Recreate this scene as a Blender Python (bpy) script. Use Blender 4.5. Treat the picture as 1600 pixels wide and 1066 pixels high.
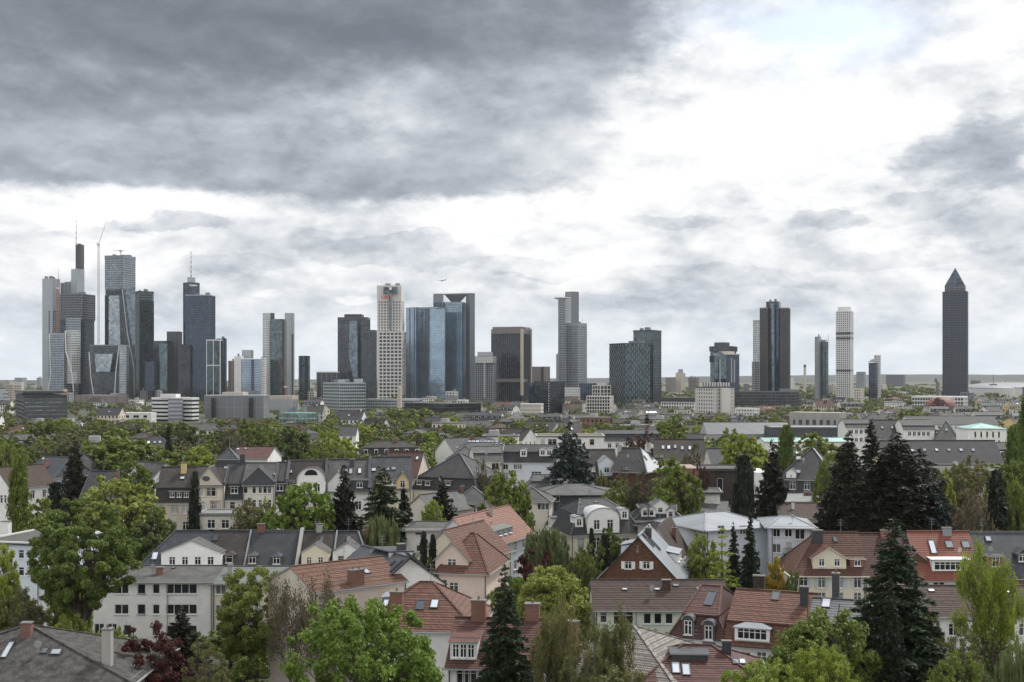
import bpy, math, random
import numpy as np
from mathutils import Vector, Matrix
sc = bpy.context.scene
COL = sc.collection
for o in list(bpy.data.objects):
    bpy.data.objects.remove(o)
R = math.radians
# ------------------------------------------------------------------ camera
F, CX, HY, CH = 1900.0, 800.0, 590.0, 38.0      # focal length in photo pixels, principal column, horizon row, eye height (m)
cd = bpy.data.cameras.new('camera')
cam = bpy.data.objects.new('camera', cd); COL.objects.link(cam)
cam.location = (0, 0, CH); cam.rotation_euler = (R(90), 0, 0)
cd.sensor_width = 36; cd.lens = 36 * F / 1600; cd.shift_y = (HY - 533) / 1600
cd.clip_start = 1; cd.clip_end = 60000
sc.camera = cam
# ------------------------------------------------------------------ render settings
sc.render.engine = 'CYCLES'
cy = sc.cycles
cy.max_bounces = 5; cy.diffuse_bounces = 2; cy.glossy_bounces = 2; cy.transmission_bounces = 2
cy.transparent_max_bounces = 4; cy.volume_bounces = 1
cy.caustics_reflective = False; cy.caustics_refractive = False
cy.sample_clamp_indirect = 4
cy.use_denoising = True; cy.use_adaptive_sampling = True; cy.adaptive_threshold = .015
try: cy.denoiser = 'OPENIMAGEDENOISE'
except Exception: pass
sc.view_settings.view_transform = 'Standard'; sc.view_settings.look = 'None'
sc.view_settings.exposure = 0.34; sc.view_settings.gamma = 1; sc.view_settings.use_curve_mapping = False
# ------------------------------------------------------------------ world: blue sky (Nishita) under broken stratocumulus, all in direction space
SUN_AZ, SUN_EL = 42.0, 52.0      # degrees right of the view axis, above the horizon
world = bpy.data.worlds.new('World'); sc.world = world; world.use_nodes = True
def sky_world():
    nt = world.node_tree; N = nt.nodes; L = nt.links; N.clear()
    out = N.new('ShaderNodeOutputWorld'); bg = N.new('ShaderNodeBackground'); bg.inputs[1].default_value = 0.1
    L.new(bg.outputs[0], out.inputs[0])
    def M(op, a, b=None, c=None, clamp=False):
        n = N.new('ShaderNodeMath'); n.operation = op; n.use_clamp = clamp
        for i, v in enumerate((a, b, c)):
            if v is None: continue
            if isinstance(v, (int, float)): n.inputs[i].default_value = v
            else: L.new(v, n.inputs[i])
        return n.outputs[0]
    def S(v, lo, hi, a=0.0, b=1.0):
        n = N.new('ShaderNodeMapRange'); n.interpolation_type = 'SMOOTHSTEP'
        L.new(v, n.inputs[0])
        for i, q in enumerate((lo, hi, a, b)):
            if isinstance(q, (int, float)): n.inputs[i + 1].default_value = q
            else: L.new(q, n.inputs[i + 1])
        return n.outputs[0]
    tc = N.new('ShaderNodeTexCoord'); sep = N.new('ShaderNodeSeparateXYZ'); L.new(tc.outputs['Generated'], sep.inputs[0])
    x, y, z = sep.outputs
    zz = M('ADD', M('ABSOLUTE', z), 0.07)
    cmb = N.new('ShaderNodeCombineXYZ'); L.new(M('DIVIDE', x, zz), cmb.inputs[0]); L.new(M('DIVIDE', y, zz), cmb.inputs[1]); cmb.inputs[2].default_value = 3.3
    BASE = .262; side = None
    def noise(scale, det, rough, dist=0.0, vec=None, off=0.0, up=0.0):
        n = N.new('ShaderNodeTexNoise'); n.inputs['Scale'].default_value = scale; n.inputs['Detail'].default_value = det
        n.inputs['Roughness'].default_value = rough; n.inputs['Distortion'].default_value = dist
        m = N.new('ShaderNodeMapping'); m.inputs['Location'].default_value = (off, off * .7 + up, off)
        L.new(vec or cmb.outputs[0], m.inputs[0]); L.new(m.outputs[0], n.inputs['Vector'])
        return n.outputs[0]
    az = M('MULTIPLY', M('ARCTAN2', x, y), 57.2958); el = M('MULTIPLY', M('ARCSINE', z), 57.2958)
    cmb2 = N.new('ShaderNodeCombineXYZ'); L.new(M('MULTIPLY', az, 0.09), cmb2.inputs[0]); L.new(M('MULTIPLY', el, 0.17), cmb2.inputs[1])
    wa = noise(1.5, 11, .60, .0, cmb2.outputs[0], 4.0); wb = noise(1.9, 11, .62, .0, cmb2.outputs[0], 11.0)
    a2 = M('ADD', az, M('MULTIPLY', M('SUBTRACT', wa, .5), 12.0)); e2 = M('ADD', el, M('MULTIPLY', M('SUBTRACT', wb, .5), 5.0))
    def blob(px, py, sx, sy, amp, hard=False):
        A = math.degrees(math.atan((px - CX) / F)); E = math.degrees(math.atan((HY - py) / F)) 
        sa = math.degrees(sx / F); se = math.degrees(sy / F)
        ee = E if not hard else E
        k_ = 1.0 if not hard else min(1.0, sy / 45 + .25)
        A2 = a2 if not hard else M('MULTIPLY_ADD', M('SUBTRACT', wa, .5), 9.0 * k_ + 3, az); E2 = e2 if not hard else M('MULTIPLY_ADD', M('SUBTRACT', wb, .5), 4.0 * k_, el)
        d = M('ADD', M('POWER', M('MULTIPLY', M('SUBTRACT', A2, A), 1 / sa), 2.0), M('POWER', M('MULTIPLY', M('SUBTRACT', E2, ee), 1 / se), 2.0))
        return M('MULTIPLY', M('EXPONENT', M('MULTIPLY', d, -1.0)) if not hard else S(d, .68, 1.22, 1, 0), amp)
    BL = SKY_BLOBS
    tot = None
    for b in BL:
        v = blob(*b); tot = v if tot is None else M('ADD', tot, v)
    # the broad dark deck upper left with its flat, crisp underside
    elx = M('MULTIPLY_ADD', M('SUBTRACT', wb, .5), 2.0, el)
    deck = M('MULTIPLY', S(elx, 8.25, 8.75), S(a2, M('ADD', .5, M('MULTIPLY', M('SUBTRACT', el, 8.6), .55)), M('ADD', 6.5, M('MULTIPLY', M('SUBTRACT', el, 8.6), .3)), 1, 0))
    deck = M('MULTIPLY', deck, S(el, 30, 45, 1, 0)); deck = M('MULTIPLY', deck, S(az, -75, -45, 0, 1))
    deck2 = M('MULTIPLY', deck, S(el, 9, 17, .31, .50))
    tot = M('ADD', tot, deck2)
    side = S(M('ABSOLUTE', az), 34, 70, 0, 1); high = S(el, 24, 50, 0, 1); off_ = M('MAXIMUM', side, high)  # unseen sky beside and above the view, brightened to light walls facing the camera
    n1 = noise(.62, 9, .58, .25); n3 = noise(1.15, 10, .57, .15, cmb2.outputs[0], 2.0); n4 = noise(3.4, 9, .6, .15, cmb2.outputs[0], 5.0)
    n3u = noise(1.15, 10, .57, .15, cmb2.outputs[0], 2.0, .10); n4u = noise(3.4, 9, .6, .15, cmb2.outputs[0], 5.0, .16)
    # billows: sharpen the masses, brighten their upper rims and darken their undersides
    mass = S(n3, .43, .55, -.08, .085); mass2 = S(n4, .42, .57, -.04, .04)
    rel = M('ADD', M('MULTIPLY', M('SUBTRACT', n3u, n3), 1.25), M('MULTIPLY', M('SUBTRACT', n4u, n4), .75))
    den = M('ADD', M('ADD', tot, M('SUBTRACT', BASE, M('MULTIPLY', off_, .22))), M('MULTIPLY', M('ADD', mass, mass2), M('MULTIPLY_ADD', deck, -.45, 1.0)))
    den = M('ADD', den, M('MULTIPLY', rel, M('MULTIPLY_ADD', deck, -.35, 1.0))); den = M('ADD', den, M('MULTIPLY', M('SUBTRACT', n1, .5), .25))
    den = M('MULTIPLY_ADD', M('SUBTRACT', den, .30), S(el, -.5, 4.5, .30, 1.0), .30)
    ramp = N.new('ShaderNodeValToRGB'); L.new(den, ramp.inputs[0]); el_ = ramp.color_ramp.elements
    pts = [(0.0, (.93, .925, .92)), (.12, (.835, .835, .835)), (.25, (.715, .722, .735)), (.38, (.56, .585, .62)), (.52, (.40, .43, .475)), (.66, (.285, .312, .355)), (.84, (.19, .21, .245)), (1.0, (.145, .163, .195))]
    while len(el_) < len(pts): el_.new(.5)
    for e, (p, c) in zip(el_, pts): e.position = p; e.color = (*c, 1)
    sky = N.new('ShaderNodeTexSky'); sky.sky_type = 'NISHITA'; sky.sun_disc = False
    sky.sun_elevation = R(SUN_EL); sky.sun_rotation = R(SUN_AZ); sky.dust_density = 2.5; sky.altitude = 140
    # gaps: thin cloud where the blue shows through
    gap = M('ADD', blob(1310, 60, 150, 50, 1.0), blob(1180, 50, 140, 30, .6)); gap = M('MULTIPLY', gap, S(n3, .42, .62, 1, .35))
    gap = M('ADD', gap, M('MULTIPLY', S(n1, .62, .75), S(el, 18, 30)), clamp=True)
    sc10 = N.new('ShaderNodeVectorMath'); sc10.operation = 'SCALE'; L.new(ramp.outputs[0], sc10.inputs[0]); sc10.inputs[3].default_value = 10.0
    # horizon tint: cool blue-grey
    mixh = N.new('ShaderNodeMix'); mixh.data_type = 'RGBA'; mixh.blend_type = 'MULTIPLY'; L.new(S(el, 0, 5, .8, 0), mixh.inputs[0])
    L.new(sc10.outputs[0], mixh.inputs[6]); mixh.inputs[7].default_value = (.90, .965, 1.02, 1)
    bs = N.new('ShaderNodeVectorMath'); bs.operation = 'MULTIPLY_ADD'; L.new(sky.outputs[0], bs.inputs[0]); bs.inputs[1].default_value = (.8, .8, .8); bs.inputs[2].default_value = (2.9, 3.2, 3.7)
    mix = N.new('ShaderNodeMix'); mix.data_type = 'RGBA'; L.new(gap, mix.inputs[0]); L.new(mixh.outputs[2], mix.inputs[6]); L.new(bs.outputs[0], mix.inputs[7])
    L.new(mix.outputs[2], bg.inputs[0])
SKY_BLOBS = [  # photo column, row, spreads, cloud thickness added[, crisp edge]
    (150, 40, 500, 100, .13), (250, 40, 200, 50, .06), (600, 60, 260, 40, .12), (820, 200, 140, 90, -.10), (600, 185, 150, 45, -.28), (860, 230, 90, 50, -.12), (360, 205, 120, 40, -.13), (700, 130, 110, 30, -.06), (180, 285, 240, 22, .07), (620, 290, 240, 18, .07),
    (1150, 250, 230, 80, -.17), (1130, 120, 110, 50, -.14), (1330, 190, 160, 60, -.12), (1450, 230, 60, 40, -.05), (1560, 90, 90, 55, -.28), (1300, 320, 200, 20, -.10),
    (1510, 265, 105, 62, .20, 1), (1570, 220, 90, 60, .08, 1), (1430, 340, 110, 18, .10, 1), (1290, 348, 75, 14, .13, 1), (1390, 405, 170, 16, .08, 1), (640, 395, 150, 28, .13, 1), (560, 380, 120, 18, .06, 1), (270, 358, 95, 17, .17, 1), (150, 372, 70, 9, .08, 1),
    (860, 415, 110, 20, .13, 1), (800, 440, 60, 14, .06, 1), (1060, 348, 80, 10, .10, 1), (1130, 440, 170, 18, .08, 1), (940, 470, 120, 12, .07, 1), (380, 420, 110, 14, .07, 1), (555, 472, 40, 9, -.13, 1), (430, 462, 30, 6, -.08, 1), (1500, 420, 110, 14, .06, 1), (1180, 500, 200, 12, .05, 1),
    (110, 335, 220, 18, -.13), (500, 335, 300, 16, -.12), (850, 320, 120, 20, -.12), (1000, 400, 120, 30, -.08), (60, 500, 200, 60, .04), (700, 530, 700, 50, .05), (750, 440, 700, 40, .03)]
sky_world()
# ------------------------------------------------------------------ sun: weak and wide behind cloud, ahead and to the right
sd = bpy.data.lights.new('sun', 'SUN'); sun = bpy.data.objects.new('sun', sd); COL.objects.link(sun)
sd.energy = 2.8; sd.angle = R(8); sd.color = (1.0, .965, .91)
sv = Vector((math.sin(R(SUN_AZ)) * math.cos(R(SUN_EL)), math.cos(R(SUN_AZ)) * math.cos(R(SUN_EL)), math.sin(R(SUN_EL))))
sun.rotation_euler = sv.to_track_quat('Z', 'Y').to_euler()
# ------------------------------------------------------------------ measuring helpers
def WX(x, D): return (x - CX) * D / F
def ZH(y, D): return CH - (y - HY) * D / F
def rgb(h):   # display colour 0-255 to linear
    return tuple(((v / 255) / 12.92 if v / 255 <= .04045 else ((v / 255 + .055) / 1.055) ** 2.4) for v in h)
# ------------------------------------------------------------------ materials
MATS = {}
def newmat(name):
    m = bpy.data.materials.new(name); m.use_nodes = True; MATS[name] = m
    nt = m.node_tree; b = nt.nodes['Principled BSDF']
    return m, nt, b
def coords(nt, shear=True):
    tc = nt.nodes.new('ShaderNodeTexCoord'); s = nt.nodes.new('ShaderNodeSeparateXYZ'); nt.links.new(tc.outputs['Object'], s.inputs[0])
    a = nt.nodes.new('ShaderNodeMath'); a.operation = 'ADD'; nt.links.new(s.outputs[0], a.inputs[0]); nt.links.new(s.outputs[1], a.inputs[1])
    c = nt.nodes.new('ShaderNodeCombineXYZ'); nt.links.new(a.outputs[0], c.inputs[0]); nt.links.new(s.outputs[2], c.inputs[1])
    return tc.outputs['Object'], c.outputs[0]
def plain(name, col, rough=.8, metal=0.0, var=.18, scale=.35, streak=False, bump=.0, tint=None):
    m, nt, b = newmat(name); N = nt.nodes; L = nt.links
    o, c = coords(nt)
    n = N.new('ShaderNodeTexNoise'); n.inputs['Scale'].default_value = scale; n.inputs['Detail'].default_value = 7; n.inputs['Roughness'].default_value = .65
    if streak:
        mp = N.new('ShaderNodeMapping'); mp.inputs['Scale'].default_value = (1, .18, 1); L.new(c, mp.inputs[0]); L.new(mp.outputs[0], n.inputs['Vector'])
    else: L.new(o, n.inputs['Vector'])
    r = N.new('ShaderNodeValToRGB'); L.new(n.outputs[0], r.inputs[0])
    d = tint or tuple(v * (1 - var * 1.6) for v in col); l = tuple(min(1, v * (1 + var * .7)) for v in col)
    r.color_ramp.elements[0].position = .33; r.color_ramp.elements[0].color = (*d, 1); r.color_ramp.elements[1].position = .66; r.color_ramp.elements[1].color = (*l, 1)
    oi = N.new('ShaderNodeObjectInfo'); mr = N.new('ShaderNodeMapRange'); L.new(oi.outputs['Random'], mr.inputs[0]); mr.inputs[3].default_value = .93; mr.inputs[4].default_value = 1.07
    v = N.new('ShaderNodeVectorMath'); v.operation = 'SCALE'; L.new(r.outputs[0], v.inputs[0]); L.new(mr.outputs[0], v.inputs[3])
    L.new(v.outputs[0], b.inputs['Base Color'])
    b.inputs['Roughness'].default_value = rough; b.inputs['Metallic'].default_value = metal
    if bump:
        n2 = N.new('ShaderNodeTexNoise'); n2.inputs['Scale'].default_value = 6; n2.inputs['Detail'].default_value = 4; L.new(o, n2.inputs['Vector'])
        bp = N.new('ShaderNodeBump'); bp.inputs['Strength'].default_value = bump; bp.inputs['Distance'].default_value = .05; L.new(n2.outputs[0], bp.inputs['Height']); L.new(bp.outputs[0], b.inputs['Normal'])
    return m
def tiled(name, c1, c2, w=.30, h=.30, rough=.75, mortar=.03, moss=None, mossamt=.5, bump=.6, metal=0.0, mort=None, offs=.5):
    m, nt, b = newmat(name); N = nt.nodes; L = nt.links
    o, c = coords(nt)
    br = N.new('ShaderNodeTexBrick'); L.new(c, br.inputs['Vector']); br.offset = offs
    br.inputs['Color1'].default_value = (*c1, 1); br.inputs['Color2'].default_value = (*c2, 1)
    br.inputs['Mortar'].default_value = (*(mort or tuple(v * .35 for v in c1)), 1)
    br.inputs['Scale'].default_value = 1; br.inputs['Mortar Size'].default_value = mortar; br.inputs['Brick Width'].default_value = w; br.inputs['Row Height'].default_value = h
    n = N.new('ShaderNodeTexNoise'); n.inputs['Scale'].default_value = .45; n.inputs['Detail'].default_value = 9; n.inputs['Roughness'].default_value = .7
    oi = N.new('ShaderNodeObjectInfo'); av = N.new('ShaderNodeVectorMath'); av.operation = 'ADD'; L.new(o, av.inputs[0])
    cr = N.new('ShaderNodeMath'); cr.operation = 'MULTIPLY'; L.new(oi.outputs['Random'], cr.inputs[0]); cr.inputs[1].default_value = 90; L.new(cr.outputs[0], av.inputs[1]); L.new(av.outputs[0], n.inputs['Vector'])
    mr = N.new('ShaderNodeMapRange'); L.new(n.outputs[0], mr.inputs[0]); mr.inputs[1].default_value = .47; mr.inputs[2].default_value = .74; mr.inputs[4].default_value = mossamt
    mx = N.new('ShaderNodeMix'); mx.data_type = 'RGBA'; L.new(mr.outputs[0], mx.inputs[0]); L.new(br.outputs[0], mx.inputs[6]); mx.inputs[7].default_value = (*(moss or tuple(v * .5 for v in c1)), 1)
    m2 = N.new('ShaderNodeMapRange'); L.new(oi.outputs['Random'], m2.inputs[0]); m2.inputs[3].default_value = .82; m2.inputs[4].default_value = 1.18
    v = N.new('ShaderNodeVectorMath'); v.operation = 'SCALE'; L.new(mx.outputs[2], v.inputs[0]); L.new(m2.outputs[0], v.inputs[3]); L.new(v.outputs[0], b.inputs['Base Color'])
    b.inputs['Roughness'].default_value = rough; b.inputs['Metallic'].default_value = metal
    bp = N.new('ShaderNodeBump'); bp.inputs['Strength'].default_value = bump; bp.inputs['Distance'].default_value = .04; bp.invert = True; L.new(br.outputs['Fac'], bp.inputs['Height']); L.new(bp.outputs[0], b.inputs['Normal'])
    return m
def leafm(name, col, col2, trans=.32, hv=.12):
    m, nt, b = newmat(name); N = nt.nodes; L = nt.links
    g = N.new('ShaderNodeNewGeometry'); oi = N.new('ShaderNodeObjectInfo')
    tc = N.new('ShaderNodeTexCoord'); n = N.new('ShaderNodeTexNoise'); n.inputs['Scale'].default_value = .9; n.inputs['Detail'].default_value = 3; L.new(tc.outputs['Object'], n.inputs['Vector'])
    mm = N.new('ShaderNodeMath'); mm.operation = 'MULTIPLY_ADD'; L.new(g.outputs['Random Per Island'], mm.inputs[0]); mm.inputs[1].default_value = .55
    mr = N.new('ShaderNodeMapRange'); L.new(n.outputs[0], mr.inputs[0]); mr.inputs[1].default_value = .35; mr.inputs[2].default_value = .65; mr.inputs[4].default_value = .45; L.new(mr.outputs[0], mm.inputs[2])
    mx = N.new('ShaderNodeMix'); mx.data_type = 'RGBA'; L.new(mm.outputs[0], mx.inputs[0]); mx.inputs[6].default_value = (*col, 1); mx.inputs[7].default_value = (*col2, 1)
    hs = N.new('ShaderNodeHueSaturation'); L.new(mx.outputs[2], hs.inputs['Color'])
    m1 = N.new('ShaderNodeMapRange'); L.new(oi.outputs['Random'], m1.inputs[0]); m1.inputs[3].default_value = .5 - hv * .16; m1.inputs[4].default_value = .5 + hv * .16; L.new(m1.outputs[0], hs.inputs['Hue'])
    m2 = N.new('ShaderNodeMapRange'); L.new(oi.outputs['Random'], m2.inputs[0]); m2.inputs[3].default_value = 1 + hv * 1.6; m2.inputs[4].default_value = 1 - hv * 1.6; L.new(m2.outputs[0], hs.inputs['Value'])
    L.new(hs.outputs[0], b.inputs['Base Color']); b.inputs['Roughness'].default_value = .6; b.inputs['Specular IOR Level'].default_value = .3
    t = N.new('ShaderNodeBsdfTranslucent'); L.new(hs.outputs[0], t.inputs[0]); ms = N.new('ShaderNodeMixShader'); ms.inputs[0].default_value = trans
    L.new(b.outputs[0], ms.inputs[1]); L.new(t.outputs[0], ms.inputs[2]); L.new(ms.outputs[0], nt.nodes['Material Output'].inputs[0])
    return m
def glassm(name, col, rough=.06, metal=.0, spec=.5, pw=3.0, ph=3.7, var=.35):
    m, nt, b = newmat(name); N = nt.nodes; L = nt.links
    o, c = coords(nt)
    br = N.new('ShaderNodeTexBrick'); br.offset = 0; L.new(c, br.inputs['Vector'])
    br.inputs['Color1'].default_value = (*tuple(v * (1 - var) for v in col), 1); br.inputs['Color2'].default_value = (*tuple(v * (1 + var) for v in col), 1); br.inputs['Mortar'].default_value = (*tuple(v * .5 for v in col), 1)
    br.inputs['Scale'].default_value = 1; br.inputs['Brick Width'].default_value = pw; br.inputs['Row Height'].default_value = ph; br.inputs['Mortar Size'].default_value = .12
    n = N.new('ShaderNodeTexNoise'); n.inputs['Scale'].default_value = .05; n.inputs['Detail'].default_value = 4; L.new(o, n.inputs['Vector'])
    mr = N.new('ShaderNodeMapRange'); L.new(n.outputs[0], mr.inputs[0]); mr.inputs[1].default_value = .3; mr.inputs[2].default_value = .7; mr.inputs[3].default_value = .75; mr.inputs[4].default_value = 1.25
    v = N.new('ShaderNodeVectorMath'); v.operation = 'SCALE'; L.new(br.outputs[0], v.inputs[0]); L.new(mr.outputs[0], v.inputs[3]); L.new(v.outputs[0], b.inputs['Base Color'])
    b.inputs['Roughness'].default_value = rough; b.inputs['Metallic'].default_value = metal; b.inputs['Specular IOR Level'].default_value = spec
    # each sheet of glass leans a touch differently
    wn = N.new('ShaderNodeTexNoise'); wn.inputs['Scale'].default_value = .12; wn.inputs['Detail'].default_value = 2; L.new(o, wn.inputs['Vector'])
    bp = N.new('ShaderNodeBump'); bp.inputs['Strength'].default_value = .25; bp.inputs['Distance'].default_value = .5; L.new(wn.outputs[0], bp.inputs['Height']); L.new(bp.outputs[0], b.inputs['Normal'])
    return m
# ------------------------------------------------------------------ palette
SL = tiled('slate_dark', (0.021, 0.022, 0.026), (0.033, 0.035, 0.040), .34, .22, .7, .02, (.075, .077, .078), .5, .5)
tiled('slate_blue', (0.022, 0.027, 0.036), (0.034, 0.040, 0.052), .34, .22, .65, .02, (.085, .093, .11), .45, .5)
tiled('slate_grey', (0.047, 0.049, 0.050), (0.073, 0.075, 0.075), .34, .22, .7, .02, (.15, .148, .14), .6, .5)
tiled('slate_green', (0.103, 0.120, 0.107), (0.129, 0.142, 0.129), .9, .6, .6, .012, (.19, .20, .18), .4, .2)
tiled('slate_brown', (0.026, 0.021, 0.019), (0.039, 0.031, 0.028), .30, .28, .75, .03, (.07, .063, .055), .5, .6)
tiled('tile_red', (0.107, 0.047, 0.033), (0.185, 0.084, 0.057), .24, .34, .8, .03, (.075, .05, .04), .7, .7)
tiled('tile_orange', (0.120, 0.057, 0.040), (0.215, 0.103, 0.071), .24, .34, .8, .03, (.10, .065, .048), .75, .7)
tiled('tile_fresh', (0.224, 0.065, 0.043), (0.267, 0.082, 0.054), .24, .34, .6, .03, (.25, .085, .06), .4, .6)
tiled('tile_maroon', (0.073, 0.029, 0.025), (0.129, 0.049, 0.040), .24, .34, .75, .03, (.05, .038, .034), .7, .7)
tiled('tile_brown', (0.056, 0.037, 0.031), (0.099, 0.064, 0.052), .24, .34, .85, .03, (.05, .044, .040), .75, .7)
tiled('tile_pink', (0.215, 0.103, 0.076), (0.301, 0.150, 0.112), .24, .34, .7, .03, (.26, .13, .10), .5, .6)
tiled('tile_pale', (0.206, 0.185, 0.172), (0.327, 0.301, 0.280), .24, .34, .7, .04, (.13, .115, .105), .8, .8)
plain('felt', (.085, .085, .082), .85, var=.3, scale=.5); plain('felt_pale', (.19, .2, .19), .8, var=.2)
plain('bitumen', (.06, .057, .053), .9, var=.45, scale=1.4, bump=.6)
plain('zinc', (.24, .262, .29), .6, .15, var=.12, scale=.3, streak=True); plain('zinc_white', (.52, .54, .56), .5, .1, var=.1, streak=True)
plain('zinc_dark', (.075, .082, .095), .5, .3, var=.2, streak=True); plain('copper_green', (.26, .43, .41), .6, .1, var=.2)
plain('stucco_white', (.80, .80, .785), .85, var=.04, scale=.8, tint=(.71, .705, .685), bump=.1); plain('stucco_blue', (.62, .67, .73), .85, var=0.04, scale=.6)
plain('stucco_cream', (.72, .665, .53), .85, var=0.05, scale=.6); plain('stucco_beige', (.62, .555, .475), .85, var=0.08, scale=.6)
plain('stucco_pink', (.68, .55, .49), .85, var=0.06, scale=.6); plain('stucco_yellow', (.66, .50, .26), .85, var=0.06, scale=.6)
plain('stucco_mint', (.60, .66, .56), .85, var=0.05, scale=.6); plain('stucco_grey', (.38, .385, .39), .85, var=0.08, scale=.6)
plain('stucco_warm', (.66, .62, .56), .85, var=0.06, scale=.6); plain('timber_dark', (.05, .038, .032), .8, var=.3, streak=True)
tiled('brick', (.17, .065, .042), (.25, .105, .068), .3, .09, .85, .012, (.14, .06, .045), .4, .5, mort=(.25, .2, .17))
tiled('shingle_brown', (.095, .045, .028), (.19, .09, .055), .25, .2, .85, .02, (.09, .045, .03), .6, .8)
tiled('slate_wall', (0.047, 0.052, 0.062), (0.065, 0.069, 0.079), .3, .2, .5, .015, (.1, .105, .12), .3, .4)
plain('white_trim', (.78, .78, .77), .5, var=.03); plain('grey_trim', (.3, .31, .32), .6, var=.1); plain('dark_trim', (.05, .052, .058), .5, var=.2)
plain('stone_trim', (.42, .36, .31), .8, var=.12); plain('shutter_grey', (.52, .58, .62), .6, var=.05); plain('black_metal', (.02, .022, .025), .4, .4)
plain('bark', (.085, .066, .05), .9, var=.35, scale=2); plain('bark_pale', (.16, .135, .11), .9, var=.3, scale=2)
plain('concrete', (.36, .35, .335), .85, var=.12, scale=.2, streak=True); plain('concrete_dark', (.17, .165, .16), .85, var=.15, scale=.2, streak=True)
def paneglass(name, col, rough, spec=.6, metal=0):
    m, nt, b = newmat(name); oi = nt.nodes.new('ShaderNodeObjectInfo'); r = nt.nodes.new('ShaderNodeMapRange'); nt.links.new(oi.outputs['Random'], r.inputs[0]); r.inputs[3].default_value = .5; r.inputs[4].default_value = 1.6
    v = nt.nodes.new('ShaderNodeVectorMath'); v.operation = 'SCALE'; v.inputs[0].default_value = col; nt.links.new(r.outputs[0], v.inputs[3]); nt.links.new(v.outputs[0], b.inputs['Base Color'])
    b.inputs['Roughness'].default_value = rough; b.inputs['Specular IOR Level'].default_value = spec; b.inputs['Metallic'].default_value = metal
paneglass('pane_dark', (.018, .021, .026), .06); paneglass('pane_mid', (.10, .11, .12), .08); paneglass('pane_curtain', (.32, .33, .34), .15)
paneglass('roof_glass', (.50, .54, .60), .18, .6, .45); paneglass('solar_glass', (.04, .05, .07), .1, .8, .3)
leafm('leaf_green', (0.070, 0.102, 0.022), (0.205, 0.261, 0.051)); leafm('leaf_dark', (0.059, 0.085, 0.024), (0.151, 0.192, 0.050)); leafm('leaf_bright', (0.112, 0.160, 0.023), (0.281, 0.358, 0.057))
leafm('leaf_yellow', (0.126, 0.161, 0.030), (0.272, 0.318, 0.071)); leafm('leaf_olive', (0.097, 0.101, 0.039), (0.189, 0.189, 0.068)); leafm('leaf_willow', (0.101, 0.134, 0.050), (0.185, 0.218, 0.092))
leafm('leaf_rust', (0.085, 0.076, 0.042), (0.140, 0.125, 0.070)); leafm('leaf_copper', (0.038, 0.012, 0.011), (0.097, 0.025, 0.022)); leafm('leaf_gold', (0.235, 0.168, 0.017), (0.420, 0.319, 0.042))
leafm('leaf_red', (0.063, 0.027, 0.020), (0.118, 0.055, 0.042))
leafm('needle_dark', (0.012, 0.018, 0.009), (0.029, 0.039, 0.020), .1); leafm('needle_green', (0.018, 0.034, 0.015), (0.050, 0.074, 0.030), .12); leafm('needle_blue', (0.024, 0.037, 0.035), (0.055, 0.076, 0.071), .1)
leafm('needle_brown', (0.013, 0.013, 0.008), (0.034, 0.032, 0.018), .1)
# ------------------------------------------------------------------ mesh builder
def clip(poly, ax, v, keep_ge):
    out = []; n = len(poly)
    for i in range(n):
        p, q = poly[i], poly[(i + 1) % n]
        a = (p[ax] - v) if keep_ge else (v - p[ax]); b = (q[ax] - v) if keep_ge else (v - q[ax])
        if a >= -1e-9: out.append(p)
        if (a > 1e-9 and b < -1e-9) or (a < -1e-9 and b > 1e-9):
            t = a / (a - b); out.append(tuple(p[k] + (q[k] - p[k]) * t for k in range(len(p))))
    return out
def nrm(v):
    l = math.sqrt(sum(c * c for c in v)) or 1; return tuple(c / l for c in v)
def cross(a, b): return (a[1] * b[2] - a[2] * b[1], a[2] * b[0] - a[0] * b[2], a[0] * b[1] - a[1] * b[0])
def sub(a, b): return (a[0] - b[0], a[1] - b[1], a[2] - b[2])
def add(a, b, k=1.0): return (a[0] + b[0] * k, a[1] + b[1] * k, a[2] + b[2] * k)
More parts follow.
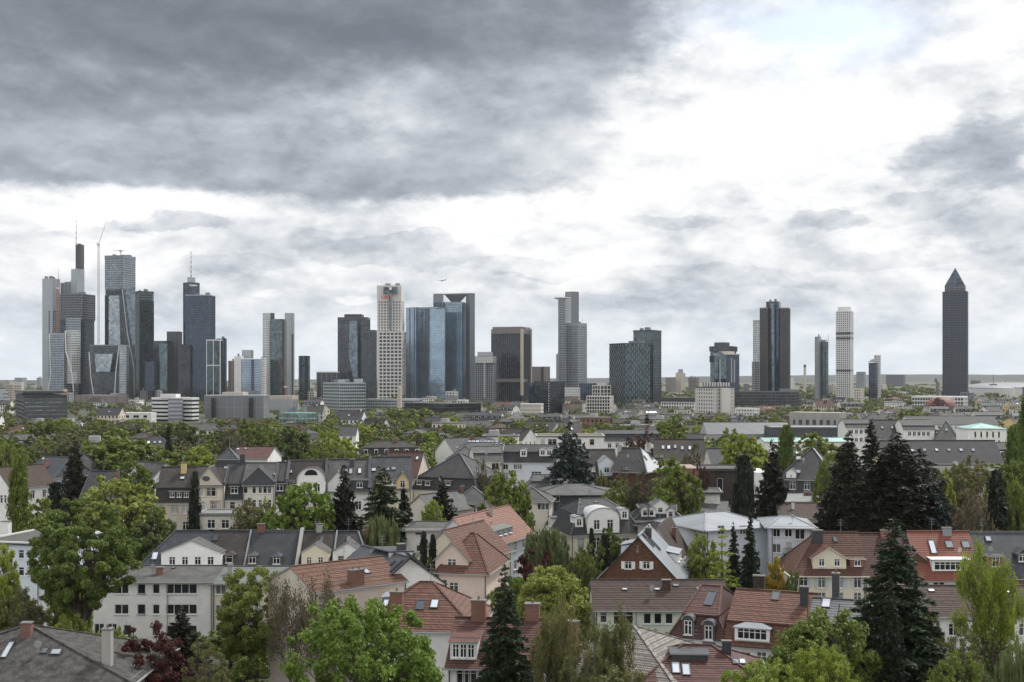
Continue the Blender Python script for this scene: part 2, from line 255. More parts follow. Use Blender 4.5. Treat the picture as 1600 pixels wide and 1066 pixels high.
class MB:
    def __init__(s): s.v = []; s.f = []; s.m = []
    def poly(s, pts, m=0):
        if len(pts) < 3: return
        b = len(s.v); s.v.extend(pts); s.f.append(tuple(range(b, b + len(pts)))); s.m.append(m)
    def box(s, x0, x1, y0, y1, z0, z1, m=0):
        b = len(s.v)
        s.v.extend([(x0, y0, z0), (x1, y0, z0), (x1, y1, z0), (x0, y1, z0), (x0, y0, z1), (x1, y0, z1), (x1, y1, z1), (x0, y1, z1)])
        for q in ((0, 1, 5, 4), (1, 2, 6, 5), (2, 3, 7, 6), (3, 0, 4, 7), (4, 5, 6, 7), (3, 2, 1, 0)): s.f.append(tuple(b + k for k in q)); s.m.append(m)
    def prism(s, pts, z0, z1, m=0, top=None):
        n = len(pts); t = top or pts
        b = len(s.v); s.v.extend([(p[0], p[1], z0) for p in pts] + [(p[0], p[1], z1) for p in t])
        for i in range(n): j = (i + 1) % n; s.f.append((b + i, b + j, b + n + j, b + n + i)); s.m.append(m)
        s.f.append(tuple(range(b + n, b + 2 * n))); s.m.append(m); s.f.append(tuple(range(b + n - 1, b - 1, -1))); s.m.append(m)
    def ext(s, pts, d, m=0):      # planar polygon pushed along d into a solid
        q = [add(p, d) for p in pts]; n = len(pts); s.poly(pts, m); s.poly(q[::-1], m)
        for i in range(n): j = (i + 1) % n; s.poly([pts[j], pts[i], q[i], q[j]], m)
    def beam(s, a, b, w, h=None, m=0, up=(0, 0, 1)):
        h = h or w; d = nrm(sub(b, a)); x = cross(d, up)
        if sum(c * c for c in x) < 1e-6: x = cross(d, (1, 0, 0))
        x = nrm(x); u = cross(x, d); i = len(s.v)
        for p in (a, b):
            for (cx_, cz_) in ((-w / 2, -h / 2), (w / 2, -h / 2), (w / 2, h / 2), (-w / 2, h / 2)): s.v.append(add(add(p, x, cx_), u, cz_))
        for q in ((0, 1, 5, 4), (1, 2, 6, 5), (2, 3, 7, 6), (3, 0, 4, 7), (4, 5, 6, 7), (3, 2, 1, 0)): s.f.append(tuple(i + k for k in q)); s.m.append(m)
    def tube(s, a, b, r0, r1, n=6, m=0, caps=True):
        d = nrm(sub(b, a)); x = cross(d, (0, 0, 1))
        if sum(c * c for c in x) < 1e-6: x = (1, 0, 0)
        x = nrm(x); u = cross(x, d); i = len(s.v)
        for p, r in ((a, r0), (b, r1)):
            for k in range(n): t = 2 * math.pi * k / n; s.v.append(add(add(p, x, r * math.cos(t)), u, r * math.sin(t)))
        for k in range(n): j = (k + 1) % n; s.f.append((i + k, i + j, i + n + j, i + n + k)); s.m.append(m)
        if caps: s.f.append(tuple(range(i + n, i + 2 * n))); s.m.append(m); s.f.append(tuple(range(i + n - 1, i - 1, -1))); s.m.append(m)
    def mesh(s, name, mats):
        me = bpy.data.meshes.new(name); me.from_pydata(s.v, [], s.f)
        for k in (mats if isinstance(mats, (list, tuple)) else [mats]): me.materials.append(MATS[k])
        if isinstance(mats, (list, tuple)) and len(mats) > 1: me.polygons.foreach_set('material_index', s.m)
        me.update(); return me
    def obj(s, name, mats, parent=None, loc=(0, 0, 0), rz=0.0, kind=None):
        if not s.f: return None
        return link(name, s.mesh(name, mats), parent, loc, rz, kind)
def link(name, me, parent=None, loc=(0, 0, 0), rz=0.0, kind=None, scale=None):
    o = bpy.data.objects.new(name, me); COL.objects.link(o); o.parent = parent; o.location = loc; o.rotation_euler = (0, 0, rz)
    if scale: o.scale = scale
    if kind: o['kind'] = kind
    return o
THINGS = []
def thing(name, label, cat, loc=(0, 0, 0), rz=0.0, group=None):
    o = bpy.data.objects.new(name, None); COL.objects.link(o); o.location = loc; o.rotation_euler = (0, 0, rz); o.empty_display_size = .5
    o['label'] = label; o['category'] = cat
    if group: o['group'] = group
    THINGS.append(o); return o
def tag(o, label, cat, group=None):
    o['label'] = label; o['category'] = cat; THINGS.append(o)
    if group: o['group'] = group
    return o
# ------------------------------------------------------------------ windows (shared meshes)
WIN = {}
def window_meshes(w, h, cols=2, bars=1, frame='white_trim'):
    k = (round(w, 1), round(h, 1), cols, bars, frame)
    if k in WIN: return WIN[k]
    w, h = k[0], k[1]; f = MB(); t = .08
    f.box(-w / 2, -w / 2 + t, -.02, .07, 0, h); f.box(w / 2 - t, w / 2, -.02, .07, 0, h)
    f.box(-w / 2 + t, w / 2 - t, -.02, .07, 0, t); f.box(-w / 2 + t, w / 2 - t, -.02, .07, h - t, h)
    iw = (w - 2 * t) / cols
    for c in range(1, cols): x = -w / 2 + t + c * iw; f.box(x - .045, x + .045, -.015, .065, t, h - t)
    if bars:
        z = h * .68
        for c in range(cols): x = -w / 2 + t + c * iw; f.box(x + .045, x + iw - .045, -.01, .06, z - .03, z + .03)
    f.box(-w / 2 - .1, w / 2 + .1, -.26, -.021, -.09, -.005)
    p = MB(); p.box(-w / 2 + .04, w / 2 - .04, .03, .055, .03, h - .03)
    pm = [p.mesh('pane', 'pane_dark')]
    for q in ('pane_mid', 'pane_curtain'): m2 = pm[0].copy(); m2.materials[0] = MATS[q]; pm.append(m2)
    WIN[k] = (f.mesh('window', frame), pm); return WIN[k]
rw = random.Random(5)
def put_window(parent, loc, rz, w, h, cols=2, bars=1, frame='white_trim', deep=True, panes=None):
    fm, pm = window_meshes(w, h, cols, bars, frame)
    o = link('window', fm, parent, loc, rz)
    i = panes if panes is not None else rw.choices((0, 1, 2), (6, 3, 1.6))[0]
    if deep: link('pane', pm[i], o)
    return o
COMBO = {}
def put_window_one(parent, loc, rz, w, h, cols=2, bars=1, frame='white_trim'):   # frame and glass in one mesh: third level of a dormer
    k = (round(w, 1), round(h, 1), cols, bars, frame)
    if k not in COMBO:
        fm, pm = window_meshes(w, h, cols, bars, frame); mb = MB()
        for me, mi in ((fm, 0), (pm[0], 1)):
            b = len(mb.v); mb.v += [tuple(v.co) for v in me.vertices]
            for p in me.polygons: mb.f.append(tuple(b + q for q in p.vertices)); mb.m.append(mi)
        COMBO[k] = mb.mesh('window', [frame, 'pane_dark'])
    return link('window', COMBO[k], parent, loc, rz)
# ------------------------------------------------------------------ walls and roofs
def wall_face(mb, org, ux, outline, wins, depth=.16, m=0, mr=0):
    """outline: convex polygon in (u, z) of a wall through org along unit ux; wins: (u centre, z bottom, w, h) cut out with reveals going inward."""
    inn = (-ux[1], ux[0])
    def P(u, z, d=0.0): return (org[0] + ux[0] * u + inn[0] * d, org[1] + ux[1] * u + inn[1] * d, z)
    us = sorted({min(p[0] for p in outline), max(p[0] for p in outline)} | {round(w[0] + s * w[2] / 2, 4) for w in wins for s in (-1, 1)})
    for i in range(len(us) - 1):
        strip = clip(clip(outline, 0, us[i], True), 0, us[i + 1], False)
        if len(strip) < 3: continue
        um = (us[i] + us[i + 1]) / 2
        cuts = sorted((w[1], w[1] + w[3]) for w in wins if abs(w[0] - um) < w[2] / 2)
        z = -1e3
        for a, b in cuts + [(1e3, 1e3)]:
            if a > z:
                q = clip(clip(strip, 1, z, True), 1, a, False) if a < 1e3 else clip(strip, 1, z, True)
                mb.poly([P(*p) for p in q], m)
            z = max(z, b)
    for (u, z, w, h) in wins:
        a, b = u - w / 2, u + w / 2
        for (p, q) in (((a, z), (b, z)), ((b, z), (b, z + h)), ((b, z + h), (a, z + h)), ((a, z + h), (a, z))):
            mb.poly([P(*p), P(*q), P(*q, depth), P(*p, depth)], mr)
def slope(mb, poly, course=0.0, lip=.035, thick=.16, m=0, mf=1):
    """A roof plane as a slab; with course > 0 it is laid in overlapping courses with a real lip."""
    n = nrm(cross(sub(poly[1], poly[0]), sub(poly[2], poly[0])))
    if n[2] < 0: poly = poly[::-1]; n = tuple(-c for c in n)
    zs = [p[2] for p in poly]; z0, z1 = min(zs), max(zs); sn = math.sqrt(max(1e-6, 1 - n[2] ** 2))
    if course and (z1 - z0) > .5:
        k = max(2, int((z1 - z0) / (course * sn)))
        for i in range(k):
            a, b = z0 + (z1 - z0) * i / k, z0 + (z1 - z0) * (i + 1) / k
            q = clip(clip(poly, 2, a, True), 2, b, False)
            if len(q) < 3: continue
            q2 = [add(p, n, lip * (1 - (p[2] - a) / (b - a))) for p in q]
            mb.poly(q2, m)
            lo = [p for p in q if abs(p[2] - a) < 1e-5]
            if len(lo) >= 2:
                p, r = lo[0], lo[-1]; mb.poly([p, r, add(r, n, lip), add(p, n, lip)], m)
    else: mb.poly(poly, m)
    dn = tuple(-c * thick for c in n); q = [add(p, dn) for p in poly]; mb.poly(q[::-1], mf)
    k = len(poly)
    for i in range(k): j = (i + 1) % k; mb.poly([poly[j], poly[i], q[i], q[j]], mf)
def plane_of(poly):
    n = nrm(cross(sub(poly[1], poly[0]), sub(poly[2], poly[0])))
    if n[2] < 0: n = tuple(-c for c in n)
    return poly[0], n
OCC = []
class House:
    """Local frame: x along the front, y into the house (front at -W/2), z up from the ground."""
    def __init__(s, name, label, cat, xl, xr, D, W, ye, yr, roof, wall='stucco_white', rm='slate_dark', rot=0, ov=.45, course=0.0, trim='white_trim',
                 wm=None, gz=None, ym=None, inset=1.6, ridge=None, base=None, fascia='grey_trim', group=None, Dr=None, gut=True, deep=True, kind=None, gw=None, wallpoly=None, cornice=True):
        s.rot = R(rot); c, sn = math.cos(s.rot), math.sin(s.rot); s.D = D; s.wallm = wall; s.rm = rm; s.trim = trim; s.deep = deep; s.course = course
        if wm is not None:   # width in metres about the pixel centre
            xc = WX((xl + xr) / 2, D); s.L = wm
        else:
            xc = None
            t0, t1 = (xl - CX) / F, (xr - CX) / F; xm = WX((xl + xr) / 2, D)
            u0 = (t0 * D - xm) / (c - t0 * sn); u1 = (t1 * D - xm) / (c - t1 * sn); s.L = u1 - u0; xc = xm + c * (u0 + u1) / 2
            s.Dm = D + sn * (u0 + u1) / 2
        yc = D if wm is not None else s.Dm
        s.F0 = (xc, yc); s.W = W
        cx_, cy_ = xc - sn * W / 2, yc + c * W / 2; s.c = (cx_, cy_)
        OCC.append((cx_, cy_, math.hypot(s.L, W) / 2 * .85))
        s.ze = ZH(ye, yc) if ye is not None else base
        s.root = thing(name, label, cat, (cx_, cy_, 0), s.rot, group)
        L, ze = s.L, s.ze; hx, hy = L / 2, W / 2
        Dr_ = Dr or (yc + W / 2 * c)
        if gz is not None: zr = gz
        elif yr is None: zr = s.ze or 3.0; s.ze = zr
        else: zr = ZH(yr, Dr_)
        s.zr = zr; s.S = {}; s.wins = {'f': [], 'r': [], 'b': [], 'l': []}; s.kind = roof; s.ridges = []
        mans = roof in ('mansard', 'mansard_hip'); s.zm = None
        fh = rect = [(0, -.5), (L, -.5), (L, ze), (0, ze)]
        s.out = {'f': [(0, -.5), (L, -.5), (L, ze), (0, ze)], 'b': [(0, -.5), (L, -.5), (L, ze), (0, ze)], 'l': [(0, -.5), (W, -.5), (W, ze), (0, ze)], 'r': [(0, -.5), (W, -.5), (W, ze), (0, ze)]}
        if roof == 'gable':
            t = (zr - ze) / hy; o = ov; g = ov * .6; lo = ze - o * t
            s.S['f'] = [(-hx - g, -hy - o, lo), (hx + g, -hy - o, lo), (hx + g, 0, zr), (-hx - g, 0, zr)]
            s.S['b'] = [(hx + g, hy + o, lo), (-hx - g, hy + o, lo), (-hx - g, 0, zr), (hx + g, 0, zr)]
            for k in 'lr': s.out[k] = [(0, -.5), (W, -.5), (W, ze), (hy, zr - .05), (0, ze)]
            s.ridges = [((-hx - g, 0, zr), (hx + g, 0, zr))]
        elif roof == 'gabley':
            t = (zr - ze) / hx; o = ov; g = ov * .6; lo = ze - o * t
            s.S['l'] = [(-hx - o, hy + g, lo), (-hx - o, -hy - g, lo), (0, -hy - g, zr), (0, hy + g, zr)]
            s.S['r'] = [(hx + o, -hy - g, lo), (hx + o, hy + g, lo), (0, hy + g, zr), (0, -hy - g, zr)]
            for k in 'fb': s.out[k] = [(0, -.5), (L, -.5), (L, ze), (hx, zr - .05), (0, ze)]
            s.ridges = [((0, -hy - g, zr), (0, hy + g, zr))]
        elif roof in ('hip', 'hipl', 'hipr'):
            rl = (L - W) / 2 if ridge is None else ridge / 2
            o = ov; t = (zr - ze) / (hy + o) ; tz = ze - .25
            X0, X1, Y0, Y1 = -hx - o, hx + o, -hy - o, hy + o
            if rl < 0 and ridge is None: rl = 0
            a, b = (-rl, 0, zr), (rl, 0, zr)
            if roof == 'hipl': b = (X1, 0, zr); a = (X0 + min(hy, L * .5), 0, zr)
            if roof == 'hipr': a = (X0, 0, zr); b = (X1 - min(hy, L * .5), 0, zr)
            s.S['f'] = [(X0, Y0, tz), (X1, Y0, tz), b, a] if a != b else [(X0, Y0, tz), (X1, Y0, tz), a]
            s.S['b'] = [(X1, Y1, tz), (X0, Y1, tz), a, b] if a != b else [(X1, Y1, tz), (X0, Y1, tz), a]
            if roof != 'hipr': s.S['l'] = [(X0, Y1, tz), (X0, Y0, tz), a]
            else: s.out['l'] = [(0, -.5), (W, -.5), (W, ze), (hy, zr - .05), (0, ze)]
            if roof != 'hipl': s.S['r'] = [(X1, Y0, tz), (X1, Y1, tz), b]
            else: s.out['r'] = [(0, -.5), (W, -.5), (W, ze), (hy, zr - .05), (0, ze)]
            s.ridges = [(a, b)] if a != b else []
            if roof != 'hipr': s.ridges += [((X0, Y0, tz), a), ((X0, Y1, tz), a)]
            if roof != 'hipl': s.ridges += [((X1, Y0, tz), b), ((X1, Y1, tz), b)]
        elif mans:
            zm = ZH(ym, yc + inset * c) if ym else ze + 2.6
            s.zm = zm; i = inset; o = ov * .6; tz = ze - .1
            X0, X1, Y0, Y1 = -hx - o, hx + o, -hy - o, hy + o
            hip = roof == 'mansard_hip'; ix = i if hip else -o
            a0, a1, b0, b1 = -hx + ix, hx - ix, -hy + i, hy - i
            s.S['f'] = [(X0, Y0, tz), (X1, Y0, tz), (a1, b0, zm), (a0, b0, zm)]; s.S['b'] = [(X1, Y1, tz), (X0, Y1, tz), (a0, b1, zm), (a1, b1, zm)]
            e = .18
            if hip:
                s.S['l'] = [(X0, Y1, tz), (X0, Y0, tz), (a0, b0, zm), (a0, b1, zm)]; s.S['r'] = [(X1, Y0, tz), (X1, Y1, tz), (a1, b1, zm), (a1, b0, zm)]
                rl = max(0, (a1 - a0 - (b1 - b0)) / 2) if ridge is None else ridge / 2
                p, q = (-rl, 0, zr), (rl, 0, zr); A = [(a0 - e, b0 - e, zm), (a1 + e, b0 - e, zm), (a1 + e, b1 + e, zm), (a0 - e, b1 + e, zm)]
                s.S['uf'] = [A[0], A[1], q, p] if rl > 0 else [A[0], A[1], p]; s.S['ub'] = [A[2], A[3], p, q] if rl > 0 else [A[2], A[3], p]
                s.S['ul'] = [A[3], A[0], p]; s.S['ur'] = [A[1], A[2], q]
                s.ridges = [(A[0], p), (A[3], p), (A[1], q), (A[2], q)] + ([(p, q)] if rl > 0 else []) + [((X0, Y0, tz), (a0, b0, zm)), ((X1, Y0, tz), (a1, b0, zm))]
            else:
                s.S['uf'] = [(X0, b0 - e, zm), (X1, b0 - e, zm), (X1, 0, zr), (X0, 0, zr)]; s.S['ub'] = [(X1, b1 + e, zm), (X0, b1 + e, zm), (X0, 0, zr), (X1, 0, zr)]
                for k in 'lr': s.out[k] = [(0, -.5), (W, -.5), (W, ze), (W - i, zm - .05), (hy, zr - .08), (i, zm - .05), (0, ze)]
                s.ridges = [((X0, 0, zr), (X1, 0, zr))]
        elif roof == 'flat':
            o = ov; s.flat = [(-hx - o, -hy - o), (hx + o, -hy - o), (hx + o, hy + o), (-hx - o, hy + o)]
        elif roof == 'mono':
            o = ov; s.S['f'] = [(-hx - o, -hy - o, ze), (hx + o, -hy - o, ze), (hx + o, hy + o, zr), (-hx - o, hy + o, zr)]
            s.out['b'] = [(0, -.5), (L, -.5), (L, zr), (0, zr)]; s.out['l'] = [(0, -.5), (W, -.5), (W, ze), (0, zr)]; s.out['r'] = [(0, -.5), (W, -.5), (W, zr), (0, ze)]
        s.fascia = fascia; s.ov = ov; s.gut = gut; s.cornice = cornice
    # faces: origin corner and direction, seen from outside left to right
    def face(s, k):
        hx, hy = s.L / 2, s.W / 2
        return {'f': ((-hx, -hy), (1, 0), 0.0), 'r': ((hx, -hy), (0, 1), R(90)), 'b': ((hx, hy), (-1, 0), R(180)), 'l': ((-hx, hy), (0, -1), R(-90))}[k]
    def loc(s, p):
        c, n = math.cos(s.rot), math.sin(s.rot); x, y = p[0] - s.c[0], p[1] - s.c[1]
        return (x * c + y * n, -x * n + y * c, p[2])
    def ray(s, x, y, p0, n):
        o = s.loc((0, 0, CH)); e = s.loc((x - CX, F, CH - (y - HY))); d = sub(e, o)
        t = sum((p0[i] - o[i]) * n[i] for i in range(3)) / sum(d[i] * n[i] for i in range(3)); return add(o, d, t)
    def on(s, k, x, y): return s.keep(s.ray(x, y, *plane_of(s.S[k])), k)
    def keep(s, p, k):
        if abs(p[0]) < s.L / 2 + 1.5 and abs(p[1]) < s.W / 2 + 1.5: return p
        q = s.S[k]; return tuple(sum(v[i] for v in q) / len(q) for i in range(3))
    def win(s, y, xs, w=1.1, h=1.5, cols=2, bars=1, k='f', frame=None, shut=None, surround=None, panes=None):
        """windows seen at photo row y (their centre) and columns xs on wall k"""
        org, ux, rz = s.face(k); n = (ux[1], -ux[0], 0)
        for x in (xs if isinstance(xs, (list, tuple)) else [xs]):
            p = s.ray(x, y, (org[0], org[1], 0), n); u = (p[0] - org[0]) * ux[0] + (p[1] - org[1]) * ux[1]
            s.wins[k].append((u, p[2] - h / 2, w, h, cols, bars, frame, shut, surround, panes))
        return s
    def grid(s, k, nx, zs, w=1.1, h=1.5, cols=2, bars=1, m=.12, frame=None, shut=None, surround=None):
        Lk = s.L if k in 'fb' else s.W
        for z in zs:
            for i in range(nx):
                s.wins[k].append((Lk * (m + (1 - 2 * m) * ((i + .5) / nx)), z, w, h, cols, bars, frame, shut, surround, None))
        return s
    def build(s):
        mb = MB()
        for k in 'frbl':
            org, ux, rz = s.face(k)
            ws = []
            Lk = s.L if k in 'fb' else s.W
            for q in s.wins[k]:
                w_, h_ = round(q[2], 1), round(q[3], 1)
                if w_ / 2 + .05 < q[0] < Lk - w_ / 2 - .05: ws.append((q[0], q[1], w_, h_) + tuple(q[4:]))
            s.wins[k] = ws
            wall_face(mb, org, ux, s.out[k], [q[:4] for q in ws])
            sm = MB(); gm = MB()
            for (u, z, w, h, cols, bars, frame, shut, sur, panes) in ws:
                inn = (-ux[1], ux[0]); d = .1
                P = (org[0] + ux[0] * u + inn[0] * d, org[1] + ux[1] * u + inn[1] * d, z)
                put_window(s.root, P, rz, w, h, cols, bars, frame or 'white_trim', s.deep, panes)
                if shut:
                    for sg in (-1, 1):
                        uu = u + sg * (w / 2 + w * .26); key = ('shutter', w, h, shut)
                        if key not in WIN:
                            t = MB(); sw = w * .24; t.box(-sw, sw, -.05, -.003, 0, h)
                            for j in range(int(h / .12)): t.box(-sw + .05, sw - .05, -.065, -.051, .06 + j * .12, .12 + j * .12)
                            WIN[key] = t.mesh('shutter', shut)
                        link('shutter', WIN[key], s.root, (org[0] + ux[0] * uu, org[1] + ux[1] * uu, z), rz)
                if sur:
                    key = ('surround', w, h, sur)
                    if key not in WIN:
                        t = MB()
                        for sg in (-1, 1): a, b = sorted((sg * (w / 2 + .003), sg * (w / 2 + .16))); t.box(a, b, -.06, .0, -.003, h)
                        t.box(-w / 2 - .2, w / 2 + .2, -.09, 0, h + .002, h + .2); WIN[key] = t.mesh('surround', sur)
                    link('surround', WIN[key], s.root, (org[0] + ux[0] * u, org[1] + ux[1] * u, z), rz)
        s.wall = mb.obj('wall', s.wallm, s.root)
        if s.deep and s.D < 330 and s.kind != 'flat':
            rd = random.Random(int(abs(s.F0[0] * 91 + s.D * 7)))
            for sg in (-1, 1): m = MB(); m.tube((sg * (s.L / 2 - .15), -s.W / 2 - .12, 0), (sg * (s.L / 2 - .15), -s.W / 2 - .12, s.ze - .3), .06, .06, 6); m.obj('downpipe', 'zinc_dark', s.root)
            if rd.random() < .65:
                m = MB(); x = rd.uniform(-.3, .3) * s.L * (.3 if s.kind in ('hip', 'mansard_hip') else 1); y = rd.uniform(-.2, .3); z = s.zr - .4; m.tube((x, y, z), (x, y, z + 2.6), .035, .025, 5)
                for q in (1.5, 1.9, 2.3): m.beam((x - .5, y, z + q), (x + .5, y, z + q), .03)
                m.obj('aerial', 'zinc', s.root)
            if rd.random() < .4 and 'f' in s.S:
                n_ = 12; m = MB(); p = s.S['f']; c0 = [sum(v[i] for v in p) / len(p) for i in range(3)]; x = c0[0] + rd.uniform(-.25, .25) * s.L; rr = [(.38 * math.cos(6.2832 * i / n_), .38 * math.sin(6.2832 * i / n_)) for i in range(n_)]
                m.ext([(a, -.12 - b * .3, b) for a, b in rr], (0, .04, .01)); m.beam((0, 0, 0), (0, .3, -.9), .05); m.obj('satellite_dish', 'stucco_grey', s.root, (x, c0[1] - .3, c0[2] + 1.0), rd.uniform(-.5, .5))
        t = s.fascia
        if s.kind == 'flat':
            r = MB(); r.prism(s.flat, s.ze + .002, s.ze + .3, 0); x0, y0 = s.flat[0]; x1, y1 = s.flat[2]
            for (a, b, c, d) in ((x0, x1, y0, y0 + .25), (x0, x1, y1 - .25, y1), (x0, x0 + .25, y0 + .25, y1 - .25), (x1 - .25, x1, y0 + .25, y1 - .25)): r.box(a, b, c, d, s.ze + .302, s.ze + .55, 1)
            s.roof = r.obj('roof', [s.rm, t], s.root); s.zr = s.ze + .3
        else:
            r = MB()
            for k, p in s.S.items(): slope(r, p, s.course, m=0, mf=1)
            s.roof = r.obj('roof', [s.rm, t], s.root)
            c = MB()
            for a, b in s.ridges: c.beam(add(a, (0, 0, .04)), add(b, (0, 0, .04)), .28, .14)
            if s.kind == 'mansard_hip' or s.kind == 'mansard':
                p = s.S['uf']; c.beam(add(p[0], (0, -.06, -.04)), add(p[1], (0, -.06, -.04)), .16, .2)
            rid = c.obj('ridge_cap', s.rm if 'tile' in s.rm else ('zinc_dark' if 'slate' in s.rm or 'felt' in s.rm else s.rm), s.root)
            if s.gut:
                for k in ('f', 'b', 'l', 'r'):
                    if k in s.S:
                        g = MB(); p = s.S[k]; a, b = p[0], p[1]; d = nrm(sub(b, a)); o = (d[1] * .1, -d[0] * .1, -.1); g.beam(add(a, o), add(b, o), .16, .13)
                        g.obj('gutter', t, s.root)
        if s.cornice and s.kind not in ('flat', 'mono'):
            c = MB(); hx, hy = s.L / 2, s.W / 2; z0, z1 = s.ze - .55, s.ze - .3
            fk = s.S.keys()
            if 'f' in fk: c.box(-hx - .08, hx + .08, -hy - .09, -hy - .002, z0, z1)
            if 'r' in fk: c.box(hx + .002, hx + .09, -hy, hy, z0, z1)
            if 'l' in fk: c.box(-hx - .09, -hx - .002, -hy, hy, z0, z1)
            c.obj('cornice', s.trim, s.root)
        return s
    # ---- things on the roof
    def basis(s, k):
        p = s.S[k]; n = plane_of(p)[1]; u = nrm(sub(p[1], p[0])); v = nrm(cross(n, u)); return u, v, n
    def skylight(s, k, pts, w=.9, h=1.3, glass='roof_glass', frame='dark_trim', name='skylight'):
        u, v, n = s.basis(k); mt = Matrix((u, v, n)).transposed().to_4x4()
        for (x, y) in pts:
            p = s.on(k, x, y); key = (name, w, h, glass, frame)
            if key not in WIN:
                f = MB()
                for (a, b, c, d) in ((-w / 2, w / 2, -h / 2, -h / 2 + .1), (-w / 2, w / 2, h / 2 - .1, h / 2), (-w / 2, -w / 2 + .1, -h / 2 + .1, h / 2 - .1), (w / 2 - .1, w / 2, -h / 2 + .1, h / 2 - .1)): f.box(a, b, c, d, -.05, .16)
                g = MB(); g.box(-w / 2 + .08, w / 2 - .08, -h / 2 + .08, h / 2 - .08, .0, .11); WIN[key] = (f.mesh(name, frame), g.mesh('pane', glass))
            o = link(name, WIN[key][0], s.root); o.matrix_local = Matrix.Translation(p) @ mt
            link('pane', WIN[key][1], o)
        return s
    def chimney(s, x, y, w=.9, d=.6, h=1.6, mat='brick', k=None, pots=2, cap='concrete_dark'):
        """x, y: photo position of its foot on slope k"""
        k = k or ('uf' if 'uf' in s.S else ('f' if 'f' in s.S else next(iter(s.S), None)))
        p = s.on(k, x, y) if s.S else s.ray(x, y, (0, 0, s.zr), (0, 0, 1))
        c = MB(); c.box(-w / 2, w / 2, -d / 2, d / 2, -1.2, h, 0); c.box(-w / 2 - .08, w / 2 + .08, -d / 2 - .08, d / 2 + .08, h + .001, h + .14, 1)
        o = c.obj('chimney', [mat, cap], s.root, p)
        if pots:
            q = MB()
            for i in range(pots): xx = w * ((i + .5) / pots - .5); q.tube((xx, 0, h + .14), (xx, 0, h + .5), .12, .1, 8)
            q.obj('chimney_pot', 'brick', o)
        return s
    def dormer(s, k, pts, w=1.3, h=1.6, kind='gable', wall=None, rm=None, win=(1.0, 1.2, 2), flush=None, rise=None, frame='white_trim', ov=.18, nwin=1, gap=None, winz=.25, zb=None):
        """k: slope it stands on; pts: photo positions of the foot of its front"""
        rot = {'f': 0, 'r': R(90), 'b': R(180), 'l': R(-90)}[k[-1]]; half = s.W / 2 if k[-1] in 'fb' else s.L / 2
        p0, n = plane_of(s.S[k])
        for (x, y) in pts:
            if flush is not None:
                org, ux, rz = s.face(k[-1]); q = s.ray(x, y, (org[0] - (-ux[1]) * flush, org[1] - ux[0] * flush, 0), (ux[1], -ux[0], 0))
            else: q = s.ray(x, y, p0, n)
            q = s.keep(q, k)
            if zb is not None: q = (q[0], q[1], zb)
            inn = (-math.sin(rot), math.cos(rot)); u = (math.cos(rot), math.sin(rot))
            tan = max(.15, math.sqrt(1 - n[2] ** 2) / n[2]); rs = rise if rise is not None else {'gable': w * .38, 'flat': .12, 'arch': w * .22, 'shed': .1, 'hip': w * .3}[kind]
            # depth back until the slope has risen above the dormer
            zs = lambda dd: p0[2] - ((q[0] + inn[0] * dd - p0[0]) * n[0] + (q[1] + inn[1] * dd - p0[1]) * n[1]) / n[2]
            dep = 0.3
            while dep < half and zs(dep) < q[2] + h + (rs if kind in ('gable', 'arch', 'hip') else rs) + .05: dep += .1
            dep += .25
            if 'u' + k[-1] in s.S and dep > 1.2 and kind in ('gable', 'arch', 'hip'): dep = min(half * .95, dep + 1.6)
            W2 = w / 2; mb = MB(); mw = 0
            out = [(0, -.6), (w, -.6), (w, h), (0, h)]
            if kind in ('gable',): out = [(0, -.6), (w, -.6), (w, h), (W2, h + rs - .04), (0, h)]
            if kind == 'arch': out = [(0, -.6), (w, -.6), (w, h)] + [(W2 + W2 * math.cos(t), h + rs * math.sin(t)) for t in [math.pi * i / 10 for i in range(1, 10)]] + [(0, h)]
            ww, wh, wc = win; ws = []
            if ww:
                gp = gap or (w / nwin)
                for i in range(nwin): ws.append((W2 + (i - (nwin - 1) / 2) * gp, winz, round(ww, 1), round(wh, 1)))
            wall_face(mb, (-W2, 0), (1, 0), out, ws, .1)
            mb.poly([(-W2, 0, -.6), (-W2, 0, h), (-W2, dep, h), (-W2, dep, -.6)][::-1]); mb.poly([(W2, 0, -.6), (W2, 0, h), (W2, dep, h), (W2, dep, -.6)])
            wallm = wall or s.wallm; rmat = rm or s.rm
            o = mb.obj('dormer', wallm, s.root, q, rot)
            r = MB(); g = ov
            if kind == 'gable':
                t = rs / W2
                for sg in (-1, 1):
                    pl = [(sg * (W2 + g), -g, h - g * t), (sg * (W2 + g), dep, h - g * t), (0, dep, h + rs), (0, -g, h + rs)]; slope(r, pl if sg > 0 else pl[::-1], s.course, thick=.1)
            elif kind == 'arch':
                A = [(-(W2 + g) * math.cos(t), h + (rs + g * .5) * math.sin(t)) for t in [math.pi * i / 12 for i in range(13)]]
                B = [(-W2 * math.cos(t), h + rs * math.sin(t) - .01) for t in [math.pi * i / 12 for i in range(13)]]
                for i in range(12):
                    a, b, c, d = A[i], A[i + 1], B[i], B[i + 1]
                    r.poly([(a[0], -g, a[1]), (b[0], -g, b[1]), (b[0], dep, b[1]), (a[0], dep, a[1])]); r.poly([(c[0], -g, c[1]), (d[0], -g, d[1]), (b[0], -g, b[1]), (a[0], -g, a[1])], 1)
            elif kind == 'hip':
                t = [(-W2 - g, -g, h), (W2 + g, -g, h), (W2 + g, dep, h), (-W2 - g, dep, h)]; a, b = (0, min(W2, dep * .6), h + rs), (0, dep, h + rs)
                slope(r, [t[0], t[1], a], 0, thick=.08); slope(r, [t[1], t[2], b, a], 0, thick=.08); slope(r, [t[3], t[0], a, b], 0, thick=.08)
            else:
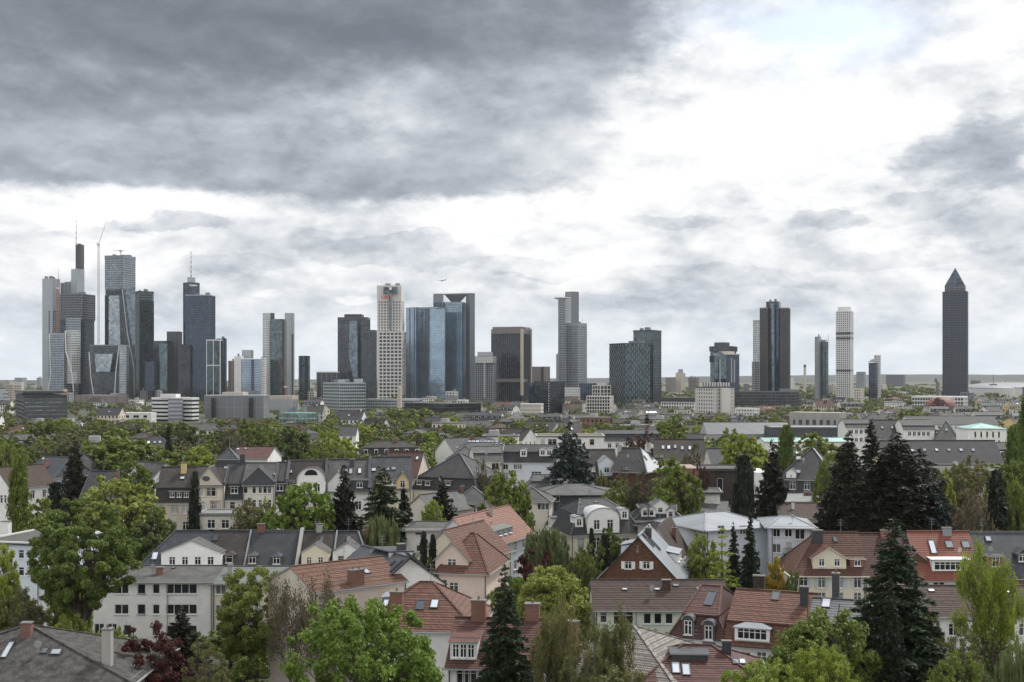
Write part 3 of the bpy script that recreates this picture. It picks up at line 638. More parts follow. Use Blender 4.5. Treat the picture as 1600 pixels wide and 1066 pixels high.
                pl = [(-W2 - g, -g, h), (W2 + g, -g, h), (W2 + g, dep, h + rs), (-W2 - g, dep, h + rs)]; slope(r, pl, 0, thick=.14)
            r.obj('dormer_roof', [rmat, s.fascia], o)
            for (u_, z_, a_, b_) in ws: put_window_one(o, (u_ - W2, .05, z_), 0, a_, b_, wc, 1, frame)
        return s
    def party(s, side, w=.3, up=.3, mat='zinc'):
        """raised fire wall along the end of the roof"""
        x = s.L / 2 * (1 if side == 'r' else -1); m = MB(); pts = [p for p in s.out['r']][2:]
        pr = [(u - s.W / 2, z) for u, z in pts]
        for a, b in zip(pr[:-1], pr[1:]): m.beam((x, a[0], a[1] + up * .5), (x, b[0], b[1] + up * .5), w, up + .25)
        m.obj('fire_wall', mat, s.root); return s
    def pipe(s, xs, k='f'):
        m = MB(); org, ux, rz = s.face(k)
        for x in xs:
            p = s.ray(x, HY + 300, (org[0], org[1], 0), (ux[1], -ux[0], 0)); m.tube((p[0] + ux[1] * .1, p[1] - ux[0] * .1, .2), (p[0] + ux[1] * .1, p[1] - ux[0] * .1, s.ze - .2), .06, .06, 6)
        m.obj('downpipe', 'grey_trim', s.root); return s
# ------------------------------------------------------------------ trees: real leaf faces on real limbs
def extent(P): return float(np.percentile(P[:, 2], 99.7)), float(2 * max(np.percentile(np.abs(P[:, 0]), 98), np.percentile(np.abs(P[:, 1]), 98)))
def quads_mesh(name, c, n, a, b, mat, seed=0):
    """c centres, n normals, half lengths a (along a random tangent) and b, as numpy arrays"""
    rng = np.random.default_rng(seed); N = len(c)
    t = rng.normal(size=(N, 3)) if not isinstance(n, tuple) else n[1]
    nn = n if not isinstance(n, tuple) else n[0]
    nn = nn / (np.linalg.norm(nn, axis=1, keepdims=True) + 1e-9)
    t = t - nn * (t * nn).sum(1, keepdims=True); t /= (np.linalg.norm(t, axis=1, keepdims=True) + 1e-9); s = np.cross(nn, t)
    a = np.asarray(a).reshape(-1, 1); b = np.asarray(b).reshape(-1, 1)
    v = np.stack([c - t * a, c - s * b + t * a * .15, c + t * a, c + s * b + t * a * .15], 1).reshape(-1, 3).astype(np.float32)
    me = bpy.data.meshes.new(name); me.vertices.add(4 * N); me.vertices.foreach_set('co', v.ravel()); me.loops.add(4 * N); me.loops.foreach_set('vertex_index', np.arange(4 * N, dtype=np.int32))
    me.polygons.add(N); me.polygons.foreach_set('loop_start', np.arange(0, 4 * N, 4, dtype=np.int32)); me.materials.append(MATS[mat]); me.update(calc_edges=True); return me
def limbs(mb, pts, r0, r1, n=6):
    for i in range(len(pts) - 1):
        k = len(pts) - 1; mb.tube(pts[i], pts[i + 1], r0 + (r1 - r0) * i / k, r0 + (r1 - r0) * (i + 1) / k, n, 0, False)
def wob(r, a, b, k, j):
    out = [tuple(a)]
    for i in range(1, k): t = i / k; out.append(tuple(a[q] + (b[q] - a[q]) * t + r.uniform(-j, j) for q in range(3)))
    return out + [tuple(b)]
def broad(seed, H=16, Wd=11, cb=.22, leaves=26000, clumps=170, leaf=.17, mat='leaf_green', cr=1.0, bark='bark', top=.5, gaps=.15, flat=.62, droop=0.0, limbn=6, trunk=.32, upright=0.0):
    """broadleaf crown: clumps of leaves carried by limbs, on a lumpy hull"""
    r = random.Random(seed); rng = np.random.default_rng(seed); zc0, zc1 = H * cb, H
    lob = [(nrm((r.gauss(0, 1), r.gauss(0, 1), r.gauss(.25, .8))), r.uniform(.10, .30) * r.choice((1, 1, -1))) for _ in range(11)]
    C = []
    while len(C) < clumps:
        d = nrm((r.gauss(0, 1), r.gauss(0, 1), r.gauss(.12, .85)))
        k = 1 + sum(a * max(0, d[0] * q[0] + d[1] * q[1] + d[2] * q[2]) ** 3 for q, a in lob)
        f = (r.random() ** .32) * .9 + .06; f *= k * .88
        zc = zc0 + (zc1 - zc0) * (1 - top); up = (zc1 - zc); dn = (zc - zc0)
        z = zc + d[2] * f * (up if d[2] > 0 else dn) ; wd = Wd / 2 * f
        x, y = d[0] * wd, d[1] * wd
        if upright: m_ = 1 - upright * max(0, (z - zc) / up); x *= m_; y *= m_
        C.append((x, y, min(z, H * 1.02)))
    C = [c for c in C if r.random() > gaps] + []
    cr_ = np.array([cr * r.uniform(.65, 1.25) for _ in C]); C = np.array(C); n = len(C)
    idx = rng.integers(0, n, leaves); dirs = rng.normal(size=(leaves, 3)); dirs /= np.linalg.norm(dirs, axis=1, keepdims=True)
    rad = rng.random(leaves) ** .45; off = dirs * rad[:, None] * cr_[idx][:, None]; off[:, 2] *= flat
    if droop: dz = rng.random(leaves) ** 1.3 * droop; off[:, 2] -= dz; off[:, :2] *= (1 - .25 * dz / droop)[:, None]
    P = C[idx] + off
    out = P - np.array([0, 0, H * .5]); out /= np.linalg.norm(out, axis=1, keepdims=True)
    nn = dirs * .55 + out * .35 + rng.normal(size=(leaves, 3)) * .55 + np.array([0, 0, .35]); sz = leaf * rng.uniform(.7, 1.35, leaves)
    if droop: me = quads_mesh('crown', P, (nn * np.array([1, 1, .3]), np.array([0, 0, -1.]) + rng.normal(size=(leaves, 3)) * .25), sz * 1.8, sz * .5, mat, seed)
    else: me = quads_mesh('crown', P, nn, sz, sz * .72, mat, seed)
    t = MB(); R0 = trunk * H / 16; fork = H * max(.16, cb * .9)
    limbs(t, wob(r, (0, 0, -.6), (r.uniform(-.2, .2), r.uniform(-.2, .2), fork), 3, .06), R0 * 1.15, R0 * .8, 8)
    for i in range(limbn):
        e = C[r.randrange(n)]; az = 2 * math.pi * (i + r.random() * .5) / limbn; rr = Wd * .26
        tip = (math.cos(az) * rr * r.uniform(.5, 1.1), math.sin(az) * rr * r.uniform(.5, 1.1), H * r.uniform(.62, .86)); pts = wob(r, (0, 0, fork - .2), tip, 4, H * .018)
        limbs(t, pts, R0 * .55, R0 * .13, 6)
        near = sorted(range(n), key=lambda j: (C[j][0] - tip[0]) ** 2 + (C[j][1] - tip[1]) ** 2 + (C[j][2] - tip[2]) ** 2)[:max(4, n // (limbn + 1))]
        for j in near:
            k = r.choice((1, 2, 3)); limbs(t, wob(r, pts[k], tuple(C[j]), 3, .15), R0 * .2, R0 * .04, 4)
    return me, t.mesh('trunk', bark), extent(P)
def conifer(seed, H=18, Wd=8, leaves=26000, mat='needle_dark', cb=.06, leaf=.22, whorl=.55, power=.85, droop=.25, dens=1.0, blunt=0.0, bark='bark'):
    r = random.Random(seed); rng = np.random.default_rng(seed); t = MB(); t.tube((0, 0, -.6), (0, 0, H * .97), H * .017, .03, 7, 0, False)
    br = []; z = H * cb
    while z < H * .985:
        f = 1 - (z - H * cb) / (H * (1 - cb)); Rr = Wd / 2 * max(.03, (f ** power) if not blunt else (1 - (1 - f) ** (1 + blunt * 4)))
        nb = max(4, int(3.5 + Rr * 2.3)); a0 = r.random() * 6.3
        for i in range(nb):
            a = a0 + 6.283 * (i + r.uniform(-.3, .3)) / nb; L_ = Rr * r.uniform(.66, 1.1) * (1.15 if r.random() < .06 else 1)
            zz = z + r.uniform(-.2, .2); tip = (math.cos(a) * L_, math.sin(a) * L_, zz - droop * L_ * r.uniform(.3, 1.2) + (.12 * L_ if f < .3 else 0))
            br.append(((0, 0, zz), tip, L_))
            if r.random() < .6: t.tube((0, 0, zz), tip, .05, .015, 3, 0, False)
        z += whorl * r.uniform(.75, 1.25)
    w = np.array([b[2] ** 1.5 + .02 for b in br]); w /= w.sum(); idx = rng.choice(len(br), leaves, p=w)
    A = np.array([b[0] for b in br])[idx]; B = np.array([b[1] for b in br])[idx]; Ln = np.array([b[2] for b in br])[idx][:, None]
    s = (rng.random(leaves) ** .62)[:, None]; P = A + (B - A) * s; d = (B - A); d /= np.linalg.norm(d, axis=1, keepdims=True) + 1e-6
    side = np.cross(d, np.array([0, 0, 1.])); side /= np.linalg.norm(side, axis=1, keepdims=True) + 1e-6
    wd = (.12 + .26 * Ln * (1 - s * .75)) * dens; q = rng.normal(size=(leaves, 1)) * .55
    P = P + side * q * wd; P[:, 2] += rng.normal(size=leaves) * .05 - np.abs(q[:, 0]) * wd[:, 0] * .3 - rng.random(leaves) * .22 * (Ln[:, 0] > .8)
    nn = np.array([0, 0, 1.]) + rng.normal(size=(leaves, 3)) * .55; tt = d + side * np.sign(q) * .9 + rng.normal(size=(leaves, 3)) * .25; tt[:, 2] -= .25
    sz = leaf * rng.uniform(.6, 1.4, leaves)
    return quads_mesh('crown', P, (nn, tt), sz, sz * .36, mat, seed), t.mesh('trunk', bark), extent(P)
def column(seed, H=14, Wd=3.4, leaves=16000, mat='needle_green', leaf=.15, cb=.04, tip=.7):
    r = random.Random(seed); rng = np.random.default_rng(seed); k = 240
    C = []
    for i in range(k):
        z = H * (cb + (1 - cb) * r.random()); f = (z / H - cb) / (1 - cb); w = Wd / 2 * (min(1, (f * 5 + .35)) * max(.02, 1 - f ** (1.6 if tip > .5 else 3)) ** tip); a = r.random() * 6.283
        q = r.uniform(.45, 1.0) * w * (1 + .13 * math.sin(a * 3 + z * 1.3)); C.append((math.cos(a) * q, math.sin(a) * q, z))
    C = np.array(C); idx = rng.integers(0, k, leaves); d = rng.normal(size=(leaves, 3)); d[:, 2] *= 2.0; P = C[idx] + d * .13 * Wd / 2; P[:, 2] = np.minimum(P[:, 2], H)
    out = P.copy(); out[:, 2] = 0; out /= np.linalg.norm(out, axis=1, keepdims=True) + .2; nn = out + rng.normal(size=(leaves, 3)) * .6
    sz = leaf * rng.uniform(.7, 1.3, leaves); me = quads_mesh('crown', P, (nn, np.array([0, 0, 1.]) + rng.normal(size=(leaves, 3)) * .35), sz * 1.3, sz * .5, mat, seed)
    t = MB(); t.tube((0, 0, -.6), (0, 0, H * .8), .2, .05, 6, 0, False); return me, t.mesh('trunk', 'bark'), extent(P)
def twiggy(seed, H=14, Wd=9, leaves=7000, mat='leaf_olive', leaf=.11, bark='bark_pale', levels=4, spread=.62):
    r = random.Random(seed); rng = np.random.default_rng(seed); t = MB(); tips = []
    def grow(p, d, L_, rad, lv):
        q = add(p, d, L_ * .5); q = add(q, (r.uniform(-.06, .06) * L_, r.uniform(-.06, .06) * L_, 0)); e = add(p, d, L_)
        t.tube(p, q, rad, rad * .8, 5 if lv > 2 else 3, 0, False); t.tube(q, e, rad * .8, rad * .6, 5 if lv > 2 else 3, 0, False)
        if lv <= 2: tips.extend([q, e, add(p, d, L_ * .75)])
        if lv == 0: return
        for i in range(3 if lv > 1 else 4):
            nd = nrm((d[0] + r.gauss(0, spread), d[1] + r.gauss(0, spread), d[2] + r.gauss(.1, .3))); grow(add(p, d, L_ * r.uniform(.45, 1)), nd, L_ * r.uniform(.5, .72), rad * .55, lv - 1)
    for i in range(5): a = 6.283 * i / 5 + r.random(); grow((math.cos(a) * .1, math.sin(a) * .1, -.3), nrm((math.cos(a) * .33, math.sin(a) * .33, 1)), H * .36, .14, levels)
    T = np.array(tips); mxr = np.percentile(np.hypot(T[:, 0], T[:, 1]), 96); zt = T[:, 2].max(); idx = rng.integers(0, len(T), leaves); P = T[idx] + rng.normal(size=(leaves, 3)) * .3
    sz = leaf * rng.uniform(.6, 1.4, leaves); me = quads_mesh('crown', P, rng.normal(size=(leaves, 3)) + np.array([0, 0, .4]), sz, sz * .7, mat, seed)
    return me, t.mesh('trunk', bark), extent(P)
# ------------------------------------------------------------------ ground, far land, hills
plain('ground_green', (.045, .055, .028), .95, var=.4, scale=.02, tint=(.06, .055, .045)); plain('asphalt', (.05, .05, .052), .9, var=.2, scale=.3)
plain('far_land', (.05, .056, .042), .95, var=.5, scale=.0012, tint=(.10, .10, .06)); plain('far_forest', (.022, .028, .024), .95, var=.4, scale=.004)
plain('paving', (.22, .21, .2), .9, var=.15)
def ground():
    m = MB(); n = 26
    ys = [60] + [60 * (12500 / 60) ** (i / n) for i in range(1, n + 1)]
    for i in range(n):
        for j in range(20):
            a, b = ys[i], ys[i + 1]; k0, k1 = (j / 10 - 1) * .9, ((j + 1) / 10 - 1) * .9
            m.poly([(k0 * a - 0, a, 0), (k1 * a, a, 0), (k1 * b, b, 0), (k0 * b, b, 0)], 0 if b < 3500 else 1)
    m.box(-54, 54, -60, 60, -.2, 0, 0)
    o = m.obj('ground', ['ground_green', 'far_land'], kind='structure')
    # far wooded ridges, left and right, drawn along the real horizon
    rr = random.Random(3)
    def ridge(name, x0, x1, D, prof, dep=900, mat='far_forest'):
        h = MB(); k = 60; P = []
        for i in range(k + 1):
            px = x0 + (x1 - x0) * i / k; t = i / k * (len(prof) - 1); a = int(min(t, len(prof) - 2)); y = prof[a] + (prof[a + 1] - prof[a]) * (t - a)
            z = max(1.0, ZH(y + rr.uniform(-.35, .35), D)); P.append((WX(px, D), z))
        for (xa, za), (xb, zb) in zip(P[:-1], P[1:]):
            h.poly([(xa, D - dep, 0), (xb, D - dep, 0), (xb, D - dep * .3, zb * .8), (xa, D - dep * .3, za * .8)]); h.poly([(xa, D - dep * .3, za * .8), (xb, D - dep * .3, zb * .8), (xb, D, zb), (xa, D, za)]); h.poly([(xa, D, za), (xb, D, zb), (xb, D + dep, 0), (xa, D + dep, 0)])
        h.obj(name, mat, kind='structure')
    ridge('hill', -500, 420, 7800, [596, 595, 593.5, 594, 593.5, 594, 595, 596, 597])
    ridge('hill', 300, 1250, 9500, [596, 594, 592, 591.5, 592, 591, 590.5, 590.5, 591])
    ridge('hill', 1000, 2200, 10500, [590, 588, 586.5, 585, 585.5, 586, 585.5, 586.5, 588, 589])
    ridge('hill', 1250, 2100, 6200, [600, 597, 595.5, 595, 596, 598, 600], 500, 'far_land')
    for (ax, ay, bx, by, w) in [(-150, 222, 150, 236, 8), (-170, 300, 190, 318, 9), (-60, 150, -20, 620, 8), (60, 120, 42, 250, 7), (130, 150, 170, 640, 8), (-240, 600, 260, 640, 10)]:
        m = MB(); d = nrm((bx - ax, by - ay, 0)); p = (-d[1], d[0], 0)
        for off, hw, z, mt in ((0, w / 2, .02 + .004 * int(abs(ax)) % 97 * .001, 0),): m.poly([(ax + p[0] * hw, ay + p[1] * hw, z), (ax - p[0] * hw, ay - p[1] * hw, z), (bx - p[0] * hw, by - p[1] * hw, z), (bx + p[0] * hw, by + p[1] * hw, z)], 0)
        m.obj('road', 'asphalt', kind='structure')
        for sg in (-1, 1):
            k = MB(); a = (ax + p[0] * sg * (w / 2 + 1), ay + p[1] * sg * (w / 2 + 1), .07); b = (bx + p[0] * sg * (w / 2 + 1), by + p[1] * sg * (w / 2 + 1), .07); k.beam(a, b, 1.98, .14); k.obj('pavement', 'paving', kind='structure')
ground()
# ------------------------------------------------------------------ tower materials
glassm('g_black', (.028, .036, .048), .09, .4, .6, var=.6); glassm('g_navy', (.045, .065, .10), .08, .5, .6, var=.5); glassm('g_blue', (.27, .36, .45), .10, .6, .6, 1.9, 3.7, .10)
glassm('g_steel', (.14, .18, .215), .1, .6, .6, var=.45); glassm('g_teal', (.045, .075, .088), .1, .5, .6, var=.7); glassm('g_green', (.10, .14, .15), .1, .6, .6, var=.5); glassm('g_grey', (.07, .083, .098), .15, .5, .5, var=.6)
glassm('g_pale', (.30, .34, .37), .12, .6, .6); glassm('g_brown', (.05, .044, .044), .2, .3, .4)
plain('t_silver', (.37, .395, .43), .45, .3, var=.06, scale=.03); plain('t_grey', (.185, .20, .225), .6, var=.08, scale=.03); plain('t_white', (.66, .66, .65), .6, var=.05, scale=.05)
plain('t_stone', (.62, .60, .575), .75, var=.06, scale=.05); plain('t_dark', (.045, .047, .055), .55, var=.12, scale=.04); plain('t_char', (.07, .076, .09), .6, var=.1, scale=.04)
plain('t_red', (.19, .165, .165), .7, var=.08, scale=.04); plain('t_beige', (.48, .43, .37), .75, var=.06, scale=.05); plain('t_navyframe', (.06, .08, .12), .4, .3, var=.1)
plain('t_teal', (.16, .20, .20), .5, .3, var=.1, scale=.05); plain('crane_white', (.6, .58, .56), .5); plain('crane_red', (.42, .05, .035), .5); plain('crane_orange', (.42, .13, .04), .5)
plain('sign_red', (.5, .02, .03), .4, var=.02); plain('sign_white', (.82, .82, .82), .4, var=.02); plain('sign_navy', (.01, .02, .08), .3, var=.02); plain('dome_red', (.19, .075, .06), .7, var=.15, scale=.1)
def fp(xl, xc, xr, D, ratio):
    s = F / D; a, b = (xc - xl) / s, (xr - xc) / s; X = WX(xc, D)
    if a > .01 and b > .01:     # allow for the far corners standing deeper
        a0, b0 = a, b
        for _ in range(6):
            al = math.atan2(b, ratio * a); a = max(a0 * .25, X - WX(xl, D + a * math.tan(al))); b = max(b0 * .25, WX(xr, D + b / math.tan(al)) - X)
    if b <= .01 or a <= .01:
        w = a + b; return (X + (b - a) / 2, D + w * ratio / 2, w, w * ratio, 0.0)
    al = math.atan2(b, ratio * a); w1, w2 = a / math.cos(al), b / math.sin(al); ux, uy = (math.cos(al), -math.sin(al)), (math.sin(al), math.cos(al))
    return (X - ux[0] * w1 / 2 + uy[0] * w2 / 2, D - ux[1] * w1 / 2 + uy[1] * w2 / 2, w1, w2, -al)
class Tower:
    def __init__(s, name, label, cat, x, D, group=None):
        s.D = D; s.x = WX(x, D); s.root = thing(name, label, cat, (s.x, D, 0), 0, group)
    def at(s, cx_, cy_): return (cx_ - s.x, cy_ - s.D, 0)
    def block(s, xl, xc, xr, yt, yb=None, mat='g_grey', grid=None, ratio=1.0, D=None, name='tower_block', top=None, rnd=0, plant=None, crown=None):
        """grid = (pitch x, pitch z, pier width, band height, proud, material)"""
        D = D or s.D; cx_, cy_, w, d, rot = fp(xl, xc, xr, D, ratio); z1 = ZH(yt, D); z0 = ZH(yb, D) if yb else 0.0
        OCC.append((cx_, cy_, math.hypot(w, d) / 2))
        L = s.at(cx_, cy_); m = MB()
        if rnd:
            P = [(math.cos(6.2832 * i / rnd) * w / 2, math.sin(6.2832 * i / rnd) * d / 2) for i in range(rnd)]; m.prism(P, z0, z1)
        else: m.box(-w / 2, w / 2, -d / 2, d / 2, z0, z1)
        b = m.obj(name, mat, s.root, L, rot)
        if grid:
            px, pz, pw, bh, pr, gm = grid; g = MB(); nz = max(1, round((z1 - z0) / pz)) if pz else 0
            if rnd:
                for i in range(1, nz + 1): z = z0 + (z1 - z0) * i / nz; k = 1 + 2 * pr / w; g.prism([(x * k, y * k) for x, y in P], z - bh, z)
                for x, y in P: g.box(x * 1.01 - pw / 2, x * 1.01 + pw / 2, y * 1.01 - pw / 2, y * 1.01 + pw / 2, z0, z1 + .1)
            else:
                for i in range(1, nz + 1): z = z0 + (z1 - z0) * i / nz + .02; g.box(-w / 2 - pr, w / 2 + pr, -d / 2 - pr, d / 2 + pr, z - bh, z)
                if px:
                    q = pr + .04
                    for (L_, f) in ((w, 0), (d, 1)):
                        n = max(1, round(L_ / px))
                        for i in range(n + 1):
                            u = -L_ / 2 + L_ * i / n; u = min(max(u, -L_ / 2 + pw / 2 - q * .9), L_ / 2 - pw / 2 + q * .9)
                            if f == 0: g.box(u - pw / 2, u + pw / 2, -d / 2 - q, -d / 2 + .1, z0, z1 + .06); 
                            else: g.box(w / 2 - .1, w / 2 + q + .02, u - pw / 2, u + pw / 2, z0, z1 + .07); g.box(-w / 2 - q - .02, -w / 2 + .1, u - pw / 2, u + pw / 2, z0, z1 + .07)
            g.obj('facade_grid', gm, b, kind='stuff')
        if plant:
            rr = random.Random(int(xl * 7))
            for i in range(plant): 
                p = MB(); a = rr.uniform(-.38, .3) * w; e = rr.uniform(-.38, .2) * d; ww, dd, hh = rr.uniform(.08, .25) * w, rr.uniform(.1, .25) * d, rr.uniform(1.5, 4.5); p.box(a, a + ww, e, e + dd, z1 - .05, z1 + hh + i * .01)
                p.obj('roof_unit', 't_grey', b)
        if crown: c = MB(); c.box(-w / 2 - .5, w / 2 + .5, -d / 2 - .5, d / 2 + .5, z1 - crown[0], z1 + .3); c.obj('parapet', crown[1], b)
        s.last = (cx_, cy_, w, d, rot, z0, z1, b); return s
    def mast(s, x, yb, yt, r=.7, mat='t_grey', D=None, name='antenna', stripes=None):
        D = (D or s.D) + 12; z0, z1 = ZH(yb, D), ZH(yt, D); m = MB(); X = WX(x, D) - s.x; Y = D - s.D; k = stripes or 1
        for i in range(k): m.tube((X, Y, z0 + (z1 - z0) * i / k), (X, Y, z0 + (z1 - z0) * (i + 1) / k), r * (1 - .5 * i / k), r * (1 - .5 * (i + 1) / k), 6, i % 2 if stripes else 0)
        m.obj(name, [mat, 'crane_white'] if stripes else mat, s.root); return s
    def poly(s, pts, D, dep, mat, name='facade_panel'):     # upright planar piece given by photo points, with real depth
        m = MB(); P = [(WX(x, D) - s.x, D - s.D, ZH(y, D)) for x, y in pts]; m.ext(P, (0, dep, 0)); m.obj(name, mat, s.root); return s
    def line(s, pts, D, w, mat, name='facade_rib'):
        m = MB()
        for (a, b) in zip(pts[:-1], pts[1:]): m.beam((WX(a[0], D) - s.x, D - s.D, ZH(a[1], D)), (WX(b[0], D) - s.x, D - s.D, ZH(b[1], D)), w, w)
        m.obj(name, mat, s.root); return s
    def text(s, txt, x, y, h, D, mat, name='sign'):
        c = bpy.data.curves.new(name, 'FONT'); c.body = txt; c.size = h * 1.35; c.extrude = .3; c.offset = .12 * h / 4; c.align_x = 'CENTER'; c.align_y = 'CENTER'
        t = bpy.data.objects.new(name, c); COL.objects.link(t); dg = bpy.context.evaluated_depsgraph_get(); me = bpy.data.meshes.new_from_object(t.evaluated_get(dg)); bpy.data.objects.remove(t)
        me.materials.clear(); me.materials.append(MATS[mat]); o = link(name, me, s.root, (WX(x, D) - s.x, D - s.D, ZH(y, D))); o.rotation_euler = (R(90), 0, 0); return s
G = lambda px=3, pz=3.7, pw=.35, bh=.7, pr=.25, m='t_char': (px, pz, pw, bh, pr, m)
# --- far left cluster
T = Tower('skyscraper', 'tallest stepped grey tower with dark square top and thin mast, far left of the skyline', 'skyscraper', 100, 2120)
T.block(66, 82, 94, 435, mat='t_silver', plant=4, name='corner_tower').block(76, 94, 100, 485, mat='g_grey', grid=G(0, 3.7, .3, 1.2, .2, 't_grey')).block(95, 113, 118, 442, mat='t_grey', grid=G(6, 0, .5, 1, .3, 't_silver'), plant=3, D=2150, name='corner_tower')
T.block(111, 120, 132, 420, mat='t_silver', D=2140, name='core').block(118, 126, 131.5, 382, 420, mat='t_dark', D=2145, name='core_top', plant=3)
T.mast(119, 384, 343, .8, D=2130, stripes=9, mat='crane_red')
T = Tower('skyscraper_shell', 'unfinished concrete tower with open floors and dark glass below, behind the grey stepped tower cranes', 'construction site', 120, 1950)
T.block(95, 128, 148, 459, 500, mat='g_black', grid=G(5, 3.7, .7, 1.3, .9, 't_grey'), plant=5).block(96, 128, 147, 500, mat='g_black', grid=G(3.6, 3.7, .5, .55, .35, 't_navyframe'))
T.block(99, 108, 126, 497, 560, mat='g_steel', grid=G(3, 3.7, .3, 1.2, .3, 't_silver'), D=1935, ratio=.4)
T = Tower('glass_tower', 'lower glass tower with slanting pale edges in front of the unfinished concrete shell', 'skyscraper', 100, 1900)
T.block(77, 100, 122, 521, mat='g_steel', grid=G(3, 3.7, .45, .9, .3, 't_silver'), crown=(2, 't_silver')).line([(77, 522), (79, 585), (75, 612)], 1879, 1.1, 't_white').line([(102, 517), (103, 550), (113, 585), (115, 612)], 1874, 1.3, 't_white')
T.block(102, 112, 125, 516, 600, mat='g_pale', grid=G(2.6, 3.7, .4, 1.4, .4, 't_white'), D=1890, ratio=.5)
T = Tower('glass_tower', 'squat glass tower whose front leans inward between slanted white edges', 'skyscraper', 168, 1880)
T.block(140, 190, 197, 539, mat='g_grey', grid=G(4, 3.7, .3, .5, .2, 't_char'), ratio=.6, crown=(1.5, 't_grey')).poly([(148, 553), (176, 553), (172, 581), (150, 581)], 1865, 1.2, 'g_pale').line([(139, 550), (142, 590), (146, 616)], 1862, 1.0, 't_white').line([(186, 540), (181, 580), (179, 616)], 1862, 1.1, 't_white')
T.block(187, 196, 197, 540, mat='g_pale', grid=G(2.4, 3.7, .5, 1.0, .3, 't_silver'), D=1858, ratio=.4)
T = Tower('skyscraper', 'tall faceted blue-grey glass tower beside the white tower crane', 'skyscraper', 188, 1960)
T.block(164, 193, 211.5, 399, 452, mat='g_steel', grid=G(2.6, 3.7, .28, .5, .2, 't_silver'), crown=(5, 't_grey'), plant=5).block(164.5, 193, 211.5, 452, 460, mat='g_black').block(164, 186, 211.5, 460, mat='g_grey', grid=G(2.6, 3.7, .25, .5, .2, 't_char'))
T.poly([(170, 462), (186, 462), (188, 539), (170, 539)], 1935, 1.5, 'g_pale').line([(191, 452), (199, 520), (209, 575), (210, 618)], 1930, 1.3, 't_silver').poly([(193, 454), (211, 448), (211, 560), (203, 525)], 1936, 1.2, 'g_steel')
T = Tower('skyscraper', 'dark green-black glass tower touching the faceted blue-grey one', 'skyscraper', 226, 1990)
T.block(208, 218, 240, 455, 470, mat='g_green', grid=G(2.6, 3.7, .2, 1.2, .2, 't_grey'), crown=(3, 't_char'), plant=3).block(208, 218, 240.5, 470, mat='g_teal', grid=G(2.6, 3.7, .18, .4, .15, 't_dark'), plant=0)
T = Tower('office_tower', 'narrow dark slab at the foot of the green-black glass tower', 'office tower', 234, 1900); T.block(226, 241, 244, 565, mat='g_navy', grid=G(4, 3.7, .4, .4, .2, 't_dark'))
T = Tower('office_tower', 'charcoal office tower with a paler glazed strip, left of the round black tower', 'office tower', 252, 1930)
T.block(240, 258, 270, 533, mat='g_grey', grid=G(2.4, 3.7, .4, .35, .3, 't_char'), crown=(1.5, 't_dark')).poly([(249, 537), (261, 537), (261, 614), (249, 614)], 1915, 1, 'g_green')
T = Tower('office_tower', 'plain dark grey slab tower squeezed left of the round black tower', 'office tower', 271, 1960); T.block(261, 279, 280.5, 518, mat='t_char', grid=G(2.2, 0, .5, .4, .4, 't_grey'))
T = Tower('skyscraper', 'round black glass tower with red and white mast rising behind a square glass block', 'skyscraper', 303, 1940)
T.block(281, 299, 317, 441, mat='g_navy', rnd=28, grid=(3, 3.7, .25, .4, .3, 't_dark'), name='round_tower').block(290, 329, 331, 461, mat='g_navy', grid=G(3.2, 3.7, .5, .5, .35, 't_navyframe'), ratio=.7, D=1925, crown=(1, 't_silver'), plant=3, name='square_tower').block(290, 299, 308, 433, 441, mat='t_silver', rnd=16, D=1946, name='roof_drum')
T.mast(298.5, 434, 393, .9, 'crane_red', D=1943, stripes=11).text('Helaba', 302, 446, 3.2, 1916, 'sign_white')
T.poly([(282, 538), (297, 538), (297, 620), (282, 620)], 1918, 1, 'g_black')
T = Tower('office_tower', 'office tower with white grid frame on its left half and dark rounded right half', 'office tower', 340, 1880)
T.block(323, 344, 346, 531, mat='g_teal', grid=(10, 0, 1.0, 1, .6, 't_white'), ratio=.6, crown=(1.4, 't_white')).block(335, 346, 357.5, 529, mat='g_navy', rnd=20, grid=(3, 3.7, .2, .4, .3, 't_dark'), D=1888, name='round_wing', plant=3)
T.line([(323, 571), (344.5, 571)], 1868, 1.6, 't_white', 'white_band').line([(324, 575), (344, 575)], 1868, .5, 't_grey', 'floor_line')
T = Tower('apartment_tower', 'slim beige tower with reddish core, right of the white grid frame tower', 'tower block', 362, 2050); T.block(357, 361, 367, 564, mat='t_beige', grid=G(3, 3, .8, 1.0, .3, 't_red'), plant=1)
T = Tower('office_tower', 'white slab tower with bright blue glass front', 'office tower', 390, 1850)
T.block(366, 377, 378, 557, mat='t_white', plant=1, ratio=1.5).block(378, 408, 409, 561, mat='g_blue', grid=G(2.6, 3.7, .25, .6, .2, 't_silver'), ratio=.6).block(408, 413, 414, 558, mat='t_white', grid=G(0, 3.7, 1, .9, .15, 't_grey'), ratio=3).block(378, 392, 396, 547, 560, mat='t_silver', D=1880, name='roof_block')
T.line([(394, 562), (394, 618)], 1846, 2.2, 'g_navy')
T = Tower('skyscraper', 'broad glass tower with two pale rounded end columns rising above its roof', 'skyscraper', 436, 1900)
T.block(409, 420, 424, 489, mat='t_silver', rnd=14, grid=(0, 3.7, .1, 1.5, .25, 't_white'), name='round_column').block(418, 424, 429, 489, 499, mat='t_dark', D=1912, name='roof_core').block(420, 441, 447, 498.5, mat='g_green', grid=G(2.4, 3.7, .15, .3, .15, 't_char'), D=1905).block(442, 452, 463, 489, mat='t_silver', rnd=14, ratio=1.2, grid=(3, 3.7, .3, .2, .2, 't_white'), D=1905, name='round_column').line([(457, 522), (457, 618)], 1885, 2.4, 't_dark', 'window_slot')
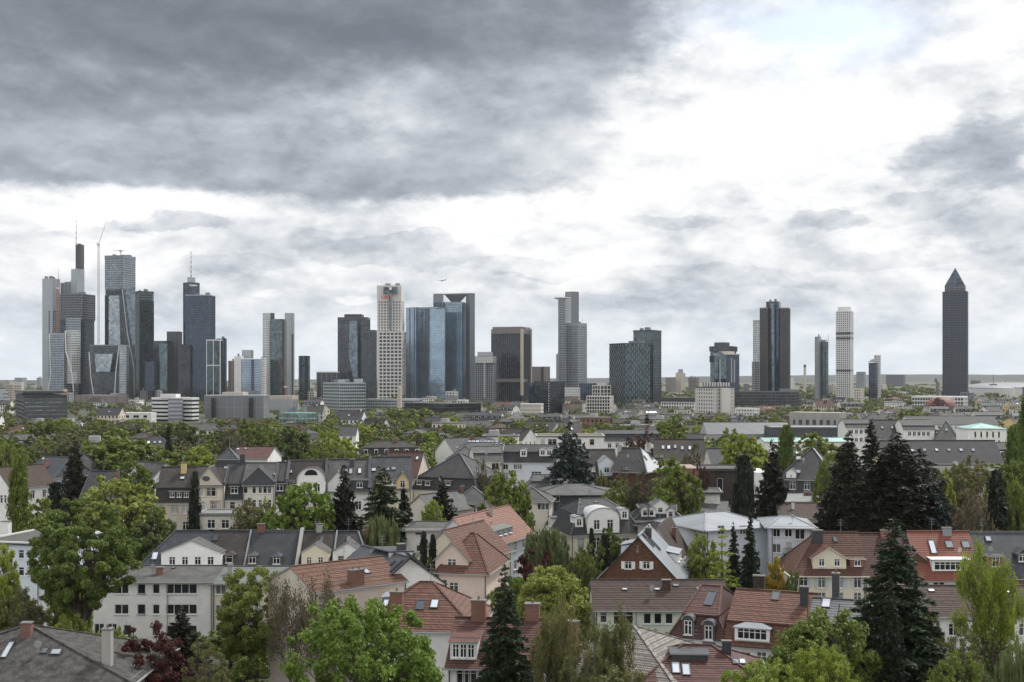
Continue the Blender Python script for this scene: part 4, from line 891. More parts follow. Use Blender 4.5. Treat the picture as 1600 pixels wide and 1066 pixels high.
T = Tower('office_tower', 'short dark green curved glass tower right of the broad tower with pale columns', 'office tower', 475, 2000); T.block(463, 475, 488, 556, mat='g_teal', rnd=20, grid=(0, 3.7, .1, .4, .2, 't_dark'))
# --- centre cluster
T = Tower('office_tower', 'low dark block framed in white beside the pair of charcoal towers', 'office building', 512, 1850); T.block(495, 526, 529, 581, mat='g_black', grid=(8, 3.6, .9, .3, .4, 't_grey'), ratio=.8, crown=(1.2, 't_white'))
T = Tower('skyscraper', 'charcoal slab tower with a lower matching wing, left of the white stone grid tower', 'skyscraper', 555, 1930)
T.block(528, 574, 578, 496, mat='g_grey', grid=G(2.2, 3.7, .5, .5, .35, 't_char'), crown=(4, 't_char'), ratio=.6).block(538, 565, 567, 491, 496, mat='t_dark', D=1945, name='roof_block').block(565, 586, 588.5, 516, mat='g_grey', grid=G(2.2, 3.7, .5, .5, .35, 't_char'), crown=(2, 't_char'), D=1900, ratio=.7, name='side_wing').poly([(546, 502), (558, 502), (559, 590), (552, 590), (545, 560)], 1912, 1, 'g_steel')
T = Tower('skyscraper', 'white stone grid tower with red letters and a dark loggia at its top', 'skyscraper', 610, 1800)
T.block(590, 627, 631.5, 469, mat='t_dark', grid=(4.4, 4.2, 2.0, 1.9, .4, 't_stone'), ratio=.85).block(589, 627, 631.5, 446, 469, mat='t_stone', ratio=.85, name='crown_block', plant=2).block(592, 628, 634, 518, mat='g_black', grid=(5.6, 5.4, 1.5, 1.9, .5, 't_stone'), D=1790, ratio=.9, name='lower_block')
T.poly([(599, 448.5), (621, 448.5), (621, 460), (599, 460)], 1795, 1, 'g_grey', 'loggia').poly([(608, 460.1), (612, 460.1), (612, 516), (608, 516)], 1794, 1, 'g_green', 'glass_strip').text('UBS', 602.3, 465, 5.2, 1790, 'sign_red', 'red_sign').poly([(608, 449), (612, 449), (612, 453), (608, 453)], 1792, 1, 'sign_white', 'beacon')
T = Tower('twin_tower', 'left twin tower of blue mirror glass carrying a small square emblem', 'skyscraper', 660, 1830)
T.block(634, 650, 669, 480, mat='g_blue', grid=G(0, 3.7, .1, .12, .1, 'g_steel'), D=1832).block(652, 678, 694, 480, mat='g_blue', grid=G(0, 3.7, .1, .12, .1, 'g_steel'), D=1822, crown=(1.2, 't_silver'))
for xx in (640.5, 647.5): T.line([(xx, 481), (xx, 622)], 1822 - (xx - 640) * .4, 1.6, 'g_navy', 'glass_recess')
T.line([(655, 489), (655, 495), (663, 495)], 1812, .1, 'sign_navy', 'emblem')
m_ = MB(); e = lambda x, y: (WX(x, 1808) - T.x, 1808 - T.D, ZH(y, 1808))
for a, b in (((656.5, 488), (661.5, 488)), ((661.5, 488), (661.5, 494)), ((661.5, 494), (656.5, 494)), ((656.5, 494), (656.5, 488)), ((657.5, 493), (660.5, 489))): m_.beam(e(*a), e(*b), .9, .9)
m_.obj('emblem', 'sign_navy', T.root)
T = Tower('twin_tower', 'right twin tower of blue mirror glass without emblem, in front of the three-pillared tower', 'skyscraper', 685, 1790)
T.block(669, 695, 697, 483, mat='g_blue', grid=G(0, 3.7, .1, .12, .1, 'g_steel'), ratio=.8, D=1800).line([(669.5, 482), (669.5, 622)], 1797, 2.2, 'g_navy', 'glass_recess')
T = Tower('skyscraper', 'blue glass tower held by grey corner pillars with an open frame on top', 'skyscraper', 712, 1850)
T.block(680, 722, 730, 472, mat='g_blue', grid=G(3, 3.7, .2, .5, .2, 't_navyframe'), ratio=.8).block(677, 690, 693, 459, mat='t_grey', D=1846, name='pillar').block(728, 734, 742, 458, mat='t_grey', D=1862, name='pillar').block(677.5, 690, 692, 473, 480, mat='g_navy', D=1844)
T.poly([(693, 459), (730, 459), (719, 471), (704, 471)], 1868, 14, 't_char', 'inverted_pyramid').line([(691, 460), (730, 459)], 1846, 1.6, 't_grey', 'top_beam')
T.line([(725, 474), (725, 626)], 1843, 3, 'g_navy', 'glass_recess')
T = Tower('apartment_tower', 'residential tower with many balconies just left of the ribbed brown tower', 'tower block', 758, 1700)
T.block(742.5, 770, 775, 557, mat='g_grey', grid=(3.2, 3.0, 1.0, 1.2, .5, 't_grey'), crown=(1, 't_char')).block(743, 770, 775, 557, 567, mat='t_white', grid=(3.2, 3, .5, .4, .4, 't_silver'), D=1694, ratio=.9).block(746, 766, 770, 550, 557, mat='t_silver', D=1706, name='roof_block')
T.line([(757, 567), (757, 622)], 1690, 2.2, 't_silver', 'stair_strip')
T = Tower('skyscraper', 'dark ribbed tower framed by beige-brown corner strips', 'skyscraper', 800, 1750)
T.block(768, 815, 830.5, 515, mat='g_black', grid=(3.0, 0, .55, .3, .5, 't_char'), plant=6, ratio=.9).block(769.5, 815, 829, 510.5, 516, mat='t_red', D=1756, name='roof_block')
T.block(767.5, 815, 831, 514, 521, mat='t_red', D=1747, name='top_band').block(768, 815, 830.7, 592, 597, mat='t_red', D=1747.5, name='mid_band').block(813, 816, 818, 514, 618, mat='t_beige', D=1744, name='corner_strip').block(829, 830, 831.5, 514, 600, mat='t_beige', D=1762, name='corner_strip')
T = Tower('office_building', 'brown-grey pair of slabs peeping out right of the ribbed tower', 'office building', 845, 2100); T.block(831, 845, 847, 573, mat='t_red').block(845, 850, 859, 573, mat='t_beige', grid=G(3, 3.5, .8, 1, .3, 't_char'))
T = Tower('skyscraper', 'pale stepped tower with a ring crown jutting out to the left', 'skyscraper', 895, 1900)
T.block(872.5, 882, 892, 465, mat='t_silver', grid=(2.8, 3.7, .4, .9, .5, 't_white'), rnd=0, ratio=1).block(883, 893, 904.5, 455.5, 505, mat='t_grey', D=1915, name='upper_core').block(884, 903, 916.5, 505, mat='g_pale', grid=(2.6, 3.7, .55, .9, .5, 't_silver'), D=1888, crown=(3, 't_silver'), plant=2).block(869, 874, 876, 553, mat='t_silver', D=1910).block(871, 878, 885, 467, mat='g_grey', grid=(2.6, 3.7, .7, .9, .4, 't_silver'), rnd=12, D=1885, name='round_front')
m_ = MB()
for k in range(9):
    a0 = R(150 + k * 20); a1 = R(170 + k * 20); cx_, cy_, rr_ = WX(880, 1890) - T.x, 0, 14
    m_.ext([(cx_ + rr_ * math.cos(a0), cy_ + rr_ * math.sin(a0), ZH(466, 1890)), (cx_ + rr_ * math.cos(a1), cy_ + rr_ * math.sin(a1), ZH(466, 1890)), (cx_ + 5 * math.cos(a1), cy_ + 5 * math.sin(a1), ZH(468, 1890)), (cx_ + 5 * math.cos(a0), cy_ + 5 * math.sin(a0), ZH(468, 1890))], (0, 0, 1.6))
m_.obj('crown_ring', 't_white', T.root); T.mast(910, 503, 495, .3, D=1880)
T = Tower('office_block', 'black glass cube block with a dotted white seam, below the stepped crown tower', 'office building', 855, 1150)
T.block(835, 860, 882, 596, mat='g_black', grid=G(2.4, 3.3, .15, .3, .12, 't_dark')).block(826, 834, 842, 598, mat='g_navy', D=1165)
m_ = MB()
for k in range(12): m_.box(WX(857.5, 1149) - T.x - .35, WX(857.5, 1149) - T.x + .35, -3.2, -1.5, ZH(600 + k * 3.9, 1150), ZH(598.6 + k * 3.9, 1150))
m_.obj('light_seam', 'sign_white', T.root, kind='stuff')
T = Tower('office_tower', 'wide dark glass block with white lozenge slats and a taller slab behind', 'office tower', 990, 1500)
T.block(952, 976, 1016, 536, mat='g_teal', grid=(0, 3.6, .3, .5, .2, 't_dark'), plant=4).block(990, 1021, 1033, 516, mat='g_green', grid=G(2.4, 3.6, .3, .6, .2, 't_char'), D=1540, crown=(2, 't_dark'), plant=2, name='rear_slab')
m_ = MB(); cx_, cy_, w_, d_, rot_, z0_, z1_, b_ = fp(952, 976, 1016, 1500, 1) + (0, 0, 0); zt = ZH(536, 1500); rr_ = random.Random(1)
for i in range(14):
    for j in range(int(zt / 3.6)):
        if (j // 1 + i) % 2: x = -w_ / 2 + w_ * (i + .5) / 14; m_.box(x - .22, x + .22, -d_ / 2 - .5, -d_ / 2 - .05, j * 3.6 + .2, j * 3.6 + 3.5)
for i in range(12):
    for j in range(int(zt / 3.6)):
        if (j + i) % 2: y = -d_ / 2 + d_ * (i + .5) / 12; m_.box(w_ / 2 + .05, w_ / 2 + .5, y - .22, y + .22, j * 3.6 + .2, j * 3.6 + 3.5)
m_.obj('slat', 't_silver', T.root, T.at(cx_, cy_), rot_, kind='stuff')
T = Tower('office_tower', 'stacked dark tower with cantilevered upper floors behind a pointed glass block', 'office tower', 1130, 1800)
T.block(1110, 1140, 1150, 549, mat='g_steel', grid=G(2.4, 3.6, .3, .6, .2, 't_teal')).block(1108.5, 1143, 1152, 541, 549, mat='g_grey', D=1792, grid=G(3, 3.6, .3, .5, .2, 't_char')).block(1116, 1133, 1140, 535, 541, mat='t_char', D=1806).block(1108.5, 1120, 1130, 556, 566, mat='g_grey', D=1786, name='projecting_box')
T = Tower('office_tower', 'faceted mirror glass block in front of the stacked dark tower', 'office tower', 1136, 1650)
T.block(1116, 1135, 1155, 553, mat='g_navy', grid=G(2.2, 3.6, .15, .25, .15, 't_char'), crown=(1, 't_stone')).poly([(1117, 556), (1125, 548), (1135, 557), (1135, 592), (1117, 592)], 1646, 1.4, 'g_green').line([(1125, 562), (1125, 598)], 1640, 1.5, 't_silver').line([(1143, 560), (1143, 598)], 1638, 1.5, 't_silver').line([(1147.5, 562), (1147.5, 598)], 1638, 1.5, 't_silver').block(1124, 1138, 1148, 549, 553, mat='t_beige', D=1662, name='roof_block')
T = Tower('apartment_tower', 'cream high-rise flats with regular small windows and a dark flat roof', 'tower block', 1117, 1180)
T.block(1087, 1118, 1147, 605, mat='t_dark', grid=(3.4, 3.7, 1.75, 1.7, .15, 't_stone'), crown=(.9, 't_char')).block(1122, 1128, 1142, 607, 645, mat='t_stone', D=1177, ratio=.8, name='blank_gable').block(1099, 1120, 1141, 598, 604, mat='t_stone', D=1190, grid=(4, 0, 1, 1, .3, 't_char'), name='penthouse')
T = Tower('skyscraper_shell', 'slim unfinished glass and concrete tower leaning out behind the dark brown tower', 'construction site', 1182, 2000); T.block(1177, 1183, 1190, 500, mat='g_pale', grid=G(3, 3.7, .5, .6, .4, 't_white')).block(1175.5, 1179, 1186, 565, mat='g_grey', grid=G(3, 3.7, .6, 1, .6, 't_silver'), D=1990)
T = Tower('skyscraper', 'dark brown granite tower with a blue glass spine stepping up in the middle', 'skyscraper', 1211, 1850)
T.block(1187.5, 1199, 1201, 481, mat='g_brown', grid=(2.2, 0, .6, .4, .4, 't_char'), ratio=2, crown=(1.5, 't_red')).block(1219, 1232, 1234.5, 481, mat='g_brown', grid=(2.2, 0, .6, .4, .4, 't_char'), ratio=2, crown=(1.5, 't_red')).block(1201, 1217, 1220, 472, mat='g_navy', ratio=1.2, D=1856).block(1197, 1216, 1219, 471, 480, mat='t_dark', D=1858, name='crown_block', plant=3).block(1203, 1209, 1212, 474, mat='g_steel', D=1848, rnd=14, name='glass_spine')
T = Tower('office_tower', 'rounded grey-green glass tower with a pale side slab, near the power station stack', 'office tower', 1285, 1900)
T.block(1273, 1279, 1283, 526, mat='t_silver', ratio=1.5, plant=1).block(1279, 1288, 1297, 534, mat='g_green', rnd=18, grid=(0, 3.7, .1, .4, .2, 't_teal'), name='round_wing').block(1278, 1290, 1292, 531, 534, mat='t_silver', D=1910, name='roof_block').mast(1294, 534, 521, .35)
T = Tower('apartment_tower', 'tall white residential tower with a fine grid of windows', 'skyscraper', 1320, 1850)
T.block(1306.5, 1329, 1333, 486, mat='g_grey', grid=(2.9, 3.3, 1.35, 1.5, .4, 't_white')).block(1309, 1327, 1330, 479.5, 486, mat='t_white', D=1858, name='roof_block').block(1306.2, 1329, 1333.3, 519, 522, mat='t_char', D=1848, name='plant_floor').block(1306.2, 1329, 1333.3, 527, 530, mat='t_char', D=1848, name='plant_floor').block(1306.2, 1329, 1333.3, 578, 580, mat='t_char', D=1848, name='plant_floor')
T = Tower('office_tower', 'small dark glass tower with white rounded back and roof canopy, left of the pointed tower', 'office tower', 1368, 1800); T.block(1357.5, 1368, 1371, 567, mat='g_navy', grid=G(2.4, 3.6, .2, .3, .15, 't_dark')).block(1364, 1371, 1378, 555, mat='t_silver', rnd=14, grid=(0, 3.6, .1, 1.5, .3, 't_white'), D=1812, name='round_wing').poly([(1356, 566), (1364, 561), (1368, 562), (1368, 566)], 1795, 4, 't_silver', 'canopy')
T = Tower('skyscraper', 'reddish dark tower like a sharpened pencil with a glass pyramid top', 'skyscraper', 1492, 1800)
T.block(1473, 1511, 1512.5, 455, mat='g_brown', grid=(2.3, 3.7, .8, .9, .4, 't_navyframe'), ratio=1).block(1476.5, 1507.5, 1508.5, 446, 455, mat='g_grey', D=1804, grid=(2.3, 2.5, .4, .5, .3, 't_grey'), name='set_back', ratio=1)
cx_, cy_, w_, d_, rot_, z0_, z1_, b_ = T.last; m_ = MB(); zt = ZH(418.5, 1816); zb = ZH(446, 1804)
for (a, b) in (((-1, -1), (1, -1)), ((1, -1), (1, 1)), ((1, 1), (-1, 1)), ((-1, 1), (-1, -1))): m_.poly([(a[0] * w_ / 2, a[1] * d_ / 2, zb), (b[0] * w_ / 2, b[1] * d_ / 2, zb), (0, 0, zt)])
m_.obj('pyramid', 'g_navy', T.root, T.at(cx_, cy_), rot_)
m_ = MB()
for a in ((-1, -1), (1, -1), (1, 1), (-1, 1)): m_.beam((a[0] * w_ / 2, a[1] * d_ / 2, zb), (0, 0, zt), .7)
for k in (.25, .5, .72):
    q = 1 - k
    for (a, b) in (((-1, -1), (1, -1)), ((1, -1), (1, 1)), ((-1, 1), (-1, -1))): m_.beam((a[0] * w_ / 2 * q, a[1] * d_ / 2 * q, zb + (zt - zb) * k), (b[0] * w_ / 2 * q, b[1] * d_ / 2 * q, zb + (zt - zb) * k), .5)
for k in (-.5, 0, .5): m_.beam((k * w_, -d_ / 2 * 1.0, zb), (0, 0, zt), .35)
m_.obj('pyramid_rib', 't_grey', T.root, T.at(cx_, cy_), rot_)
# --- cranes, chimney, aircraft
def crane(label, x, yb, yt, D, jib, mat='crane_white', w=1.8):
    t = Tower('tower_crane', label, 'crane', x, D); z0, z1 = ZH(yb, D), ZH(yt, D); m = MB(); n = max(3, int((z1 - z0) / 5)); h = w / 2
    for a in (-h, h):
        for b in (-h, h): m.beam((a, b, z0), (a, b, z1), .32)
    for i in range(n):
        a, b = z0 + (z1 - z0) * i / n, z0 + (z1 - z0) * (i + 1) / n
        for s_ in (-h, h): m.beam((-h, s_, a), (h, s_, b), .22); m.beam((s_, h, a), (s_, -h, b), .22)
    m.obj('mast', mat, t.root); m = MB(); m.box(-2, 2, -1.5, 1.5, z1, z1 + 2.8); m.obj('cab', 'crane_white', t.root)
    j = MB(); p = (0, 0, z1 + 2.5)
    for (x2, y2) in jib:
        q = (WX(x2, D) - t.x, 0, ZH(y2, D)); k = 9
        d = sub(q, p); up = (0, 0, 1.6)
        j.beam(p, q, .35); j.beam(add(p, up), q, .3); j.beam(add(p, (0, 1.4, 0)), q, .3)
        for i in range(k): a, b = add(p, d, i / k), add(p, d, (i + .5) / k); j.beam(a, add(b, up, 1 - (i + .5) / k), .22); j.beam(add(b, up, 1 - (i + .5) / k), add(p, d, (i + 1) / k), .22)
    j.obj('jib', mat, t.root); return t
crane('tall white tower crane with a steeply raised jib beside the faceted glass tower', 154, 538, 384, 1935, [(168, 341), (150, 380)], 'crane_white', 2.2)
crane('orange construction crane standing against the stepped grey tower', 90, 520, 452, 1900, [(92, 419), (86, 455)], 'crane_orange', 2.4)
crane('small rooftop crane on top of the faceted blue-grey tower', 188.5, 399, 394, 1962, [(174, 392.5), (196, 392.5)], 'crane_white', .9)
crane('red leaning crane in front of the broad tower with pale columns', 446, 618, 606, 1780, [(434, 556), (447, 604)], 'crane_red', 1.4)
crane('orange crane low over the brick buildings at the far left', 102, 622, 612, 1450, [(90, 610), (108, 611)], 'crane_orange', 1.2)
T = Tower('chimney_stack', 'slender pale industrial chimney far behind the round grey-green tower', 'chimney', 1257.5, 2600); m_ = MB(); m_.tube((0, 0, 0), (0, 0, ZH(571, 2600)), 3.4, 2.4, 12); m_.obj('shaft', 't_beige', T.root); m_ = MB(); m_.tube((0, 0, ZH(574, 2600)), (0, 0, ZH(570, 2600)), 2.9, 2.9, 12); m_.obj('collar', 't_char', T.root)
def airplane():
    t = thing('airplane', 'small airliner flying low above the blue twin towers', 'airplane', (WX(690, 3000), 3000, ZH(438.5, 3000))); t.scale = (.62, .62, .62)
    m = MB(); r_ = [(-12, .1), (-11, 1.0), (-8, 1.8), (8, 1.8), (13, .9), (16, .2)]
    for a, b in zip(r_[:-1], r_[1:]): m.tube((a[0], 0, 0), (b[0], 0, 0), a[1], b[1], 10)
    m.obj('fuselage', 't_white', t); 
    for s_ in (-1, 1):
        w = MB(); w.ext([(-2, s_ * 1.5, -.5), (3, s_ * 1.5, -.5), (6.5, s_ * 15, 1), (5, s_ * 15, 1)], (0, 0, .5)); w.obj('wing', 't_grey', t)
        e_ = MB(); e_.tube((-2, s_ * 5.5, -1.6), (2, s_ * 5.5, -1.6), 1.0, .8, 10); e_.obj('engine', 't_char', t)
        w = MB(); w.ext([(12, s_ * .5, .5), (15, s_ * .5, .5), (16, s_ * 5, 1), (15, s_ * 5, 1)], (0, 0, .3)); w.obj('tailplane', 't_grey', t)
    w = MB(); w.ext([(10.5, -.2, 1), (15, -.2, .5), (17, -.2, 6.5), (15, -.2, 6.5)], (0, .4, 0)); w.obj('tail_fin', 't_char', t)
airplane()
# --- the middle belt of big buildings
def blk(label, xl, xc, xr, yt, D, mat='g_grey', grid=None, ratio=1.0, cat='office building', name='office_building', **k):
    t = Tower(name, label, cat, (xl + xr) / 2, D); t.block(xl, xc, xr, yt, None, mat, grid, ratio, name='body', **k); return t
blk('grey-brown office block with pale blue window bands, left below the stepped tower', 26, 38, 104, 618, 1100, 'g_pale', (9, 3.7, .5, 2.2, .5, 't_char'), .3, crown=(3, 't_char'), plant=3).block(23, 36, 100, 611.5, 615, mat='t_dark', D=1104, ratio=.3, name='roof_storey')
blk('pale office blocks cut off at the left edge behind the trees', -14, 4, 8, 612, 1300, 'g_pale', (4, 3.6, .6, 1.6, .3, 't_silver')); blk('beige city block on the left horizon', 8, 20, 33, 601, 1700, 'g_grey', (3, 3.2, 1.2, 1.4, .3, 't_beige'))
blk('long low brown brick hall left of the white office', 117, 165, 200, 618, 1500, 't_red', (14, 0, 1, 1, .3, 'brick'), .5)
blk('white strip-windowed office slab at left centre', 238, 300, 310, 622, 1050, 'g_black', (0, 3.3, .5, 1.75, .3, 't_white'), .25, crown=(1.4, 't_white')).block(251, 275, 278, 616, 622, mat='t_white', D=1056, name='roof_block').block(263, 284, 285, 623, 660, mat='t_silver', grid=(0, 3.3, .1, 1.7, .15, 't_grey'), D=1046, ratio=.3, name='blank_panel')
blk('long white low hall left of the white office slab', 190, 236, 239, 645, 1020, 'g_black', (8, 4.2, 3.6, 2.2, .3, 't_white'), .5)
blk('large windowless grey panelled box with two slotted stair strips', 320, 412, 417, 618, 1120, 't_grey', (7, 12, .25, .3, .12, 't_silver'), .4, crown=(.8, 't_silver')).line([(333.5, 622), (333.5, 652)], 1118, 3.2, 'g_black', 'window_strip').line([(392, 622), (392, 652)], 1118, 3.2, 'g_black', 'window_strip').block(347, 380, 384, 613, 618, mat='t_beige', D=1135, name='roof_storey')
blk('pale low office with brown top floor right of the grey box', 420, 456, 465, 619, 1350, 't_silver', (3, 4, 1.2, 2.2, .3, 't_silver'), .6, crown=(4, 't_beige'))
blk('low block faced in turquoise glass', 437, 478, 495, 645, 900, 'g_pale', (3, 3.6, .3, 1.0, .2, 'copper_green'), .5, plant=3)
t_ = blk('stepped pale green-grey office building with glass bands', 505, 531, 571, 598, 1350, 'g_green', (2.2, 3.5, .25, 1.5, .35, 't_silver'), .5, plant=4); t_.block(528, 540, 546, 593, 598, mat='t_silver', D=1375, name='roof_block').block(553, 565, 567, 592, 598, mat='t_silver', D=1375, name='roof_block')
blk('lower pale wing with glass bands stretching right of the stepped office', 571, 645, 655, 624, 1380, 'g_grey', (2.2, 3.6, .25, 1.9, .3, 't_silver'), .3)
blk('low flat pale annexe below the white stone grid tower', 628, 660, 668, 623, 1450, 'g_grey', (3, 3.6, .3, 1.9, .3, 't_silver'), .5)
T = Tower('church_tower', 'slender sandstone church tower in front of the white stone grid tower', 'church tower', 624, 1050); T.block(620.5, 625.5, 628.5, 607, mat='t_beige', D=1050, name='shaft').block(621.3, 625.2, 627.7, 602, 607, mat='t_stone', D=1051, grid=(2, 0, .5, .5, .2, 't_beige'), name='belfry'); m_ = MB(); m_.tube((0, 3, ZH(602, 1050)), (0, 3, ZH(597, 1050)), 1.6, .1, 6); m_.obj('spire', 't_char', T.root)
blk('long low black glass building in front of the blue glass towers', 632, 700, 751, 631, 1250, 'g_black', (3, 3.5, .2, .6, .2, 't_dark'), .6)
blk('pink sandstone low block left of the black glass cube', 813, 845, 849, 631, 1120, 't_beige', (0, 3.3, .5, 1.6, .2, 't_stone'), .7)
blk('cream office grid building right of the black glass cube', 917, 953, 958, 619, 1200, 'g_black', (2.6, 3.4, .7, .9, .4, 't_stone'), .5); blk('dark glass building behind the cream office grid building', 905, 925, 932, 599, 1600, 'g_navy', G(3, 3.6, .3, .5, .2, 't_char'))
blk('pale block with white frames right of the stepped crown tower', 926, 938, 954, 602, 1500, 'g_brown', (5, 5, 1, 1, .4, 't_stone')); blk('white ribbed low building beneath the stepped crown tower', 881, 898, 906, 606, 1500, 't_silver', (2.5, 3.3, .4, 1.5, .3, 't_white'))
blk('long low building with a black roof storey left of the cream flats', 1033, 1085, 1092, 622, 1350, 'g_grey', (3, 3.6, 1.0, 1.6, .3, 't_stone'), .4, crown=(4.5, 't_dark'))
blk('long dark glazed office strip right of the cream flats', 1147, 1235, 1247, 612, 1450, 'g_grey', (3.2, 3.6, .3, .8, .3, 't_char'), .3, plant=2)
blk('low grey block with dark top below the dark brown tower', 1215, 1240, 1252, 615, 1480, 'g_grey', (3.2, 3.6, .5, .9, .3, 't_grey'), .8); blk('white townhouse row with dark windows below the long glazed strip', 1149, 1180, 1186, 638, 1050, 'g_black', (2.6, 3.2, 1.3, 1.4, .3, 't_white'), .5)
T = blk('brownish flat concrete school block with a row of square windows', 1235, 1311, 1321, 646, 760, 't_char', (4.4, 9, 2.2, 4.4, .35, 'concrete'), .4, crown=(3.2, 'concrete'))
T = Tower('exhibition_hall', 'wide low white exhibition hall at the foot of the pointed tower', 'hall', 1465, 1500); T.block(1425, 1505, 1512, 620, mat='g_grey', grid=(3.2, 4.5, .7, 1.6, .4, 't_white'), ratio=.5, crown=(1.8, 't_white'), name='hall_body')
m_ = MB(); n = 20; zb = ZH(638, 1400)
for j in range(6):
    for i in range(n):
        q = lambda i, j: (18 * math.cos(R(15 * j)) * math.cos(6.2832 * i / n), 18 * math.cos(R(15 * j)) * math.sin(6.2832 * i / n), zb + 13 * math.sin(R(15 * j)))
        m_.poly([q(i, j), q(i + 1, j), q(i + 1, j + 1), q(i, j + 1)])
T = Tower('domed_hall', 'low hall with a rusty red dome in front of the exhibition hall', 'hall', 1470, 1400); m_.obj('dome', 'dome_red', T.root); m_ = MB(); m_.prism([(19 * math.cos(6.2832 * i / 24), 19 * math.sin(6.2832 * i / 24)) for i in range(24)], 0, zb + .2); m_.obj('drum', 't_beige', T.root)
# large fair hall roof with shallow cone, right
def shallow(name, label, x, D, rx, ry, yb, yt, mat, steps=5, n=40):
    t = Tower(name, label, 'hall', x, D); m = MB(); zb_, zt_ = ZH(yb, D), ZH(yt, D); q = lambda i, j: (rx * math.cos(R(90 * j / steps)) * math.cos(6.2832 * i / n), ry * math.cos(R(90 * j / steps)) * math.sin(6.2832 * i / n), zb_ + (zt_ - zb_) * math.sin(R(90 * j / steps)))
    for j in range(steps):
        for i in range(n): m.poly([q(i, j), q(i + 1, j), q(i + 1, j + 1), q(i, j + 1)])
    m.obj('curved_roof', mat, t.root); w = MB(); w.prism([(rx * math.cos(6.2832 * i / n), ry * math.sin(6.2832 * i / n)) for i in range(n)], 0, zb_); w.obj('hall_wall', 't_stone', t.root); return t
shallow('arena_hall', 'huge pale curved roof of a fair hall behind the pointed tower on the right', 1576, 2300, 95, 70, 608, 597.5, 't_grey')
t_ = shallow('arena_hall', 'flat white cone roof with a small lantern in front of the huge curved roof', 1552, 2050, 34, 34, 608, 602, 't_grey'); m_ = MB(); m_.tube((0, 0, ZH(603, 2050)), (0, 0, ZH(600, 2050)), 6, 6, 14); m_.tube((0, 0, ZH(600, 2050)), (0, 0, ZH(584, 2050)), .6, .3, 6); m_.obj('lantern', 't_grey', t_.root)
T = Tower('church_tower', 'small reddish church tower with dark cap left of the pointed tower', 'church tower', 1464, 2400); T.block(1462, 1466, 1468, 597, mat='t_red', name='shaft'); m_ = MB(); m_.tube((0, 6, ZH(597, 2400)), (0, 6, ZH(590, 2400)), 4, .4, 8); m_.obj('spire', 't_char', T.root)
blk('boxy blue-grey block alone on the right horizon', 1338, 1350, 1353, 581, 4200, 't_grey', None, 1, name='office_building'); blk('long flat hangar on the horizon left of the pointed tower', 1384, 1412, 1415, 586, 5200, 't_char', None, .5, 'hall', 'hangar')
T = Tower('office_building', 'beige towers with dome caps on the horizon left of the stacked dark tower', 'office building', 1064, 2900); T.block(1055.5, 1064, 1071, 583, mat='t_beige', plant=2).block(1058, 1064, 1069, 577, 583, mat='t_silver', rnd=12, name='round_cap').block(1040, 1050, 1056, 590, mat='t_red', D=2880)
# distant small blocks on the plain: real separate buildings
rr_ = random.Random(77)
for i in range(150):
    x = rr_.uniform(-40, 1640); D = rr_.choice((1600, 1900, 2300, 2800, 3400, 4200)) * rr_.uniform(.9, 1.1)
    h = rr_.choice((10, 14, 18, 22, 30)) * (1.25 if D > 2600 else .8); w = rr_.uniform(9, 30) * F / D * (D / 2600) ** .5; yt = HY + (CH - h) * F / D
    mt = rr_.choice(('t_silver', 't_beige', 't_white', 't_grey', 't_red', 'stucco_warm')); gm = rr_.choice(('g_grey', 'g_brown'))
    wd = {'t_silver': 'silver', 't_beige': 'beige', 't_white': 'white', 't_grey': 'grey', 't_red': 'brown', 'stucco_warm': 'cream'}[mt]
    t = Tower('far_building', f'{"tall" if h > 24 else "low"} {wd} building on the plain', 'building', x, D); t.block(x - w * .65, x + w * .1, x + w * .35, yt, None, gm, (4, 3.4, 1.6, 1.7, .3, mt), rr_.uniform(.4, 1), name='body', plant=rr_.choice((0, 1, 2))); t.root['zone'] = 1
    t.root['px'] = x
# ------------------------------------------------------------------ foreground houses
H = House
# bottom left: near hipped roof in weathered bitumen shingle
h = H('hipped_house', 'nearest dark weathered shingle roof in the bottom left corner with two skylights', 'house', -210, 232, 120, 15, 1062, 977, 'hip', 'stucco_grey', 'bitumen', rot=0, ridge=0.4, ov=.6, course=0, wm=26, fascia='grey_trim')
E0 = h.root; E0.location.x = WX(47, 128) ; h.c = (E0.location.x, h.c[1])
h.build(); h.skylight('f', [(88, 1019)], 1.1, 1.0).skylight('f', [(70, 1017)], .7, 1.0, 'pane_mid').skylight('f', [(12, 1016)], .7, 2.6).chimney(168, 1030, .9, .9, 3.0, 'concrete', 'f', 1)
h.chimney(42, 992, 1.0, .8, 1.2, 'brick', 'f', 0)
m = MB(); m.beam((3.0, 2.2, h.zr - 2.0), (12, 4.0, h.ze - 1.2), .4, 1.6); m.obj('parapet_wall', 'brick', h.root)
h = H('gabled_house', 'low grey roof cut off by the left edge with a brick chimney', 'house', -60, 22, 150, 10, 1040, 998, 'gable', 'stucco_grey', 'slate_grey', wm=9).build(); h.chimney(10, 1004, .9, .9, 3.6, 'brick', 'f', 1)
